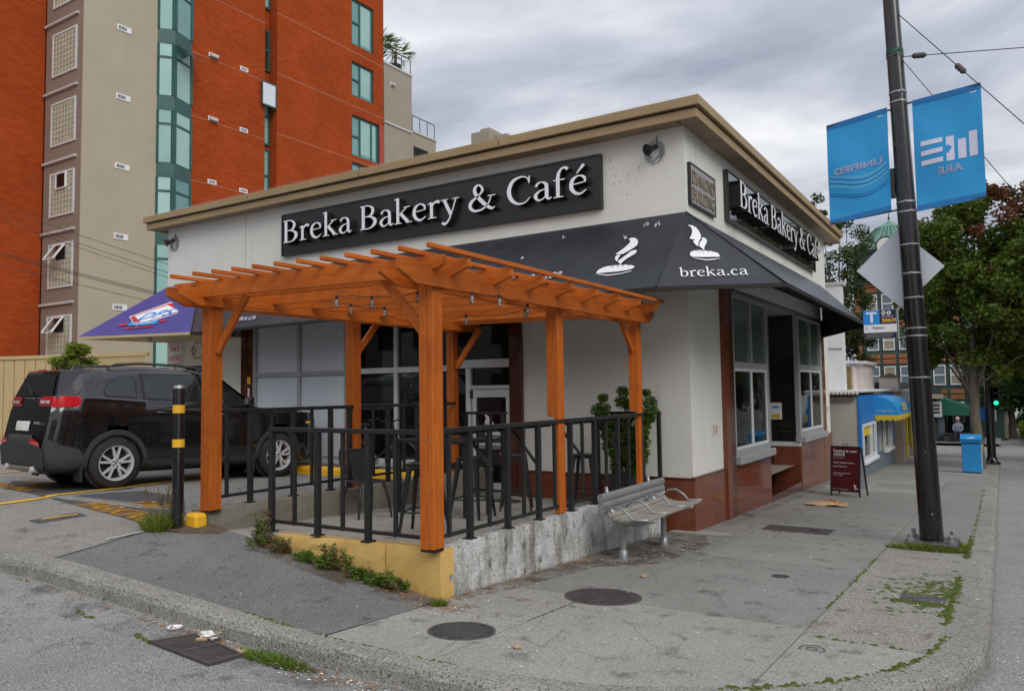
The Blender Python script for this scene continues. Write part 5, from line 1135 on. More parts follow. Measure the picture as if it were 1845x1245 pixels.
# ------------------------------------------------------------------ bollard
t = thing('bollard', 'black steel bollard with two yellow bands beside the left pergola post', 'bollard', (-3.29,-.23,g(-3.3,-.2)))
bz = g(-3.3,-.2); MB().lathe([(.060,-.05),(.060,1.445),(.052,1.475),(.001,1.485)], (-3.29,-.23,bz), 28).build('tube', M['pole_black'], t, smooth=35)
for z in (.83,1.19): MB().lathe([(.0605,z),(.0618,z+.002),(.0618,z+.083),(.0605,z+.085)], (-3.29,-.23,bz), 28).build('reflective_band', M['yellow'], t)
MB().lathe([(.058,1.452),(.053,1.478),(.001,1.488)], (-3.29,-.23,bz+.001), 24).build('cap', M['steel'], t)
# ------------------------------------------------------------------ bench
t = thing('street_bench', 'grey metal and wood slat bench against the peeling patio wall', 'bench', (.5,3.4,gB(3.4)))
ys = (2.74,3.96)
for y in ys:
    gz_ = gB(y)
    MB().lathe([(.075,-.02),(.075,.012),(.055,.02),(.05,.10),(.036,.115),(.034,.40),(.044,.42),(.044,.47),(.02,.49)], (.46,y,gz_), 18).build('leg', M['bench_metal'], t, smooth=40)
    MB().tube([(.46,y,gz_+.44),(.36,y,.36),(.30,y,.42),(.275,y,.58),(.265,y,.66)], [.028,.028,.026,.024,.018], 10).build('back_arm', M['bench_metal'], t, smooth=1)
    MB().tube([(.36,y,.30),(.46,y,.265),(.62,y,.27),(.85,y,.315)], [.028,.034,.03,.016], 10).build('seat_arm', M['bench_metal'], t, smooth=1)
seat_prof = [(.36,.385),(.43,.345),(.50,.325),(.57,.320),(.64,.322),(.71,.330),(.78,.338),(.85,.340)]
for k in range(7):
    (x0,z0),(x1,z1) = seat_prof[k],seat_prof[k+1]; a = Vector((x0,2.52,z0)); b = Vector((x1,2.52,z1)); m_ = (a+b)/2
    MB().beam(m_, m_+Vector((0,1.72,0)), .064, .028, up=(-(z1-z0),0,x1-x0), bev=.005).build('seat_slat', M['bench_wood'], t)
for y in (2.50,3.07,3.66,4.26):
    MB().tube([(.36,y,.40),(.42,y,.46),(.52,y,.475),(.62,y,.42),(.68,y,.352),(.74,y,.352),(.86,y,.36)], .013, 8).build('arm_hoop', M['bench_metal'], t, smooth=1)
MB().tube([(.34,2.50,.385),(.34,4.26,.385)], .014, 8).build('rear_bar', M['bench_metal'], t)
mb = MB(); P = [(0,-.045)] ; 
pr = [(.03*math.cos(a)-(.0),(.045*math.sin(a))) for a in [k*math.pi/8 for k in range(16)]]
for (zc,rr_) in ((.555,.048),(.47,.045)):
    MB().prism([(rr_*.75*math.cos(a),rr_*math.sin(a)) for a in [k*math.pi/9 for k in range(18)]], (.295,2.52,zc), (1,0,0), (0,0,1), -1.86, 0).build('back_rail', M['bench_metal'], t, smooth=40)
MB().box((.27,2.53,.485),(.305,4.37,.54)).build('back_plate', M['bench_metal'], t)
# ------------------------------------------------------------------ bicycle by the windows
t = thing('bicycle', 'dark bicycle parked behind the patio railing before the frosted window', 'bicycle', (-5.1,4.9,g(-5.1,4.9)))
def wheel(c, r):
    w_ = MB().tube([(c[0]+r*math.cos(a),c[1]+.05*math.cos(a),c[2]+r*math.sin(a)) for a in [2*math.pi*k/36 for k in range(36)]], .022, 8, closed=True).build('tyre', M['rubber'], t)
    MB().tube([(c[0]+(r-.03)*math.cos(a),c[1]+.05*math.cos(a),c[2]+(r-.03)*math.sin(a)) for a in [2*math.pi*k/36 for k in range(36)]], .009, 6, closed=True).build('rim', M['steel'], w_)
    mb = MB()
    for k in range(20): a = 2*math.pi*k/20; mb.tube([c,(c[0]+(r-.03)*math.cos(a),c[1]+.05*math.cos(a),c[2]+(r-.03)*math.sin(a))], .0018, 3)
    mb.build('spokes', M['steel'], w_, kind='stuff'); MB().lathe([(.03,-.05),(.03,.05)], c, 10, axis='Y').build('hub', M['black'], w_)
zg = g(-5.1,4.9); wa, wb = (-5.62,4.86,zg+.33), (-4.58,4.92,zg+.33); wheel(wa,.33); wheel(wb,.33)
bb = (-5.18,4.88,zg+.29); hd = (-4.74,4.91,zg+.78); stt = (-5.36,4.87,zg+.80)
for a,b,r_ in ((wa,bb,.012),(wa,stt,.010),(bb,stt,.016),(bb,(-4.70,4.91,zg+.66),.02),(stt,hd,.016),(hd,wb,.014),(hd,(-4.80,4.91,zg+.95),.014)): MB().tube([a,b], r_, 8).build('frame_tube', M['black'], t)
MB().tube([(-4.86,4.66,zg+.97),(-4.80,4.78,zg+.99),(-4.80,4.91,zg+.95),(-4.80,5.04,zg+.99),(-4.86,5.14,zg+.97)], .013, 7).build('handlebar', M['black'], t)
MB().ell((-5.40,4.87,zg+.90),(.14,.07,.035),10,6).build('saddle', M['black_rough'], t); MB().tube([stt,(-5.39,4.87,zg+.89)], .013, 6).build('seat_post', M['steel'], t)
MB().lathe([(.09,-.006),(.09,.006)], bb, 20, axis='Y').build('chainring', M['steel'], t); MB().tube([(bb[0],bb[1]-.07,bb[2]),(bb[0]+.12,bb[1]-.08,bb[2]-.11)], .010, 6).build('crank', M['steel'], t); MB().box((bb[0]+.08,bb[1]-.16,bb[2]-.125),(bb[0]+.17,bb[1]-.08,bb[2]-.10),.004).build('pedal', M['black'], t)
# chain link fence behind the car
t = thing('chain_link_fence', 'short chain link fence panel with grey post behind the car bonnet', 'fence', (-9.7,4.6,g(-9.7,4.6)))
fz = g(-9.6,4.6); MB().lathe([(.03,0),(.03,1.72),(.001,1.75)], (-9.62,4.6,fz), 10).build('post', M['steel'], t); MB().tube([(-11.6,4.6,fz+1.66),(-9.62,4.6,fz+1.66)], .02, 8).build('top_rail', M['steel'], t); MB().lathe([(.03,0),(.03,1.72),(.001,1.75)], (-11.6,4.6,fz), 10).build('post', M['steel'], t)
mb = MB()
for k in range(-34,40):
    for s in (1,-1):
        x0 = -11.6+.055*k; pts = []
        a = [(x0,0),(x0+s*1.62,1.62)]
        (xa,za),(xb,zb_) = a
        def cl_(xa,za,xb,zb_):
            tt = []
            for lim in (-11.58,-9.65):
                if (xa-lim)*(xb-lim) < 0: tt.append((lim-xa)/(xb-xa))
            return tt
        t0,t1 = 0,1
        lo,hi = -11.58,-9.65
        if xb == xa: continue
        ta,tb = sorted(((lo-xa)/(xb-xa),(hi-xa)/(xb-xa))); t0,t1 = max(0,ta),min(1,tb)
        if t1-t0 > .02: mb.tube([(xa+(xb-xa)*t0,4.6,fz+.04+1.62*t0),(xa+(xb-xa)*t1,4.6,fz+.04+1.62*t1)], .0025, 3, cap=False)
mb.build('mesh', M['steel'], t, kind='stuff')

# ================================================================== BLACK SUV
car = thing('parked_suv', 'black sport utility car parked nose in beside the patio', 'car', (0,0,0))
CL, WR, WF, RW = 4.62, .95, 3.65, .365          # length, axle stations, tyre radius
def lerp_tab(tab, x):
    if x <= tab[0][0]: return tab[0][1]
    for (a,va),(b,vb) in zip(tab,tab[1:]):
        if x <= b: t = (x-a)/(b-a); t = t*t*(3-2*t); return va+(vb-va)*t
    return tab[-1][1]
belt = [(0,1.20),(.5,1.23),(1.5,1.195),(2.6,1.15),(3.3,1.07),(3.7,1.03),(4.4,.92),(4.62,.80)]
roof = [(0,1.21),(.13,1.24),(.31,1.50),(.44,1.575),(.80,1.625),(1.5,1.665),(2.1,1.655),(2.55,1.60),(3.30,1.12),(3.6,1.06),(4.3,.95),(4.62,.84)]
hw = [(0,.80),(.15,.875),(.45,.915),(1.0,.93),(2.4,.925),(3.6,.93),(4.2,.89),(4.45,.80),(4.62,.66)]
rearsh = [(.20,.14),(.34,.03),(.68,.0),(.80,.05),(1.08,.09),(1.24,.15)]
def section(s):
    W = lerp_tab(hw,s); zb_ = lerp_tab(belt,s); zr = max(lerp_tab(roof,s), zb_+.02); cab = min(1,max(0,(zr-zb_-.04)/.35))
    wr = W*(.90-.20*cab)
    return [(.0,.24),(W*.80,.24),(W*.95,.30),(W*.985,.42),(W*.985,.62),(W*1.0,.86),(W*.985,1.04),(W*.955,zb_-.015),(W*.935,zb_),(wr+ (W*.935-wr)*.45, zb_+(zr-zb_)*.55),(wr,zr-.055*cab-.006),(wr*.90,zr-.016*cab),(wr*.55,zr+.006),(0,zr+.012)]
def side_w(s, z):
    S = section(s)
    for (a,za),(b,zb_) in zip(S[1:],S[2:]):
        if za <= z <= zb_: return a+(b-a)*(z-za)/(zb_-za+1e-9)
    return S[-3][0]
NS = 110; body = MB(); rows = []
for i in range(NS+1):
    s = CL*i/NS; S = section(s); ring_ = []
    for sd in (1,-1):
        for (a,z) in (S if sd == 1 else S[1:-1][::-1]):
            sh = lerp_tab(rearsh,z)*max(0,1-s/.9) if s < .9 else 0
            nose = -.10*max(0,(s-4.1)/.52)*abs(z-.62)/.4 if s > 4.1 else 0
            ring_.append((s+sh+nose, a*sd, z))
    rows.append(ring_); body.v += ring_
NR = len(rows[0])
for i in range(NS):
    for k in range(NR):
        k2 = (k+1) % NR; q = (i*NR+k, i*NR+k2, (i+1)*NR+k2, (i+1)*NR+k); c = [sum(body.v[j][d] for j in q)/4 for d in range(3)]
        if abs(c[1]) > .55 and any(math.hypot(c[0]-wx, c[2]-RW) < .40 for wx in (WR,WF)): continue
        body.f.append(q)
n = len(section(0))
for (base,flip) in ((0,False),(NS*NR,True)):       # tailgate and nose: rungs between the two sides, bulged at the middle
    R_ = [base+k for k in range(n)]; Lh = [base] + [base+NR-k for k in range(1,n-1)] + [base+n-1]
    mid_ = []
    for k in range(n):
        a = Vector(body.v[R_[k]]); b = Vector(body.v[Lh[k]]); m_ = (a+b)/2; m_.x += (-.05 if not flip else .12)*(abs(a.y)); mid_.append(len(body.v)); body.v.append(tuple(m_))
    for k in range(n-1):
        for P_,Q_ in ((R_,mid_),(mid_,Lh)):
            q = (P_[k],P_[k+1],Q_[k+1],Q_[k]); body.f.append(q if flip else q[::-1])
def place(mb):        # car frame (s forward, y right side positive, z up) to world
    hd = Vector((.135,.991,-.030)).normalized(); rt = Vector((hd.y,-hd.x,0)).normalized(); up = rt.cross(hd); O = Vector((-7.10,.31,g(-7.1,.3)-.0)) - rt*.925
    lift = lambda c: c + max(0, c-.50)*.115
    mb.v = [tuple(O + (hd*a + rt*b + up*lift(c))*1.015) for a,b,c in mb.v]; return mb
def cb(mb, name, m, parent=car, smooth=0, label=None, kind=None): return place(mb).build(name, m, parent, smooth, label, kind)
def rear_x(y, z, off=-.006):
    """tailgate surface station at half width y, height z"""
    S = section(0); W = max(.3, next((a for a,zz in S[1:] if zz >= z), .75)); return lerp_tab(rearsh,z) - .05*max(0,(W-abs(y))) + off
bo = cb(body,'body',M['car_paint'],smooth=38)
def side_patch(poly, off, name, m, parent=car, n=8, both=True, smooth=1, thick=0):
    """panel laid on the flank, outline in (s,z)"""
    for sd in ((1,-1) if both else (1,)):
        mb = MB(); c = (sum(p[0] for p in poly)/len(poly), sum(p[1] for p in poly)/len(poly)); P = []
        for i in range(len(poly)):
            a, b = poly[i], poly[(i+1)%len(poly)]
            for k in range(4): P.append((a[0]+(b[0]-a[0])*k/4, a[1]+(b[1]-a[1])*k/4))
        m_ = len(P); lv = 4
        for j in range(lv):
            t = 1-j/lv
            for p in P: s, z = c[0]+(p[0]-c[0])*t, c[1]+(p[1]-c[1])*t; mb.v.append((s, sd*(side_w(s,z)+off), z))
        mb.v.append((c[0], sd*(side_w(*c)+off), c[1]))
        for j in range(lv-1):
            for k in range(m_): q = (j*m_+k, j*m_+(k+1)%m_, (j+1)*m_+(k+1)%m_, (j+1)*m_+k); mb.f.append(q if sd < 0 else q[::-1])
        for k in range(m_): q = ((lv-1)*m_+k,(lv-1)*m_+(k+1)%m_,lv*m_); mb.f.append(q if sd < 0 else q[::-1])
        cb(mb, name, m, parent, smooth)
W1 = [(.80,1.255),(1.22,1.235),(1.22,1.525),(1.0,1.505),(.86,1.42),(.78,1.32)]
W2 = [(1.36,1.23),(2.26,1.185),(2.20,1.565),(1.36,1.545)]
W3 = [(2.38,1.18),(3.08,1.15),(2.86,1.29),(2.58,1.47),(2.33,1.555)]
grow = lambda P, k: [((p[0]-sum(q[0] for q in P)/len(P))*k+sum(q[0] for q in P)/len(P), (p[1]-sum(q[1] for q in P)/len(P))*k+sum(q[1] for q in P)/len(P)) for p in P]
for P in (W1,W2,W3): side_patch(grow(P,1.09), .004, 'window_trim', M['black_rough']); side_patch(P, .009, 'side_window', M['car_glass'])
# tailgate glass, lower cladding, lamps
def rear_patch(poly, off, name, m, parent=car, smooth=1):
    mb = MB(); c = (sum(p[0] for p in poly)/len(poly), sum(p[1] for p in poly)/len(poly)); P = []
    for i in range(len(poly)):
        a, b = poly[i], poly[(i+1)%len(poly)]
        for k in range(4): P.append((a[0]+(b[0]-a[0])*k/4, a[1]+(b[1]-a[1])*k/4))
    m_ = len(P)
    def pt(y,z):
        if z > 1.20: return (.135+(z-1.21)*.328 - .012, y, z)
        return (rear_x(y,z,off), y, z)
    for j in range(4):
        t = 1-j/4
        for p in P: mb.v.append(pt(c[0]+(p[0]-c[0])*t, c[1]+(p[1]-c[1])*t))
    mb.v.append(pt(*c))
    for j in range(3):
        for k in range(m_): mb.f.append((j*m_+k, (j+1)*m_+k, (j+1)*m_+(k+1)%m_, j*m_+(k+1)%m_))
    for k in range(m_): mb.f.append((3*m_+k, 4*m_, 3*m_+(k+1)%m_))
    return cb(mb, name, m, parent, smooth)
rear_patch([(-.70,1.24),(.70,1.24),(.66,1.32),(.56,1.51),(-.56,1.51),(-.66,1.32)], -.03, 'rear_window', M['car_glass'])
tgm = MB(); PR = [(.135,1.21,.83),(.245,1.545,.64),(.60,1.597,.61),(.60,1.21,.86)]
tgm.v = [(a,sd*h,b) for sd in (1,-1) for a,b,h in PR]; tgm.f = [(0,1,2,3),(7,6,5,4),(4,5,1,0),(5,6,2,1),(6,7,3,2),(7,4,0,3)]
cb(tgm,'tailgate',M['car_paint'],smooth=20)
sp = MB().box((.20,-.62,1.535),(.62,.62,1.59),.022); sp.v = [(a+.10*abs(b)**2, b, c+.02*(a-.28)-.03*abs(b)**2) for a,b,c in sp.v]; so = cb(sp,'spoiler',M['car_paint'],smooth=40)
cb(MB().box((.215,-.16,1.565),(.24,.16,1.588),.004),'brake_lamp',M['red_lens'],so)
wp = MB().tube([(.10,.02,1.25),(.14,-.10,1.30),(.17,-.34,1.36)], .010, 6); wi = cb(wp,'wiper',M['black_rough']); cb(MB().tube([(.12,.12,1.29),(.19,-.46,1.40)], .007, 5),'wiper_blade',M['black_rough'],wi)
for sd in (1,-1):
    mb = MB(); pts = []
    for k in range(15):
        u = k/14; s = -.055 + .0 if u < .0 else 0
        if u < .55: y = .36+.44*u/.55; x = rear_x(y,1.17,-.012); 
        else: y = None; s = (u-.55)/.45*.34; x = .10+s; y = side_w(max(.02,s+.02),1.15)+.012
        h = .070 if 0 < k < 14 else .035
        pts.append((x,y*sd,h if k != 1 else .062))
    for (x,y,h) in pts:
        zc = 1.165+.02*max(0,x-.05); mb.v += [(x,y,zc-h),(x-.012*(x<.12),y+.010*sd*(x>=.10),zc),(x+.01,y,zc+h)]
    for k in range(14):
        for j in range(2): q = (3*k+j,3*k+3+j,3*k+4+j,3*k+1+j); mb.f.append(q if sd < 0 else q[::-1])
    tl = cb(mb,'tail_lamp',M['red_lens'],smooth=1)
    mb = MB()
    for (u0,u1) in ((.42,.58),(.61,.72)):
        vs = []
        for k in range(5): y = u0+(u1-u0)*k/4; x = rear_x(y,1.17,-.026); vs += [(x,y*sd,1.145),(x,y*sd,1.185)]
        mb.add(vs, [((2*k,2*k+2,2*k+3,2*k+1) if sd < 0 else (2*k,2*k+1,2*k+3,2*k+2)) for k in range(4)])
    cb(mb,'reversing_lens',M['clear_lens'],tl,kind='stuff')
bumper = rear_patch([(-.84,.24),(.84,.24),(.85,.58),(.66,.64),(.42,.75),(-.42,.75),(-.66,.64),(-.85,.58)], -.016, 'rear_bumper', M['car_plastic'])
side_patch([(.02,.25),(.56,.26),(.56,.40),(.44,.58),(.22,.63),(.03,.72)], .012, 'bumper_side', M['car_plastic'])
for sd in (1,-1): rear_patch([(sd*.44,.655),(sd*.76,.61),(sd*.76,.655),(sd*.62,.70),(sd*.44,.705)][::sd], -.026, 'reflector', M['red_lens'])
rear_patch([(-.26,.80),(.26,.80),(.26,.92),(-.26,.92)], -.02, 'number_plate', M['litter'])
rear_patch([(-.60,.25),(.60,.25),(.55,.34),(-.55,.34)], -.028, 'skid_plate', M['steel'])
for sd in (1,-1): cb(MB().lathe([(.045,-.05),(.05,.08),(.042,.08),(.038,.0)], (.02,.50*sd,.30), 16, axis='X'),'exhaust',M['chrome'])
# trim badge
hd_ = Vector((.135,.991,-.030)).normalized(); rt_ = Vector((hd_.y,-hd_.x,0)).normalized(); O_ = Vector((-7.10,.31,g(-7.1,.3))) - rt_*.925
sans('SPORT', O_ + hd_*(rear_x(.55,.90,-.012)) + rt_*.44 + Vector((0,0,.945)), (rt_ - hd_*-.05).normalized(), (0,0,1), .045, M['chrome'], car, 'badge', xs=1.5)
# flank detail
def arc_flare(wx, nm):
    for sd in (1,-1):
        mb = MB(); A = [math.pi*(-.12+1.24*k/28) for k in range(29)]
        for a in A:
            for (r,o) in ((.385,-.02),(.395,.018),(.452,.018),(.462,-.004)):
                s = wx+r*math.cos(a); z = max(.22,RW+r*math.sin(a)*.97); mb.v.append((s, sd*(side_w(min(max(s,.05),CL-.1),min(z,.9))+o), z))
        for i in range(28):
            for k in range(3): q = (4*i+k,4*i+k+1,4*i+5+k,4*i+4+k); mb.f.append(q if sd > 0 else q[::-1])
        cb(mb, nm, M['car_plastic'], smooth=50)
arc_flare(WR,'arch_flare'); arc_flare(WF,'arch_flare')
side_patch([(1.42,.25),(3.18,.25),(3.20,.40),(1.40,.40)], .012, 'sill_cladding', M['car_plastic'])
for sx in (WR-.47,WF-.47):
    for sd in (1,-1): cb(MB().box((sx-.012,sd*.68,.12),(sx+.012,sd*.93,.42),.006),'mud_flap',M['rubber'])
def seam_line(pts):
    mb = MB()
    for sd in (1,-1): mb.tube([(s,sd*(side_w(s,z)+.0005),z) for s,z in pts], .0035, 4)
    cb(mb,'panel_gap',M['hole'],kind='stuff')
seam_line([(1.30,.42),(1.30,.75),(1.27,1.20),(1.29,1.54)]); seam_line([(2.34,.42),(2.36,.7),(2.36,1.17)]); seam_line([(3.25,.42),(3.28,.7),(3.30,1.06)]); seam_line([(1.62,.42),(2.4,.41),(3.2,.42)]); seam_line([(.36,.66),(.33,.95),(.36,1.22),(.62,1.45),(.80,1.60)])
seam_line([(1.01+.105*math.cos(2*math.pi*k/16), .97+.10*math.sin(2*math.pi*k/16)) for k in range(17)])
for (s,z) in ((1.50,1.03),(2.52,1.0)):
    for sd in (1,-1):
        w0 = side_w(s,z); cb(MB().tube([(s,sd*(w0+.008),z),(s+.03,sd*(w0+.035),z+.004),(s+.20,sd*(w0+.035),z),(s+.23,sd*(w0+.008),z-.004)], .014, 8),'door_handle',M['car_paint'],smooth=1)
for sd in (1,-1):
    cb(MB().tube([(.90,sd*.585,1.625),(1.0,sd*.60,1.672),(1.35,sd*.605,1.70),(2.0,sd*.60,1.695),(2.45,sd*.585,1.655),(2.56,sd*.575,1.62)], [.012,.019,.019,.018,.016,.010], 8),'roof_rail',M['car_plastic'],smooth=1)
    mr = cb(MB().box((2.92,sd*.97,1.13),(3.04,sd*1.14,1.27),.03),'mirror',M['car_paint'],smooth=40); cb(MB().tube([(2.99,sd*.86,1.14),(2.99,sd*.98,1.17)], .02, 6),'mirror_arm',M['black_rough'],mr)
cb(MB().add([(.62,-.02,1.605),(.62,.02,1.605),(.86,0,1.625),(.66,0,1.69)],[(0,1,3),(1,2,3),(2,0,3)]),'antenna_fin',M['car_paint'])
# glazing at the front and headlamps
wsn = MB(); A = [(2.60,-.60,1.59),(2.60,.60,1.59),(3.28,.74,1.13),(3.28,-.74,1.13)]; wsn.quad(*[(a,b,c+.012) for a,b,c in A]); cb(wsn,'windscreen',M['car_glass'])
for sd in (1,-1): cb(MB().ell((4.30,sd*.72,.84),(.20,.13,.05),12,6),'headlamp',M['clear_lens'],smooth=1); cb(MB().box((4.20,sd*.855,.865),(4.32,sd*.895,.895),.004),'marker_lamp',M['amber'])
# wheels: tyre, ten-spoke alloy
def car_wheel(wx, sd):
    yo = sd*.925; yi = sd*.70; root = MB()
    prof = [(.25,-.01),(.315,.0),(.350,.02),(.365,.05),(.365,.17),(.35,.20),(.31,.215),(.25,.215)]
    vs = [(r, (yo - sd*h)) for r,h in prof]; n_ = 44; mb = MB()
    for r,y in vs:
        for k in range(n_): a = 2*math.pi*k/n_; mb.v.append((wx+r*math.cos(a), y, RW+r*math.sin(a)))
    for i in range(len(vs)-1):
        for k in range(n_): q = (i*n_+k,i*n_+(k+1)%n_,(i+1)*n_+(k+1)%n_,(i+1)*n_+k); mb.f.append(q if sd > 0 else q[::-1])
    w_ = cb(mb,'wheel',M['rubber'],smooth=1)
    mb = MB(); prof = [(.252,.0),(.246,.012),(.226,.014),(.222,.03),(.215,.14),(.001,.145)]
    for r,h in prof:
        for k in range(n_): a = 2*math.pi*k/n_; mb.v.append((wx+r*math.cos(a), yo-sd*h, RW+r*math.sin(a)))
    for i in range(len(prof)-1):
        for k in range(n_): q = (i*n_+k,i*n_+(k+1)%n_,(i+1)*n_+(k+1)%n_,(i+1)*n_+k); mb.f.append(q if sd > 0 else q[::-1])
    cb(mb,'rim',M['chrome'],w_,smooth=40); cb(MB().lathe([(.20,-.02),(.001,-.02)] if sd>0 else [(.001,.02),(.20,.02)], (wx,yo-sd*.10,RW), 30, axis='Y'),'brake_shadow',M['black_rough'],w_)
    for k in range(5):
        a0 = 2*math.pi*k/5+.31
        mb = MB()
        for da in (-.16,.16):
            ci, co = (wx+.055*math.cos(a0+da*.6), RW+.055*math.sin(a0+da*.6)), (wx+.236*math.cos(a0+da*1.45), RW+.236*math.sin(a0+da*1.45))
            d = Vector((co[0]-ci[0],co[1]-ci[1])); pr_ = Vector((-d.y,d.x)).normalized()
            for (w0,w1,dy) in ((.017,.013,.012),):
                vs = []
                for (c,wd_) in ((ci,w0),(co,w1)):
                    for e in (1,-1): vs += [(c[0]+pr_.x*wd_*e, yo-sd*(.006 if c is ci else .010), c[1]+pr_.y*wd_*e),(c[0]+pr_.x*wd_*e*1.2, yo-sd*.045, c[1]+pr_.y*wd_*e*1.2)]
                mb.add(vs, [(0,2,6,4),(0,4,5,1),(2,3,7,6),(1,5,7,3),(0,1,3,2),(4,6,7,5)])
        cb(mb,'spoke_pair',M['chrome'],w_)
    cb(MB().lathe([(.072,0),(.066,.004),(.03,.006),(.028,.0)] , (wx,yo-sd*.012,RW), 20, axis='Y') if sd > 0 else MB().lathe([(.028,0),(.03,-.006),(.066,-.004),(.072,0)], (wx,yo-sd*.012,RW), 20, axis='Y'),'hub_cap',M['chrome'],w_)
    mb = MB()
    for k in range(5): a = 2*math.pi*k/5; mb.lathe([(.011,-.004),(.011,.012)], (wx+.05*math.cos(a),yo-sd*.008,RW+.05*math.sin(a)), 8, axis='Y')
    cb(mb,'wheel_nuts',M['hole'],w_,kind='stuff')
for wx in (WR,WF):
    for sd in (1,-1): car_wheel(wx,sd)
cb(MB().box((.5,-.6,.20),(4.2,.6,.27)),'underbody',M['black_rough'])
for wx in (WR,WF):
    for sd in (1,-1): cb(MB().lathe([(.42,-.16),(.42,.16)], (wx,sd*.66,RW+.02), 24, axis='Y'),'wheel_well',M['black_rough'])

# ================================================================== STREET FURNITURE ON THE RIGHT
PX, PY = 3.27, 6.02; PZ = gB(PY)
pole = thing('trolley_pole', 'tall black leaning steel pole with banners by the kerb', 'utility pole', (PX,PY,PZ))
def pole_c(z): t_ = (z-PZ)/7.1; return Vector((PX-.20*t_, PY+.04*t_, z))
def pole_r(z): return .140-.0058*(z-PZ)
MB().tube([pole_c(PZ+.05+k*.5) for k in range(19)], [pole_r(PZ+.05+k*.5) for k in range(19)], 28).build('shaft', M['pole_black'], pole, smooth=50)
MB().box((PX-.30,PY-.28,PZ+.02),(PX+.30,PY+.28,PZ+.075),.012).build('base_plate', M['iron_grey'], pole)
for sx in (-1,1):
    for sy in (-1,1):
        b = MB().lathe([(.028,0),(.028,.10),(.02,.105)], (PX+sx*.225,PY+sy*.205,PZ+.075), 12).build('bolt', M['steel'], pole); MB().lathe([(.05,0),(.05,.035)], (PX+sx*.225,PY+sy*.205,PZ+.076), 6).build('nut', M['steel'], b)
dz = Vector((.25,-.97,0)).normalized(); c = pole_c(PZ+.42)+dz*(pole_r(PZ+.42)-.015); rt = dz.to_track_quat('Z','Y').to_matrix()
hc = MB().lathe([(.085,0),(.085,.018),(.070,.020),(.066,.010)], (0,0,0), 30); hc.v = [(x,y*1.35,z) for x,y,z in hc.v]; hc.v = [tuple(rt@Vector(p)+c) for p in hc.v]; ho = hc.build('hand_hole_cover', M['pole_black'], pole)
MB().lathe([(.012,.018),(.012,.03)], c, 8, rot=rt).build('screw', M['steel'], ho)
def strap(z, m='steel', h=.018, buckle=1.0):
    cc = pole_c(z); r = pole_r(z)
    s_ = MB().lathe([(r+.001,-h/2),(r+.005,-h/2),(r+.005,h/2),(r+.001,h/2)], cc, 30).build('strap', M[m], pole)
    d = Vector((math.cos(-buckle),math.sin(-buckle),0)); p = cc+d*(r+.008); MB().box(p-Vector((.014,.014,.014)),p+Vector((.014,.014,.014)),.004).build('buckle', M[m], s_)
for i, z in enumerate((5.66,5.53,4.17,4.04,3.60,3.22,2.90,2.50,2.40,1.86)): strap(z, buckle=1.2+.25*(i%3)-.2)
strap(6.22,'green_strap',.06,.9); strap(6.16,'iron',.03,1.4)
MB().box(pole_c(4.45)+Vector((-.17,-.03,-.2)),pole_c(4.45)+Vector((-.11,.03,.2)),.006).build('conduit_box', M['pole_black'], pole)
# banners
def banner(lab, x0, x1, z0, z1, tilt, arm_side):
    t = thing('street_banner', lab, 'banner', ((x0+x1)/2,PY-.02,z0), 'blue banners on the black pole')
    nx, nz = 12, 16; mb = MB()
    def P(u, v, d=0): return (x0+(x1-x0)*u, PY-.02+.012*math.sin(u*7+v*5)*math.sin(math.pi*v)+.01*math.sin(v*9) - d, z0+(z1-z0)*v + tilt*(u-.5))
    for d in (0,-.004):
        o = len(mb.v); mb.v += [P(i/nx,j/nz,d) for j in range(nz+1) for i in range(nx+1)]
        for j in range(nz):
            for i in range(nx): q = (o+j*(nx+1)+i,o+j*(nx+1)+i+1,o+(j+1)*(nx+1)+i+1,o+(j+1)*(nx+1)+i); mb.f.append(q if d == 0 else q[::-1])
    mb.build('cloth', M['banner'], t, smooth=1)
    for v0,v1 in ((0,.05),(.95,1)):
        m2 = MB()
        for d in (.004,-.009):
            o = len(m2.v); m2.v += [P(i/nx,v,d) for v in (v0,v1) for i in range(nx+1)]
            for i in range(nx): q = (o+i,o+i+1,o+nx+2+i,o+nx+1+i); m2.f.append(q if d > 0 else q[::-1])
        m2.build('hem', M['banner_edge'], t)
    for v in (.012,.988):
        a = Vector(P(0 if arm_side > 0 else 1, v)); b = pole_c(a.z); MB().tube([b, Vector(P(1 if arm_side > 0 else 0, v))], .013, 8).build('arm', M['pole_black'], t)
    return t, P
t, P = banner('right hand blue banner with pale stripes above reversed writing', 3.27, 4.05, 4.06, 5.54, .07, 1)
def bar(P, t, u0, u1, v0, v1, m='banner_print', name='stripe'):
    mb = MB(); n_ = 5
    for i in range(n_):
        a, b = u0+(u1-u0)*i/n_, u0+(u1-u0)*(i+1)/n_; mb.quad(P(a,v0,.004),P(b,v0,.004),P(b,v1,.004),P(a,v1,.004))
    mb.build(name, M[m], t)
for v in (.392,.478,.565): bar(P,t,.10,.42,v,v+.042)
for u,v0,v1 in ((.47,.385,.60),(.64,.385,.555),(.80,.385,.60)): bar(P,t,u,u+.115,v0,v1)
def bword(P, t, txt, u0, u1, v0, h):
    """the cloth is seen from behind, so its print runs backwards"""
    o = sans(txt,(0,0,0),(1,0,0),(0,1,0),1,M['banner_print'],None,'lettering',depth=.0005,bold=.03); me = o.data
    xs = [v.co.x for v in me.vertices]; a0, a1 = min(xs), max(xs); ys = max(v.co.y for v in me.vertices)
    L_ = t.location
    for v in me.vertices:
        q = P(u1-(v.co.x-a0)/(a1-a0)*(u1-u0), v0+v.co.y/ys*h, .005); v.co = (q[0]-L_.x,q[1]-L_.y,q[2]-L_.z)
    me.flip_normals(); o.parent = t
bword(P,t,'ARE',.33,.70,.285,.062); bar(P,t,.84,.93,.93,.94,'banner_print','label')
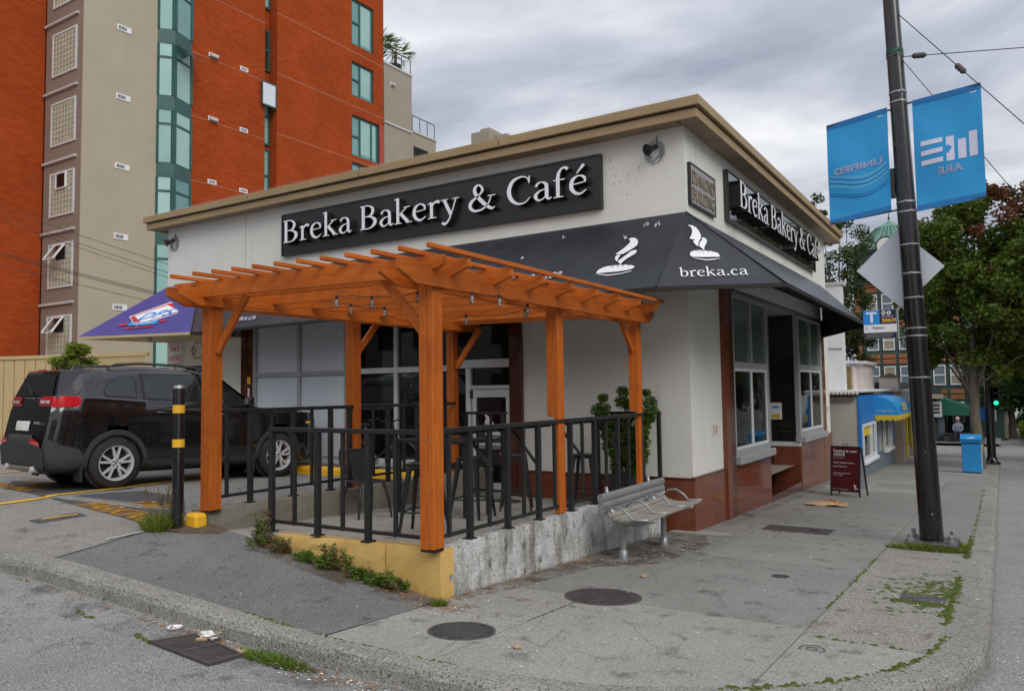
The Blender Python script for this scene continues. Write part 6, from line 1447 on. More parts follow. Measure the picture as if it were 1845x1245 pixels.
t, P = banner('left hand blue banner with reversed word above pale waves', 2.20, 2.97, 4.03, 5.43, .10, -1)
bword(P,t,'UNIFIED',.10,.89,.475,.062); bar(P,t,.84,.92,.93,.94,'banner_print','label')
for k,(off,h,m) in enumerate(((.30,.13,'banner_light'),(.245,.055,'banner'),(.22,.012,'banner_edge'),(.34,.01,'banner_edge'),(.385,.01,'banner_edge'))):
    mb = MB()
    for i in range(24):
        u0,u1 = i/24*.94+.03,(i+1)/24*.94+.03; f = lambda u: off+.055*math.cos(u*4.2+.3)+.05*(u-.4)**2*2+ (.06*u if k<2 else .05*u)
        hh = lambda u: h*(1 if k > 1 else (1-.25*abs(u-.5)))
        d_ = .0045+.0012*k; mb.quad(P(u0,f(u0),d_),P(u1,f(u1),d_),P(u1,f(u1)+hh(u1),d_),P(u0,f(u0)+hh(u0),d_))
    mb.build('wave', M[m], t)
# diamond sign seen from behind, bus stop sign
t = thing('diamond_sign', 'blank grey white back of a diamond shaped road sign on the pole', 'sign', (3.02,PY+.14,3.3))
mb = MB().prism([(-.53,0),(0,-.53),(.53,0),(0,.53)], (3.02,PY+.15,3.32), (1,0,-.03), (0,0,1), -.004, .004); mb.build('plate', M['sign_back'], t)
t = thing('bus_stop_sign', 'blue and white bus stop sign with big T fixed to the pole', 'sign', (2.78,PY-.02,2.4))
MB().box((2.575,PY-.028,2.385),(2.975,PY-.016,2.765),.003).build('plate', M['white'], t)
yq = PY-.0285
for (x0,x1,z0,z1,m) in ((2.577,2.772,2.575,2.763,'blue'),(2.772,2.973,2.575,2.763,'navy'),(2.577,2.973,2.387,2.465,'navy')): MB().box((x0,yq-.0015,z0),(x1,yq,z1)).build('panel', M[m], t)
yl = yq-.002
MB().box((2.61,yl-.001,2.715),(2.74,yl,2.74)).box((2.66,yl-.001,2.60),(2.692,yl,2.7149)).build('symbol', M['white'], t)
for x in (2.822,2.886): MB().lathe([(.026,-.001),(.026,0.0)], (x,yl,2.722), 20, axis='Y').build('roundel', M['white'], t)
MB().box((2.808,yl-.003,2.715),(2.836,yl-.0012,2.731)).build('bus_symbol', M['navy'], t); MB().box((2.879,yl-.003,2.708),(2.892,yl-.0012,2.736)).build('symbol', M['navy'], t)
sans('Bus Stop #',(2.80,yl,2.668),(1,0,0),(0,0,1),.030,M['white'],t); sans('50629',(2.80,yl,2.60),(1,0,0),(0,0,1),.068,M['amber'],t,bold=.02)
sans('5',(2.605,yl,2.515),(1,0,0),(0,0,1),.042,M['navy'],t); sans('Robson',(2.685,yl,2.515),(1,0,0),(0,0,1),.046,M['navy'],t)
mb = MB()
for k in range(3): mb.box((2.60,yl-.001,2.405+k*.018),(2.90+.02*k,yl,2.411+k*.018))
mb.build('small_print', M['tower_grey'], t)
MB().tube([(2.99,PY-.01,2.36),(2.99,PY-.01,2.78)], .012, 8).build('bracket', M['steel'], t)
# overhead wires with insulators
def wire(lab, pts, r=.006, ins=None, name='span_wire', cat='wire', grp=None, sag=0):
    t = thing(name, lab, cat, tuple(pts[0]), grp); P = []
    for a,b in zip(pts,pts[1:]):
        a,b = Vector(a),Vector(b)
        for i in range(10): s = i/10; P.append(a+(b-a)*s-Vector((0,0,sag*4*s*(1-s))))
    MB().tube(P+[Vector(pts[-1])], r, 5).build('cable', M['wire'], t)
    for q,dq in (ins or []):
        q, dq = Vector(q), Vector(dq).normalized(); rt = dq.to_track_quat('Z','Y').to_matrix()
        MB().lathe([(.010,-.09),(.030,-.07),(.040,-.045),(.034,-.02),(.040,0),(.034,.02),(.040,.045),(.030,.07),(.010,.09)], q, 14, rot=rt).build('insulator', M['iron'], t)
    return t
a = Vector((3.13,PY,6.75)); b = Vector((5.6,PY-.35,3.36)); wire('upper guy wire sloping down right from the pole top', [a,b], .006, [((3.84,PY-.1,5.775),b-a)])
a = Vector((3.17,PY,6.13)); b = Vector((9.5,PY+.5,5.3)); wire('nearly level span wire with brown insulator right of the pole', [a,b], .006, [((3.375,PY+.02,6.105),b-a)])
a = Vector((3.17,PY,6.10)); b = Vector((5.1,PY+.4,2.95)); wire('thin guy wire passing behind the right hand banner', [a,b], .005)
# sandwich board
t = thing('sandwich_board', 'dark red sandwich board with white lettering on the sidewalk', 'sign', (1.33,11.6,gB(11.6)))
sz = gB(11.6); Uv = Vector((.56,-.13,0)).normalized(); Bk = Vector((.13,.56,0)).normalized(); O = Vector((1.06,11.74,sz)); Vv = (Vector((0,0,1))+Bk*.10).normalized(); W_ = .57
MB().prism([(0,.10),(W_,.10),(W_,1.0),(0,1.0)], O, Uv, Vv, -.012, .012).build('front_board', M['maroon'], t)
for a_,b_,c_,d_ in ((-.012,.09,W_+.012,.11),(-.012,.985,W_+.012,1.01),(-.012,.0,.012,.985),(W_-.012,.0,W_+.012,.985)): MB().prism([(a_,b_),(c_,b_),(c_,d_),(a_,d_)], O, Uv, Vv, -.018, .018).build('frame_bar', M['black'], t)
O2 = O+Bk*.42; V2 = (Vector((0,0,1))-Bk*.24).normalized()
MB().prism([(.05,.12),(W_-.0,.12),(W_,.97),(.05,.97)], O2, Uv, V2, -.01, .01).build('rear_board', M['frosted'], t)
for a_ in (.0,W_): MB().prism([(a_-.012,0),(a_+.012,0),(a_+.012,1.0),(a_-.012,1.0)], O2, Uv, V2, -.014, .014).build('leg', M['black'], t)
MB().tube([O+Uv*.24+Vv*1.0,O+Uv*.24+Vv*1.05,O+Uv*.33+Vv*1.05,O+Uv*.33+Vv*1.0], .008, 6).build('handle', M['black'], t)
Fn = O + Uv.cross(Vv).normalized()*.0125
def sb(txt, u, v, s): sans(txt, Fn+Uv*u+Vv*v, Uv, Vv, s, M['white'], t, bold=.012 if s > .05 else 0)
sb('Seating is now',.045,.885,.082); sb('OPEN!',.045,.805,.082); sb('Order Lineup in store',.045,.66,.046); sb('up to 4 groups',.045,.585,.046); sb('Please wait outside if the last',.045,.455,.030); sb('spot is occupied',.045,.415,.030); sb('Thank you for your cooperation',.03,.135,.024)
MB().prism([(.045,.765),(.27,.765),(.27,.770),(.045,.770)], Fn, Uv, Vv, 0, .001).build('rule', M['white'], t); logo(Fn+Uv*.46+Vv*.14, Uv, Vv, .09, M['white'], t)
# crumpled kraft bag
t = thing('paper_bag', 'crumpled brown paper bag lying near the sandwich board', 'bag', (1.3,9.85,gB(9.85)))
bz = gB(9.85); mb = MB(); n_ = 9
for j in range(5):
    for i in range(n_): mb.v.append((.96+.70*i/(n_-1)+random.uniform(-.02,.02), 9.65+.12*j+random.uniform(-.02,.02)+.05*i/n_, bz+.008+random.uniform(0,.035)+(.05 if 2<i<6 and 0<j<4 else 0)))
for j in range(4):
    for i in range(n_-1): mb.f.append((j*n_+i,j*n_+i+1,(j+1)*n_+i+1,(j+1)*n_+i))
mb.build('sheet', M['paper'], t); MB().ell((1.38,9.9,bz+.05),(.17,.11,.05),10,6,.25).build('crumple', M['litter_brown'], t)
# newspaper box
t = thing('newspaper_box', 'blue and white newspaper box by the tree trunk', 'newspaper box', (3.3,20.4,gB(20.4)))
nz = gB(20.4); MB().box((3.08,20.15,nz+.03),(3.56,20.6,nz+.86),.02).build('cabinet', M['shop_awning'], t); MB().box((3.14,20.2,nz-.02),(3.5,20.55,nz+.03)).build('foot', M['black'], t)
MB().prism([(-.02,0),(.47,0),(.47,.12),(.30,.22),(-.06,.10)], (3.06,20.13,nz+.87), (0,1,0), (0,0,1), 0, .52).build('hood', M['shop_awning'], t)
MB().box((3.562,20.17,nz+.12),(3.575,20.50,nz+.62),.004).build('side_panel', M['white'], t)
for k in range(5): MB().lathe([(.042,0),(.042,.004)], (3.576,20.33,nz+.19+k*.09), 12, axis='X').build('dot', M['hole'], t)
MB().box((3.55,20.35,nz+.60),(3.60,20.5,nz+.80),.02).build('yellow_flyer', M['shop_yellow'], t); MB().prism([(.0,0),(.24,.0),(.20,.10),(.03,.08)], (3.2,20.128,nz+.93), (1,0,0), (0,0,1), -.002, .0).build('emblem', M['white'], t)
# traffic signal pole
t = thing('traffic_signal', 'black signal pole with green light before the crossing', 'traffic light', (3.75,25.2,gB(25.2)))
tz_ = gB(25.2); MB().lathe([(.26,0),(.26,.05),(.17,.12),(.13,.25),(.12,8.5),(.001,8.52)], (3.75,25.2,tz_), 20).build('pole', M['pole_black'], t, smooth=50)
hs = MB().box((3.86,25.05,1.02),(4.04,25.25,1.72),.02).build('signal_head', M['black'], t)
for zz,m in ((1.58,'iron'),(1.37,'iron'),(1.15,'signal_green')): MB().lathe([(.072,-.02),(.001,-.02)][::-1], (3.95,25.05,zz), 16, axis='Y').build('lens', M[m], hs)
MB().box((3.84,25.0,1.82),(4.10,25.02,2.12)).build('plate', M['white'], t); MB().box((3.90,25.04,.55),(3.94,25.06,.92)).build('notice', M['litter'], t)
MB().box((3.3,25.3,.55),(3.63,25.33,.98)).build('street_plate', M['blue'], t)

# ================================================================== APARTMENT TOWER AND LEFT BACKGROUND
TX, TY = -25.71, 10.81
tower = thing('apartment_tower', 'tall red brick and beige apartment block with teal windows', 'apartment block', (TX,TY,0))
Z0, Z1, ST = -1.0, 31.0, 2.905
# volumes
MB().box((-28.46,TY,Z0),(TX,13.95,Z1)).build('beige_wall', M['tower_stucco'], tower)
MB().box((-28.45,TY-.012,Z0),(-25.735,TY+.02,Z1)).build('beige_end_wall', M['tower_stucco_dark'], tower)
MB().box((-45,5.5,Z0),(-28.55,10.79,Z1)).build('brick_wall', M['brick'], tower)
MB().box((-40,15.62,Z0),(TX-.06,19.70,Z1)).build('brick_wall', M['brick'], tower)
MB().box((-40,19.70,Z0),(TX-.55,20.36,Z1)).build('recess_wall', M['brick'], tower)
def brick_with(y0,y1,holes):
    ys = sorted({y0,y1}|{h[0] for h in holes}|{h[1] for h in holes}); zs = sorted({Z0,Z1}|{h[2] for h in holes}|{h[3] for h in holes}); mb = MB(); X = TX+.05
    for i in range(len(ys)-1):
        for j in range(len(zs)-1):
            c = ((ys[i]+ys[i+1])/2,(zs[j]+zs[j+1])/2)
            if not any(h[0]<c[0]<h[1] and h[2]<c[1]<h[3] for h in holes): mb.quad((X,ys[i],zs[j]),(X,ys[i+1],zs[j]),(X,ys[i+1],zs[j+1]),(X,ys[i],zs[j+1]))
    for h in holes:
        p = [(X,h[0],h[2]),(X,h[1],h[2]),(X,h[1],h[3]),(X,h[0],h[3])]; q = [(X-.2,*a[1:]) for a in p]
        for k in range(4): mb.quad(p[k],q[k],q[(k+1)%4],p[(k+1)%4])
    mb.quad((X,y0,Z0),(X-8,y0,Z0),(X-8,y0,Z1),(X,y0,Z1)); mb.quad((X,y1,Z0),(X-8,y1,Z0),(X-8,y1,Z1),(X,y1,Z1))
    return mb
rows_w = [(21.25,23.9),(18.31,20.27),(14.92,17.23),(12.2,14.55),(9.3,11.6),(24.9,27.1)]
holes = []
for i,(a,b) in enumerate(rows_w): holes.append((25.62, 27.84 if i in (2,3,4) else 27.40, a, b))
brick_with(20.36, 28.24, holes).build('brick_wall', M['brick'], tower)
for i,(y0,y1,z0,z1) in enumerate(holes):
    X = TX-.08
    wf = MB().box((X-.05,y0,z0),(X+.05,y0+.09,z1)).build('window', M['teal_frame'], tower); ym = y0+.72
    bars = [(y1-.09,y1,z0,z1),(ym-.05,ym+.05,z0,z1),(y0+.09,ym-.05,z0,z0+.08),(ym+.05,y1-.09,z0,z0+.08),(y0+.09,ym-.05,z1-.08,z1),(ym+.05,y1-.09,z1-.08,z1),(y0+.09,ym-.05,(z0+z1)/2-.06,(z0+z1)/2+.04)]
    if i in (2,3,4): bars.append((y1-.62,y1-.52,z0+.08,z1-.08))
    for b in bars: MB().box((X-.05,b[0],b[2]),(X+.05,b[1],b[3])).build('frame_bar', M['teal_frame'], wf)
    MB().box((X-.03,y0+.09,z0+.08),(X-.01,y1-.09,z1-.08)).build('pane', M['teal_glass_dark'], wf)
    MB().box((X-.012,ym+.10,z0+.25),(X-.002,y1-.2,z1-.1)).build('blind', M['teal_glass'], wf)
MB().box((TX-.0,27.84,14.5),(TX+.06,28.26,17.3)).build('brick_pier', mat('red_pier', (.34,.055,.03), (.40,.07,.04), 3, .8), tower)
# recess windows between the two brick fronts
for k,(a,b,c,d) in enumerate([(21.05,23.7,0,0),(17.87,19.98,0,0),(14.1,17.0,0,1),(11.2,13.9,0,0),(8.4,11.0,0,0)]):
    X = TX-.54; wf = MB().box((X,19.74,a),(X+.08,19.82,b)).build('window', M['teal_frame'], tower)
    for q in ((20.26,20.34,a,b),(19.82,20.26,a,a+.1),(19.82,20.26,b-.1,b),(19.82,20.26,(a+b)/2-.05,(a+b)/2+.05)): MB().box((X,q[0],q[2]),(X+.08,q[1],q[3])).build('frame_bar', M['teal_frame'], wf)
    MB().box((X+.02,19.82,a+.1),(X+.04,20.26,b-.1)).build('pane', M['window_dark'] if k == 1 else M['teal_glass'], wf)
    if d:
        o = MB().box((TX+.06,19.40,b-1.15),(TX+.10,19.47,b+.05)).build('open_sash', M['teal_frame'], wf)
        for q in ((20.23,20.30,b-1.15,b+.05),(19.47,20.23,b-1.15,b-1.08),(19.47,20.23,b-.02,b+.05)): MB().box((TX+.06,q[0],q[2]),(TX+.10,q[1],q[3])).build('sash_bar', M['teal_frame'], wf)
        MB().box((TX+.07,19.47,b-1.08),(TX+.09,20.23,b-.02)).build('pane', M['frosted'], wf); MB().beam((X+.1,20.2,b),(TX+.07,20.2,b),.04,.04).build('sash_arm', M['teal_frame'], wf)
# teal corner bay, a faceted glass strip
for k in range(10):
    zb = 2.85+ST*k-.22   # spandrel centre heights at 2.8..
    zc = 5.55+ST*(k-1)
    MB().add([(TX-.06,13.95,zc-.33),(TX+.42,14.50,zc-.33),(TX+.0,15.62,zc-.33),(TX-.06,13.95,zc+.33),(TX+.42,14.50,zc+.33),(TX+.0,15.62,zc+.33)],[(0,1,4,3),(1,2,5,4),(3,4,5),(2,1,0)]).build('spandrel', M['teal_frame'], tower)
    z0, z1 = zc+.33, zc+ST-.33
    A, B, C = Vector((TX-.06,13.95,0)), Vector((TX+.40,14.50,0)), Vector((TX+.0,15.62,0))
    f = MB()
    for p,q in ((A,B),(B,C)):
        d = (q-p).normalized(); 
        for s in (p+d*.05,q-d*.05): f.beam(s+Vector((0,0,z0)), s+Vector((0,0,z1)), .11, .11, up=(0,1,0), bev=0)
        f.beam(p+Vector((0,0,z1-.58)), q+Vector((0,0,z1-.58)), .08, .08, bev=0)
    fo = f.build('bay_frame', M['teal_frame'], tower, kind='stuff')
    for n_,(p,q) in enumerate(((A,B),(B,C))):
        d = (q-p).normalized(); nn = Vector((d.y,-d.x,0))*-.0
        for (a,b) in ((z0,z1-.62),(z1-.54,z1)):
            MB().quad(*[tuple(Vector((v.x,v.y,z))) for v,z in ((p+d*.1,a),(q-d*.1,a),(q-d*.1,b),(p+d*.1,b))]).build('pane', M[['teal_glass','blind','teal_glass_dark'][(k*2+n_) % 3 if n_ else (k+1) % 2]], fo)
    if abs(zc-14.3) < 1.5:
        d = (C-B).normalized(); p = B+d*.08; q = C-d*.08; oz = z1-.62
        MB().add([tuple(Vector((v.x,v.y,z))+Vector((o,0,0))) for v,z,o in ((p,oz+.62,.05),(q,oz+.62,.05),(q,oz+.16,.75),(p,oz+.16,.75),(p,oz+.66,.05),(q,oz+.66,.05),(q,oz+.20,.75),(p,oz+.20,.75))],[(0,3,2,1),(4,5,6,7),(2,3,7,6),(0,1,5,4),(1,2,6,5),(0,4,7,3)]).build('open_sash', M['teal_frame'], fo)
# string courses of thin mortar line
for zc in (20.8,17.72,14.67,11.7,8.8): MB().box((TX+.048,20.37,zc-.014),(TX+.056,28.23,zc+.014)).build('string_course', M['brick_line'], tower)
for k in range(8): zc = 5.5+ST*k-.02; MB().box((TX-.061,15.64,zc-.012),(TX-.052,19.7,zc+.012)).build('string_course', M['brick_line'], tower)
# vents
def vent(y, z, w_=.46, h_=.20, X=TX, hood=False):
    v = MB().box((X-.01,y-w_/2,z-h_/2),(X+.03,y+w_/2,z+h_/2),.006).build('wall_vent', M['white'], tower)
    if hood: MB().box((X+.03,y-w_/2+.03,z-.10),(X+.17,y+w_/2-.03,z+.05),.01).build('vent_hood', M['ledge'], v)
    mb = MB()
    for k in range(6): mb.box((X+.0305,y-w_/2+.06+k*.058,z-h_/2+.05),(X+.034,y-w_/2+.095+k*.058,z+h_/2-.05))
    mb.build('slots', M['hole'], v, kind='stuff')
for k in range(6): vent(12.46, 16.82-ST*k+.035*k, .60, .24)
for z,hd in ((17.29,True),(14.33,True),(11.42,False),(8.5,False)): vent(16.74,z,.46,.2,TX-.06,hd); vent(18.46,z-.03,.46,.2,TX-.06,False)
# glass-block windows on the narrow end face, with ledges
for k in range(7):
    zt = 19.25-2.87*k; zb_ = zt-1.62
    wf = MB().box((-27.92,TY-.06,zb_-.08),(-27.84,TY+.0,zt+.08)).build('glass_block_window', M['frame_white'], tower)
    for q in ((-26.20,-26.12,zb_-.08,zt+.08),(-27.84,-26.20,zb_-.08,zb_-.0),(-27.84,-26.20,zt,zt+.08)): MB().box((q[0],TY-.06,q[2]),(q[1],TY,q[3])).build('frame_bar', M['frame_white'], wf)
    mb = MB(); nx,nz = 7,8
    opens = {3:(2,5,5,8),4:(2,5,5,8),5:(2,5,5,8)}.get(k-0)
    for i in range(nx):
        for j in range(nz):
            if opens and opens[0] <= i < opens[1]+0 and opens[2] <= j < opens[3]: continue
            sx, sz = 1.64/nx, 1.62/nz; mb.box((-27.84+i*sx+.022,TY-.05,zb_+j*sz+.022),(-27.84+(i+1)*sx-.022,TY-.014,zb_+(j+1)*sz-.022),.012)
    mb.build('glass_blocks', M['glass_block'], wf, kind='stuff'); MB().box((-27.84,TY-.03,zb_),(-26.20,TY-.013,zt)).build('mortar', M['ledge'], wf)
    if opens:
        x0, x1, z0, z1 = -27.84+1.64*2/7, -27.84+1.64*5/7, zb_+1.62*5/8, zt
        MB().box((x0+.02,TY-.045,z0+.02),(x1-.02,TY-.031,z1-.02)).build('dark_opening', M['hole'], wf)
        tl = .0 if k == 3 else .42
        mb = MB()
        for a,b in (((x0,z0),(x1,z0)),((x1,z0),(x1,z1)),((x1,z1),(x0,z1)),((x0,z1),(x0,z0))):
            off = lambda z: -.08-tl*(z1-z)/(z1-z0); mb.beam((a[0],TY+off(a[1]),a[1]),(b[0],TY+off(b[1]),b[1]),.06,.06,up=(0,1,.2),bev=0)
        mb.build('open_sash', M['white'], wf)
        MB().quad((x0,TY-.08-tl,z0),(x1,TY-.08-tl,z0),(x1,TY-.082,z1),(x0,TY-.082,z1)).build('pane', M['glass'], wf)
    MB().box((-28.5,TY-.10,zt+.50),(-26.02,TY-.0,zt+.60),.01).build('ledge', M['ledge'], tower)
# grey rear wing with roof terrace
MB().box((-36,28.30,Z0),(TX+.03,30.82,21.1)).build('grey_wall', M['tower_grey'], tower); MB().box((-36.05,28.25,21.1),(TX+.08,30.87,21.22)).build('parapet_cap', M['ledge'], tower)
MB().box((-36,30.85,Z0),(TX+.02,33.2,17.7)).build('grey_wall', M['tower_grey'], tower); MB().box((-36.05,30.9,17.7),(TX+.08,33.25,17.82)).build('parapet_cap', M['ledge'], tower)
MB().box((TX-.3,30.98,15.9),(TX+.035,32.4,16.85)).build('dark_opening', M['hole'], tower); MB().box((TX+.02,28.3,17.55),(TX+.10,30.8,17.66)).build('string_course', M['ledge'], tower); vent(29.0,20.05,.3,.2,TX+.03,True)
for (y0,y1,zz) in ((28.3,30.8,21.22),(30.95,33.15,17.82)):
    mb = MB().tube([(TX-.05,y0,zz+.95),(TX-.05,y1,zz+.95)],.03,6); r_ = mb.build('terrace_rail', M['black'], tower)
    for k in range(4): y = y0+(y1-y0)*k/3; MB().tube([(TX-.05,y,zz),(TX-.05,y,zz+.95)],.025,6).build('rail_post', M['black'], r_)
for x,y,h,lab in ((-26.2,29.9,1.15,'spiky fan palm nearest the corner of the roof terrace'),(-26.6,28.6,1.3,'fan palm partly hidden by the brick tower')):
    t = thing('fan_palm', lab, 'palm', (x,y,21.2), 'fan palms on the roof terrace')
    MB().lathe([(.30,0),(.36,.45),(.001,.46)], (x,y,21.2), 14).build('pot', M['pot'], t); MB().tube([(x,y,21.6),(x+.05,y,21.2+h)], [.11,.09], 8).build('trunk', M['bark'], t)
    mb = MB()
    for k in range(46):
        a = random.uniform(0,6.28); e = random.uniform(-.7,1.3); d = Vector((math.cos(a)*math.cos(e),math.sin(a)*math.cos(e),math.sin(e))); c = Vector((x+.05,y,21.2+h)); tip = c+d*.75; sd = d.orthogonal().normalized(); sd2 = d.cross(sd)
        mb.tube([c,tip],.012,3,cap=False)
        for j in range(11):
            q = (j-5)/5; dd = (d+sd*q*1.1+Vector((0,0,-.12*abs(q)))).normalized(); w_ = sd2*.022; e_ = tip+dd*random.uniform(.45,.62)-Vector((0,0,.08)); mb.quad(tip-w_,tip+w_,e_+w_*.2,e_-w_*.2)
    mb.build('fronds', M['leaf_palm'], t, kind='stuff')
# board fence and bush
t = thing('board_fence', 'pale yellow board fence behind the black car', 'fence', (-17.5,5.8,.3))
for k in range(26):
    x = -22.6+k*.32; y = 3.6+(x+22.6)*.62/1.15*.62
    MB().box((x,y,.1),(x+.308,y+.02,2.78),.004,rot=Matrix.Rotation(rad(18.5),3,'Z')).build('board', M['fence_wood'], t)
MB().beam((-22.7,3.52,2.83),(-14.2,6.38,2.83),.09,.09,bev=.005).build('top_rail', M['fence_wood'], t)
t = thing('green_bush', 'bright green rounded bush showing above the car roof', 'bush', (-15.1,4.9,.2))
cl = []
st = MB()
for k in range(26): a = random.uniform(0,6.28); r = random.uniform(0,.42); p = (-15.12+1.15*r*math.cos(a),4.95+1.15*r*math.sin(a),2.62+random.uniform(-.3,.60)*(1-.7*r/.45)); cl.append((p,.16)); st.tube([(-15.1,4.95,1.0),p],[.03,.008],4)
st.build('branches', M['bark'], t, kind='stuff'); leaf_cloud(cl, 120, 0, .045, 'foliage', M['leaf_bush'], t, elong=1.8)
# power lines crossing left
for a,b,lab in (((-17.9,4.17,6.83),(-9.0,10.0,3.3),'top'),((-17.9,4.18,6.60),(-9.0,10.0,3.1),'second'),((-17.9,4.18,6.50),(-9.0,10.0,2.95),'third'),((-17.9,4.25,5.62),(-9.0,10.0,3.0),'fourth'),((-17.9,4.25,5.56),(-9.0,10.0,2.96),'fifth'),((-17.9,4.27,5.29),(-9.0,9.9,2.85),'lowest')):
    wire(f'{lab} thin black power line sloping across the beige tower', [a,b], .010 if lab in ('fourth','fifth') else .007, name='power_line', grp='power lines in front of the tower', sag=.12)
MB  # end of left background

# ================================================================== SHOPS AND STREET BEYOND, RIGHT
SX = .93
t = thing('corner_shop', 'small shop with blue walls, grey base and rounded blue awning', 'shop', (SX,20,gB(20)))
shop_ = t
MB().box((-8,16.62,-1.3),(SX-.02,23.9,1.50)).build('side_wall', M['shop_beige'], t)
MB().box((SX-.02,16.62,-1.2),(SX+.03,23.95,-.22)).build('base_wall', M['shop_grey'], t)
MB().box((SX-.02,16.60,.78),(SX+.05,23.95,1.52)).build('fascia_board', M['shop_blue'], t)
for y0,y1 in ((16.60,16.85),(19.35,19.9),(23.2,23.95)): MB().box((SX-.02,y0,-.22),(SX+.045,y1,.779)).build('pier', M['shop_blue'], t)
for y0,y1 in ((16.85,19.35),(21.3,23.2)):
    f = MB().box((SX-.0,y0,-.22),(SX+.08,y0+.10,.76)).build('window_frame', M['frame_white'], t)
    for q in ((y1-.10,y1,-.22,.76),(y0+.10,y1-.10,-.24,-.14),(y0+.10,y1-.10,.68,.76),((y0+y1)/2+.3,(y0+y1)/2+.4,-.14,.68)): MB().box((SX-.0,q[0],q[2]),(SX+.08,q[1],q[3])).build('frame_bar', M['frame_white'], f)
    MB().box((SX-.01,y0+.10,-.14),(SX+.01,y1-.10,.68)).build('pane', M['glass_dark'], f); MB().box((SX-.02,y0-.05,-.30),(SX+.13,y1+.05,-.225)).build('window_sill', M['white'], f)
MB().box((SX+.012,17.0,.42),(SX+.02,18.6,.66)).build('yellow_poster', M['shop_yellow'], t)
MB().box((SX-.5,19.9,-1.0),(SX-.45,21.3,.78)).build('entry_door', M['window_dark'], t); MB().box((SX-.44,20.3,-.5),(SX-.42,20.7,.0)).build('red_notice', M['red'], t)
mb = MB(); n_ = 12; y0,y1 = 19.3,23.6; prof = [(0,.98)]; 
for k in range(n_+1): a = math.pi/2*k/n_; prof.append((.62*math.sin(a)+0, .92+.55*math.cos(a)))
A_ = [(SX+.05+u, v) for u,v in prof[1:]]
for (u,v) in A_: mb.v += [(u,y0,v),(u,y1,v)]
for k in range(n_): mb.f.append((2*k,2*k+2,2*k+3,2*k+1))
c0 = len(mb.v); mb.v += [(SX+.05,y0,.92),(SX+.05,y1,.92)]
for k in range(n_): mb.f.append((c0,2*k,2*k+2)); mb.f.append((c0+1,2*k+3,2*k+1))
aw2 = mb.build('awning', M['shop_awning'], t, smooth=50)
mb = MB(); nn_ = 30
for (p,q) in (((SX+.06,y0),(SX+.67,y0)),((SX+.67,y0),(SX+.67,y1))):
    L_ = math.dist(p,q); m_ = int(L_/.14)
    for k in range(m_):
        a = (p[0]+(q[0]-p[0])*k/m_, p[1]+(q[1]-p[1])*k/m_); b = (p[0]+(q[0]-p[0])*(k+1)/m_, p[1]+(q[1]-p[1])*(k+1)/m_); c = ((a[0]+b[0])/2,(a[1]+b[1])/2)
        mb.quad((*a,.92),(*a,.80),(*c,.75),(*b,.80),(*b,.92))
mb.build('valance', M['shop_yellow'], aw2)
sans('PSYCHIC', (SX+.715,20.2,1.04),(0,1,0),(-.2,0,1),.30,M['shop_yellow'],aw2,bold=.02)
sans('DISCOUNT PLUS', (SX+.08,19.29,1.02),(1,0,0),(0,0,1),.062,M['litter'],aw2)
mb = MB()
for k in range(20): mb.box((-.9+.095*k,16.45,1.545),(-.9+.095*k+.06,16.62,1.60),.004)
mb.build('tile_edge', M['ledge'], t, kind='stuff'); MB().box((-8,16.52,1.60),(SX+.1,24.0,1.66),.006).build('roof_edge', M['white'], t); MB().box((-8,16.54,1.38),(SX-.1,16.615,1.50)).build('eave_board', M['bark'], t)
t = thing('roof_hut', 'pale pink stucco rooftop hut with bared brick strip', 'rooftop hut', (-.5,20.2,1.66))
MB().box((-3.5,20.0,1.62),(.36,20.1,2.42)).build('front_wall', M['pink_stucco'], t); MB().box((.30,20.1,1.62),(.62,22.3,2.42)).build('end_wall', M['pink_stucco'], t)
MB().add([(.36,20.0,1.62),(.62,20.4,1.62),(.62,20.4,2.42),(.36,20.0,2.42)],[(0,1,2,3)]).build('corner_wall', M['pink_stucco'], t)
MB().box((.06,19.96,1.63),(.30,19.998,2.35),.01).build('bare_brick', M['old_brick'], t)
MB().box((-3.6,19.88,2.44),(.50,20.6,2.53),.02).build('roof_edge', M['sign_back'], t); MB().box((.40,20.0,2.42),(.72,22.4,2.52),.02).build('roof_edge', M['ledge'], t)
MB().box((-.62,19.98,1.88),(-.30,19.997,2.08)).build('window', M['window_dark'], t); MB().box((-.66,19.95,1.82),(-.26,19.998,1.87)).build('window_sill', M['white'], t); MB().add([(.44,20.11,1.85),(.56,20.29,1.85),(.56,20.29,2.08),(.44,20.11,2.08)],[(0,1,2,3)]).build('window', M['window_dark'], t)
t = thing('white_house_block', 'plain white wall of a building rising directly behind the cafe', 'building', (-1.5,18.2,1.66))
MB().box((-4,17.9,1.67),(.42,18.3,4.62)).build('wall', M['white'], t); MB().box((-4,17.86,4.62),(.48,18.34,4.70)).build('parapet_cap', M['ledge'], t); MB().tube([(-1,17.87,2.95),(.40,17.87,2.80)],.012,5).build('cable', M['wire'], t)
t = thing('chimney_pot', 'cream chimney stub with mossy top above the blue awning', 'chimney', (.9,25.0,1.6))
MB().box((.30,24.6,-1.2),(SX+.25,25.4,1.55)).build('wall', M['cream'], t); MB().box((.55,24.1,1.552),(1.15,24.8,2.05),.01).build('stack', M['pink_stucco'], t); MB().add([(.5,24.05,2.052),(1.2,24.05,2.052),(1.2,24.85,2.052),(.5,24.85,2.052),(.85,24.45,2.22)],[(0,1,4),(1,2,4),(2,3,4),(3,0,4)]).build('cap', M['soil'], t)
t = thing('yellow_shop', 'narrow shopfront trimmed in yellow under a blank white sign board', 'shop', (SX,29,gB(29)))
MB().box((-6,25.45,-1.6),(SX-.05,33.8,1.9)).build('wall', M['dark_wall'], t); MB().box((SX+.02,25.0,.92),(SX+.50,33.0,1.62),.01).build('sign_board', M['sign_back'], t)
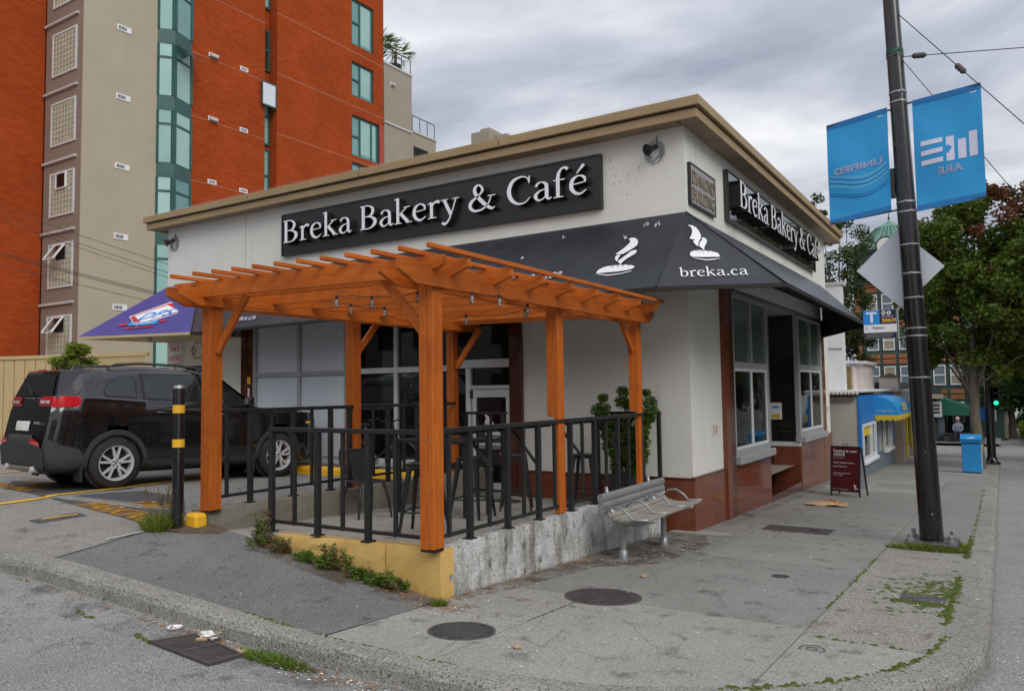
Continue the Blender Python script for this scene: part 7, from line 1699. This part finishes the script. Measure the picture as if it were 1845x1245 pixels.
for y in (25.5,28.0,30.6,33.5): MB().box((SX-.05,y,-1.5),(SX+.07,y+.24,.92)).build('pier', M['shop_yellow'], t)
for y in (25.74,28.24,30.84): MB().box((SX-.06,y,-1.5),(SX+.02,y+2.2,-.75)).build('stall_riser', M['shop_grey'], t); MB().box((SX-.05,y,-.75),(SX-.02,y+2.2,.9)).build('pane', M['glass_dark'], t)
# timbered turret building
VX, VY = -2.0, 50.0
t = thing('turret_house', 'green and orange timbered house with a copper turret roof', 'building', (VX,VY,-1.5)); vh = t
MB().box((-3.9,50.3,-1.6),(4.2,58,8.6)).build('wall', M['vict_green'], t)
MB().box((-3.86,50.0,-1.6),(3.2,50.29,8.6)).build('front_wall', M['vict_green'], t)
MB().lathe([(2.35,8.6),(2.35,10.35),(2.5,10.42),(2.5,10.62)], (-1.75,51.6,0), 8, rot=Matrix.Rotation(rad(22.5),3,'Z')).build('turret_wall', M['vict_green'], t)
MB().lathe([(2.6,10.62),(.9,12.3),(.12,12.75),(.001,12.95)], (-1.75,51.6,0), 8, rot=Matrix.Rotation(rad(22.5),3,'Z')).build('turret_roof', M['copper'], t)
mb = MB()
for k in range(32): a = 2*math.pi*k/32; mb.tube([(-1.75+2.56*math.cos(a),51.6+2.56*math.sin(a),10.66),(-1.75+.85*math.cos(a),51.6+.85*math.sin(a),12.34)],.025,4)
mb.build('roof_ribs', M['vict_green'], t, kind='stuff'); MB().lathe([(.05,12.9),(.09,13.0),(.03,13.1),(.015,13.4)], (-1.75,51.6,0), 8).build('finial', M['vict_green'], t)
MB().lathe([(.62,0),(.62,.12),(.52,.121),(.52,.06)], (-1.75,49.16,10.75), 24, axis='Y', rot=Matrix.Rotation(rad(180),3,'Z')).build('dormer_ring', M['vict_green'], t); MB().lathe([(.5,0),(.5,.02)], (-1.75,49.0,10.75), 24, axis='Y').build('clock_face', M['litter'], t)
for k in range(6):
    a = rad(-90+45*(k-2.5)); c = Vector((-1.75+2.2*math.cos(a),51.6+2.2*math.sin(a),9.5)); MB().box((c.x-.36,c.y-.03,9.05),(c.x+.36,c.y+.03,10.1),rot=Matrix.Rotation(a+math.pi/2,3,'Z')).build('turret_window', M['window_dark'], t); 
    a2 = rad(-90+45*(k-2.5)); MB().box((c.x-.55,c.y-.02,8.66),(c.x+.55,c.y+.02,8.98),rot=Matrix.Rotation(a2+math.pi/2,3,'Z')).build('turret_panel', M['vict_orange'], t)
for rz_ in (7.1,4.7,2.4,.1):
    for k in range(6):
        xc = -2.82+k*.93
        f = MB().box((xc-.34,49.94,rz_-.62),(xc-.28,49.995,rz_+.64)).build('window', M['white'], t)
        for q in ((xc+.28,xc+.34,rz_-.62,rz_+.64),(xc-.28,xc+.28,rz_-.62,rz_-.55),(xc-.28,xc+.28,rz_+.57,rz_+.64),(xc-.28,xc+.28,rz_-.03,rz_+.04)): MB().box((q[0],49.94,q[2]),(q[1],49.995,q[3])).build('frame_bar', M['white'], f)
        MB().box((xc-.28,49.97,rz_-.55),(xc+.28,49.99,rz_+.57)).build('pane', M['tower_grey' if (k+int(rz_)) % 2 else 'shop_grey'], f)
        if rz_ == 2.4 and k == 1: MB().box((xc-.26,49.955,rz_-.5),(xc-.12,49.968,rz_+.02)).box((xc+.12,49.955,rz_-.5),(xc+.26,49.968,rz_+.02)).build('red_curtain', M['red'], f, kind='stuff')
        for (z0,z1) in ((rz_+.80,rz_+1.08),(rz_+1.16,rz_+1.42)): MB().box((xc-.38,49.95,z0),(xc+.38,49.998,z1)).build('panel', M['vict_orange'], t)
for z in (8.45,8.62): MB().box((-4.0,49.86,z),(3.3,50.0,z+.12)).build('string_course', M['vict_green'], t)
MB().box((-3.86,49.95,-1.6),(-3.5,49.999,8.4)).build('orange_wall', M['vict_orange'], t)
# green awning block at the far corner
t = thing('far_corner_shop', 'dark storefront with a green sloping awning across the side street', 'shop', (1.2,47,-1.5))
MB().box((-3,45.6,-1.6),(.95,49.8,1.6)).build('wall', M['dark_wall'], t); MB().box((.95,46.2,-1.6),(1.25,46.6,.3)).build('pier', M['shop_grey'], t); MB().box((.95,48.9,-1.6),(1.25,49.3,.3)).build('pier', M['shop_grey'], t)
MB().add([(.95,46.0,1.12),(3.15,46.0,.22),(3.15,46.0,.02),(.95,46.0,.02),(.95,52,1.12),(3.15,52,.22),(3.15,52,.02),(.95,52,.02)],[(0,3,2,1),(0,1,5,4),(1,2,6,5),(4,5,6,7)]).build('awning', M['awning_green'], t)
MB().box((.10,45.2,-.05),(1.2,45.55,.85),.01).build('sign_board', M['ledge'], t); MB().box((-1.5,44.9,1.0),(1.3,45.6,1.25),.01).build('canopy', M['tower_grey'], t)
mb = MB()
for k in range(3): mb.box((.5,45.18,.16+k*.2),(1.1,45.2,.28+k*.2))
mb.build('sign_print', M['dark_wall'], t, kind='stuff')
MB().box((2.2,50.6,-1.5),(4.4,56,2.6)).build('far_wall', M['tower_grey'], t)
# a person sitting in front of it
t = thing('person', 'seated person in pale blue top and dark trousers far down the street', 'person', (1.95,45.6,-1.45))
def skin_body(name, joints, bones, m, parent):
    me = bpy.data.meshes.new(name); o = Vector(parent.location); me.from_pydata([tuple(Vector(p)-o) for p,_ in joints], bones, []); ob = bpy.data.objects.new(name, me); COL.objects.link(ob); ob.parent = parent
    md = ob.modifiers.new('skin','SKIN'); sv = me.skin_vertices[0].data
    for i,(p,r) in enumerate(joints): sv[i].radius = (r,r)
    sv[0].use_root = True; ob.modifiers.new('sub','SUBSURF').levels = 1; ob.modifiers['sub'].render_levels = 1; me.materials.append(m); return ob
bx_,by_,bz_ = 1.95,45.6,-1.46
J = [((bx_,by_,bz_+.50),.15),((bx_,by_-.02,bz_+.75),.15),((bx_,by_-.06,bz_+.98),.16),((bx_,by_-.08,bz_+1.10),.06),((bx_,by_-.12,bz_+1.27),.105)]
J += [((bx_-.20,by_-.06,bz_+.98),.06),((bx_-.24,by_-.14,bz_+.72),.05),((bx_-.08,by_-.36,bz_+.62),.04),((bx_+.20,by_-.06,bz_+.98),.06),((bx_+.24,by_-.14,bz_+.72),.05),((bx_+.08,by_-.36,bz_+.62),.04)]
skin_body('body', J, [(0,1),(1,2),(2,3),(3,4),(2,5),(5,6),(6,7),(2,8),(8,9),(9,10)], M['cloth'], t)
J2 = [((bx_,by_,bz_+.48),.15)]
for s in (-1,1): J2 += [((bx_+s*.10,by_-.02,bz_+.47),.10),((bx_+s*.13,by_-.45,bz_+.48),.075),((bx_+s*.12,by_-.47,bz_+.08),.05),((bx_+s*.12,by_-.60,bz_+.03),.04)]
skin_body('trousers', J2, [(0,1),(1,2),(2,3),(3,4),(0,5),(5,6),(6,7),(7,8)], M['cloth_dark'], t)
MB().ell((bx_,by_-.13,bz_+1.27),(.10,.115,.13),12,8).build('head', M['skin'], t, smooth=1); MB().ell((bx_,by_-.10,bz_+1.33),(.105,.11,.10),12,6).build('cap', M['litter'], t, smooth=1)
t = thing('stone_ledge', 'low dark ledge the far person sits on', 'ledge', (2.4,45.9,-1.45)); MB().box((1.2,45.5,-1.6),(3.2,46.1,-1.04),.02).build('block', M['dark_wall'], t); MB().box((1.15,45.46,-1.038),(3.25,46.14,-.98),.01).build('cap', M['dark_wall'], t)

# ------------------------------------------------------------------ trees
def tree(name, lab, base, trunk, clumps, n_each, size, m, group=None, limbs=10, elong=1.5, hcrown=2.0):
    t = thing(name, lab, 'tree', base, group); x,y,z = base
    mb = MB(); mb.tube([(x,y,z-.2),(x+.02,y,z+trunk[1]*.35),(x-.03,y+.02,z+trunk[1]*.7),(x,y,z+trunk[1]),(x,y,z+trunk[1]+hcrown)], [trunk[0]*1.35,trunk[0],trunk[0]*.9,trunk[0]*.85,trunk[0]*.25], 12)
    cs = [c for c,_ in clumps]; random.shuffle(cs)
    for c in cs[:limbs]:
        a = Vector((x,y,z+trunk[1]*random.uniform(.8,1.25))); b = Vector(c); mid_ = (a+b)/2+Vector((random.uniform(-.15,.15),random.uniform(-.15,.15),random.uniform(0,.3))); mb.tube([a,mid_,b],[trunk[0]*.30,trunk[0]*.15,.012],6)
    mb.build('trunk', M['bark'], t, smooth=60); leaf_cloud(clumps, n_each, 0, size, 'crown', m, t, elong=elong, droop=.15); return t
def crown(c, r, n, cr, rnd=1.0):
    out = []
    while len(out) < n:
        p = np.array([random.uniform(-1,1) for _ in range(3)]); d = np.linalg.norm(p)
        if d > 1 or d < .45*random.random(): continue
        if p[2] < -.88: continue
        out.append(((c[0]+p[0]*r[0], c[1]+p[1]*r[1], c[2]+p[2]*r[2]), cr*random.uniform(.7,1.25)))
    return out
tree('maple_tree', 'broad green maple with reddish tips beside the newspaper box', (3.42,22.3,gB(22.3)), (.16,2.3), crown((4.0,23.0,4.8),(2.75,2.5,3.25),330,.40), 190, .088, M['leaf_maple'], limbs=9, elong=1.3)
_mt = [o for o in bpy.data.objects if o.name == 'maple_tree'][0]
leaf_cloud(crown((4.3,22.9,7.1),(1.7,1.6,.9),16,.30)+crown((4.0,22.2,5.0),(2.2,1.9,2.4),14,.22), 130, 0, .09, 'reddish_leaves', M['leaf_red'], _mt, elong=1.3, droop=.15)
tree('street_tree', 'darker leafy tree beyond the signal pole', (5.5,30,gB(30)), (.16,2.2), crown((6.3,30.5,4.4),(3.2,2.8,3.8),190,.62), 190, .13, M['leaf_dark'], 'trees along the street')
tree('street_tree', 'distant dense tree behind the maple at the far corner', (4.6,52,-1.4), (.2,2.5), crown((4.8,52,3.0),(3.2,3,3.2),70,.9), 170, .2, M['leaf_dark'], 'trees along the street')
tree('birch_tree', 'slender airy tree rising behind the right end of the cafe', (-1.0,26.5,-.9), (.16,4.5), crown((-1.0,26.5,5.9),(1.15,1.2,3.4),70,.36)+crown((-1.7,26.3,8.2),(.35,.4,1.3),10,.25)+crown((-.5,26.2,3.4),(.75,.8,1.3),26,.36), 150, .075, M['leaf_birch'], limbs=20)
t = thing('round_hedge', 'bright round clipped bush right of the signal pole', 'bush', (5.5,46.5,-1.4)); mb = MB()
cl = crown((5.45,46.5,-.75),(.62,.6,.72),30,.24); 
for c,_ in cl[:8]: mb.tube([(5.45,46.5,-1.5),c],[.05,.02],5)
mb.build('stems', M['bark'], t, kind='stuff'); leaf_cloud(cl, 120, 0, .07, 'foliage', M['leaf_bush'], t)
t = thing('dark_hedge', 'long dark hedge along the far pavement', 'hedge', (7,52,-1.4)); cl = []
for k in range(40): cl.append(((5.2+random.uniform(0,2.2),48+k*.6,-1.2+random.uniform(0,1.2)),.5))
leaf_cloud(cl, 110, 0, .12, 'foliage', M['leaf_dark'], t); MB().box((5.4,48,-1.6),(7.2,71,-.9)).build('core', M['leaf_dark'], t)
def far_car(lab, x, y, m, grp):
    t = thing('parked_car', lab, 'car', (x,y,g(x,y)+R_DROP), grp); z = g(x,y)+R_DROP
    MB().prism([(-2.1,.30),(-2.15,.75),(-1.9,.95),(-1.3,1.0),(-.8,1.42),(.9,1.45),(1.6,1.0),(2.05,.9),(2.15,.5),(2.1,.30)], (x-.85,y,z), (0,1,0), (0,0,1), 0, 1.7).build('body', m, t)
    MB().prism([(-.75,.02),(-.55,.36),(.75,.36),(1.2,.02)][::-1], (x-.86,y,z+1.03), (0,1,0), (0,0,1), 0, 1.72).build('windows', M['car_glass'], t); MB().quad((x-.7,y-1.26,z+1.04),(x+.7,y-1.26,z+1.04),(x+.62,y-.84,z+1.40),(x-.62,y-.84,z+1.40)).build('rear_window', M['car_glass'], t)
    for sx in (-.8,.8):
        for sy in (-1.35,1.35): MB().lathe([(.32,-.1),(.32,.1)], (x+sx,y+sy,z+.32), 16, axis='X').build('wheel', M['rubber'], t)
    for sx in (-.65,.65): MB().box((x+sx-.14,y-2.17,z+.70),(x+sx+.14,y-2.13,z+.86)).build('tail_lamp', M['red_lens'], t)
far_car('red car parked far down the street by the hedge', 9.3, 66, M['red'], 'cars parked far down the street'); far_car('white car parked far down the street behind the red one', 9.4, 73, M['white'], 'cars parked far down the street')

# ================================================================== WHAT STANDS ACROSS THE STREETS, BEHIND THE VIEWPOINT (seen in the glass; dark house, block and conifers added to darken car reflections)
def row_building(lab, x0, x1, y0, y1, h, m, face, nm='row_building'):
    t = thing(nm, lab, 'building', ((x0+x1)/2,(y0+y1)/2,.1)); MB().box((x0,y0,-1.5),(x1,y1,h)).build('wall', M[m], t)
    MB().box((x0-.1,y0-.1,h),(x1+.1,y1+.1,h+.25)).build('parapet', M['ledge'], t)
    L_ = (x1-x0) if face == 'n' else (y1-y0); n_ = int(L_/2.6)
    for r in range(int(h//3)):
        for k in range(n_):
            a = 1.0+k*2.6; z = 1.2+r*3.0
            if face == 'n': MB().box((x0+a,y1-.02,z),(x0+a+1.4,y1+.03,z+1.5)).build('window', M['window_dark'], t)
            else: MB().box((x0-.03,y0+a,z),(x0+.02,y0+a+1.4,z+1.5)).build('window', M['window_dark'], t)
row_building('pale two storey row across the left street', -27,-12,-26,-17,7.5,'shop_beige','n'); row_building('white low garage across the left street', -11.5,-3,-24,-17.5,5.0,'white','n'); row_building('added dark house across the left street to darken the car reflection', -62,-27.6,-28,-16,11,'dark_wall','n'); row_building('cream house across the left street', -2.4,12,-27,-18,8.0,'cream','n')  # the dark house is added to darken what the tailgate reflects
row_building('added dark block covering the open sky in the car reflection', -60,-47,-14,4.5,13,'dark_wall','n')  # unseen block added to hide bright sky from the tailgate reflection
far_car('maroon car parked across the left street', -15.5, -14.6, M['maroon'], 'cars parked across the left street'); far_car('dark green car parked across the left street', -20, -14.6, M['awning_green'], 'cars parked across the left street')
row_building('grey shop row across the right street', 16.5,26,-6,14,7.0,'shop_beige','w'); row_building('cream shop row further along the right street', 16.5,26,15,34,8.5,'cream','w')
row_building('tall grey apartment row further along the right street', 17,30,35,80,13,'shop_beige','w')
for i,(x,y,lab) in enumerate(((14.8,6,'street tree before the grey shop row'),(14.8,20,'street tree before the cream row'),(14.8,32,'third street tree across the right street'),(14.6,44,'fourth street tree across the right street'))):
    tree('street_tree', lab, (x,y,g(x,y)), (.14,2.4), crown((x,y,g(x,y)+4.6),(2.2,2.2,2.6),34,.65), 90, .2, M['leaf_dark'], 'street trees across the road')
for i,(x,y,lab) in enumerate(((-31,-13.5,'tall dark conifer added across the left street for the car reflection'),(-37,-15,'tall dark conifer added behind the first one'),(-44,-15,'tall dark conifer added furthest along the left street'))):  # unseen trees added so the car reflects something dark
    tree('added_conifer', lab, (x,y,.4), (.25,2.0), crown((x,y,6),(2.8,2.8,5.2),70,.8), 90, .25, M['leaf_dark'], 'dark conifers added to darken the car reflection', hcrown=7)
row_building  # end

# ================================================================== WEEDS, MOSS, LITTER
def tuft(name, lab, cat, c, r, n, h, m, spread=.5, base=None, lean=0, width=.006):
    """blades of grass rooted in a small patch"""
    t = thing(name, lab, cat, c); V = MB()
    for k in range(n):
        a = random.uniform(0,6.283); rr = math.sqrt(random.random()); x = c[0]+r[0]*rr*math.cos(a); y = c[1]+r[1]*rr*math.sin(a); z = (base(x,y) if base else g(x,y)); hh = h*random.uniform(.35,1.1)*(1.1-.5*rr)
        d = Vector((math.cos(a)*spread*rr+random.uniform(-.35,.35), math.sin(a)*spread*rr+random.uniform(-.35,.35), 1)).normalized(); b = random.uniform(0,6.28); s = Vector((math.cos(b),math.sin(b),0))*width*random.uniform(.6,1.3)
        p = Vector((x,y,z-.005)); q = p+d*hh*.6; e = p+d*hh+Vector((d.x,d.y,-.35))*hh*.25; V.quad(p-s,p+s,q+s*.7,q-s*.7); V.quad(q-s*.7,q+s*.7,e+s*.05,e-s*.05)
    V.build('blades', m, t, kind='stuff'); return t
tuft('grass_tuft','tall grass tuft growing at the foot of the banded bollard','grass',(-3.45,-.36,g(-3.4,-.35)),(.17,.12),420,.30,M['grass'],.8,width=.005)
t = thing('seed_grass','seeding grass stalks leaning beside the bollard','grass',(-3.42,-.30,g(-3.4,-.3)))
mb = MB()
for k in range(16):
    a = random.uniform(0,6.28); p = Vector((-3.44+.08*math.cos(a),-.32+.08*math.sin(a),g(-3.4,-.3))); d = Vector((random.uniform(-.3,.3),random.uniform(-.25,.25),1)).normalized(); h_ = random.uniform(.3,.5); e = p+d*h_; mb.tube([p,p+d*h_*.6,e],[.003,.0025,.002],3)
    for j in range(7): q = p+d*h_*(.72+.045*j); mb.ell(q+Vector((random.uniform(-.012,.012),random.uniform(-.012,.012),0)),(.005,.005,.014),5,3)
mb.build('stalks', M['weed_dry'], t, kind='stuff')
tuft('grass_tuft','thick grass band around the base plate of the trolley pole','grass',(3.24,5.64,gB(5.64)),(.46,.15),1000,.12,M['grass'],1.0,width=.006)
tuft('grass_tuft','grass growing behind and beside the trolley pole base','grass',(3.55,5.95,gB(5.95)),(.14,.42),360,.10,M['grass'],.7,width=.007)
tuft('grass_tuft','small tuft at the corner of the yellow and white walls','grass',(.13,-.18,g(.13,-.18)),(.06,.04),160,.10,M['grass'],.9)
tuft('grass_tuft','long green weeds spilling from the gutter just past the storm drain','grass',(-.12,-1.66,g(-.12,-1.66)+R_DROP),(.36,.08),620,.075,M['weed'],.9,base=lambda x,y:g(x,y)+R_DROP,width=.007)
def weed(lab, c, n, r, h, dry=0.3):
    t = thing('weed_clump', lab, 'weeds', c); cl = []; st = MB()
    for k in range(n):
        a = random.uniform(0,6.28); p = Vector((c[0]+r*random.uniform(-1,1), c[1]-abs(random.gauss(0,.05)), c[2])); hh = h*random.uniform(.3,1); e = p+Vector((random.uniform(-.08,.08),random.uniform(-.07,.01),hh)); st.tube([p,(p+e)/2+Vector((random.uniform(-.02,.02),0,.01)),e],[.004,.003,.001],4)
        for j in range(4): q = p+(e-p)*(.3+.2*j); cl.append((tuple(q),.035))
    st.build('stems', M['weed_dry'], t, kind='stuff'); nd = int(len(cl)*dry)
    if nd: leaf_cloud(cl[:nd], 12, 0, .012, 'dry_leaves', M['weed_dry'], t)
    leaf_cloud(cl[nd:], 15, 0, .014, 'leaves', M['weed'], t)
    return t
weed('tall half dry weeds at the left end of the yellow wall', (-2.13,-.04,g(-2.1,0)), 26, .11, .38, .65)
weed('dry weeds against the yellow wall near its left end', (-1.85,-.05,g(-1.85,0)), 16, .12, .16, .75)
weed('wilted brown plant in the middle of the yellow wall', (-1.12,-.05,g(-1.1,0)), 20, .16, .26, .6)
weed('small fresh green weed at the yellow wall', (-1.52,-.06,g(-1.5,0)), 12, .06, .10, .05); weed('lush green weeds below the yellow wall', (-.60,-.07,g(-.6,0)), 40, .30, .15, .25); weed('green weeds at the middle foot of the yellow wall', (-1.27,-.07,g(-1.27,0)), 22, .09, .13, .1)
def moss_strip(lab, pts, w_, zo=.0, n=1.0, name='moss_strip'):
    t = thing(name, lab, 'moss', (*pts[0], g(*pts[0]))); mb = MB(); P = resample(pts, .03)+[pts[-1]]; ph = random.uniform(0,9)
    for i,(x,y) in enumerate(P):
        dens = .55+.45*math.sin(i*.23+ph)*math.sin(i*.071+1.3*ph)
        for k in range(int(3*n)):
            if random.random() > dens: continue
            r = random.uniform(.008,.020)*min(1.6,w_/.03); a = x+random.gauss(0,w_*.4); b = y+random.gauss(0,w_*.4); mb.ell((a,b,g(a,b)+zo),(r,r*random.uniform(.7,1.3),r*.55),7,4,.25)
    mb.build('cushions', M['moss'], t, kind='stuff'); return t
arc = [(1.25+2.42*math.cos(-math.pi/2+math.pi/2*k/20),1.14+2.48*math.sin(-math.pi/2+math.pi/2*k/20)) for k in range(8,21)]
moss_strip('green moss line along the inner edge of the curved corner kerb', arc, .035); moss_strip('moss line between kerb and slab at the bottom of the picture', [(-.05,-1.36),(.5,-1.37),(1.15,-1.37)], .022); moss_strip('moss along the kerb beside the dark asphalt', [(-.75,-1.36),(-.25,-1.36)], .03)
moss_strip('short moss joint beside the larger manhole', [(.975,-.18),(.98,.58)], .016); moss_strip('moss line between pavement and right kerb beyond the pole', [(3.67,5.2),(3.68,7.2)], .04,n=1.6); moss_strip('sparse moss further along the right kerb joint', [(3.69,7.4),(3.69,15.0)], .03,n=.5); moss_strip('moss beside the right kerb in front of the pole', [(3.66,1.6),(3.67,3.8)], .045,n=1.3)
moss_strip('moss on the slab joint left of the mossy strip', [(2.80,1.6),(2.80,4.6)], .022,n=.8); moss_strip('mossy joint in front of the grey utility cover', [(2.9,.63),(3.55,.63)], .028,n=.8); moss_strip('thin mossy joint near the steel hatch', [(.98,4.2),(1.06,6.2),(1.06,7.0)], .012,n=.6)
t = thing('moss_patch','patchy moss over the strip around the grey utility cover','moss',(3.35,2.7,gB(2.7))); mb = MB()
for k in range(330):
    yy = random.gauss(2.75,.42); x = 3.66-abs(random.gauss(0,.26)); 
    if x < 2.85: continue
    r = random.uniform(.006,.024); mb.ell((x,yy,g(x,yy)),(r*1.5,r,r*.4),6,4,.3)
for k in range(120): x = random.uniform(3.2,3.66); yy = 2.26+random.gauss(0,.03); r = random.uniform(.01,.024); mb.ell((x,yy,g(x,yy)),(r*1.4,r,r*.5),6,4,.3)
mb.build('cushions', M['moss'], t, kind='stuff')
for lab,pts in (('small moss patch in the gutter at far left',[(-3.7,-1.60),(-3.5,-1.62)]),('moss streak in the gutter left of the drain',[(-2.3,-1.80),(-2.05,-1.84)]),('moss by the upper left corner of the storm drain',[(-1.40,-1.86),(-1.14,-1.92)])): moss_strip(lab, pts, .03, zo=R_DROP, n=.8)
# crumbs of litter and leaf bits
def crumbs(name, lab, m, spots, sz, zo=0):
    t = thing(name, lab, 'litter', (*spots[0][:2], g(*spots[0][:2])+zo)); mb = MB()
    for (x,y,sx,sy,n) in spots:
        for k in range(n):
            a = x+random.gauss(0,sx); b = y+random.gauss(0,sy); s = sz*random.uniform(.4,1.5); th = random.uniform(0,6.28); dx,dy = math.cos(th)*s, math.sin(th)*s; e = random.uniform(.3,.6); z = g(a,b)+zo+.008
            if -3.1 < a < .02 and 0 < b < 5.4: continue
            mb.add([(a-dx,b-dy,z),(a+dy*e,b-dx*e,z+.003),(a+dx,b+dy,z+.002),(a-dy*e,b+dx*e,z),(a,b,z+s*.3)],[(0,1,4),(1,2,4),(2,3,4),(3,0,4)])
    mb.build('bits', m, t, kind='stuff')
crumbs('litter_scatter','white paper bits and cigarette ends scattered under the bench',M['litter'],[(.55,3.3,.22,.6,90),(.95,3.2,.35,.7,40),(2.0,4.0,.8,2.5,55),(1.3,8,.6,2.5,40),(3.3,2,.25,.9,25),(3.4,9,.3,4,20)],.012)
crumbs('litter_scatter','white crumbs scattered on the asphalt patch and front slabs',M['litter'],[(-1.2,-.8,.8,.3,26),(1.2,-.4,.7,.5,26),(-.2,-.25,.4,.1,18),(.25,.25,.12,.4,22)],.010)
crumbs('leaf_debris','rusty brown leaf crumbs along the foot of the patio wall',M['litter_brown'],[(.10,.8,.06,.6,220),(.12,2.2,.08,.6,160),(.35,3.4,.18,.7,280),(-.2,-.14,.35,.06,240),(-1.4,-.12,.5,.05,160),(.2,-.2,.15,.1,120),(3.98,4,.03,4,60),(.62,.42,.25,.03,50)],.012)
crumbs('gutter_debris','leaf scraps and crumbs in the gutter around the storm drain',M['litter_brown'],[(-1.1,-1.64,.35,.05,110),(.2,-1.66,.4,.05,110),(-2.4,-1.66,.9,.04,70),(.9,-1.72,.3,.06,60)],.014,R_DROP)
crumbs('gutter_debris','pale crumbs and grit in the gutter past the weeds',M['litter'],[(.55,-1.70,.3,.05,80),(-1.0,-1.62,.2,.04,30),(4.15,4,.06,3,30),(4.1,1.5,.05,.5,14)],.011,R_DROP)
crumbs('grit','dark grit specks strewn over the pavement',M['hole'],[(1.2,.0,.9,.9,60),(-1.5,-.8,.9,.3,50),(2,4,.7,2.5,60)],.008)
zl = g(-1.2,-1.6)+R_DROP
t = thing('plastic_lid','white plastic lid lying in the gutter before the drain','litter',(-1.27,-1.63,zl)); MB().lathe([(.001,.004),(.042,.004),(.053,.014),(.057,.016),(.054,.008),(.038,.0)], (-1.27,-1.63,zl), 22).build('lid', M['white'], t)
t = thing('clear_lid','flattened clear grey lid left of the white one','litter',(-1.47,-1.66,zl)); MB().lathe([(.001,.003),(.046,.003),(.058,.007),(.055,.0)], (-1.47,-1.66,zl), 22).build('lid', M['tower_grey'], t)
zl = g(-.86,-1.62)+R_DROP+.02
t = thing('crumpled_wrapper','crumpled clear plastic wrapper with scraps on the storm drain','litter',(-.86,-1.62,zl)); MB().ell((-.86,-1.64,zl+.015),(.10,.045,.022),12,7,.45).build('wrapper', M['litter'], t); MB().ell((-.77,-1.62,zl+.025),(.04,.03,.025),9,6,.45).build('scrap', M['tower_grey'], t); MB().box((-.88,-1.72,zl),(-.80,-1.69,zl+.012),rot=Matrix.Rotation(.6,3,'Z')).build('stick', M['paper'], t)
zl = g(-.5,-1.66)+R_DROP
t = thing('dead_leaf','large tan dead leaf at the right end of the storm drain','leaf',(-.47,-1.66,zl)); MB().ell((-.47,-1.66,zl+.008),(.055,.035,.010),9,4,.35).build('blade', M['paper'], t)
for x,y,lab in ((1.02,1.95,'curled brown leaf on the pavement beyond the large manhole'),(1.30,-.85,'small tan scrap near the bottom edge of the pavement')):
    t = thing('dead_leaf',lab,'leaf',(x,y,g(x,y))); MB().ell((x,y,g(x,y)+.014),(.035,.025,.014),8,4,.4).build('blade', M['paper'], t)
# fine cracks in the front slabs
def crack(pts, name='crack'):
    mb = MB(); P = [pts[0]]
    for a,b in zip(pts,pts[1:]):
        for k in range(1,9): s = k/8; P.append((a[0]+(b[0]-a[0])*s+random.gauss(0,.008),a[1]+(b[1]-a[1])*s+random.gauss(0,.008)))
    for i in range(len(P)-1):
        a,b = Vector(P[i]),Vector(P[i+1]); d = (b-a).normalized(); n_ = Vector((-d.y,d.x))*random.uniform(.0006,.0018); mb.quad(*[(q.x,q.y,g(q.x,q.y)+.0025) for q in (a-n_,b-n_,b+n_,a+n_)])
    mb.build(name, M['joint'], sidewalk)
for pts in ([(.93,-.78),(1.20,-.62),(1.42,-.72),(1.52,-.60)],[(1.05,.50),(1.38,.28),(1.60,.25),(2.10,-.35),(2.25,-.80)],[(1.38,.28),(1.30,-.2),(1.42,-.72)],[(.62,-.93),(.72,-1.18),(.60,-1.33)],[(.85,-.93),(.95,-1.3)],[(.05,-.40),(.45,-.50)]): crack(pts)
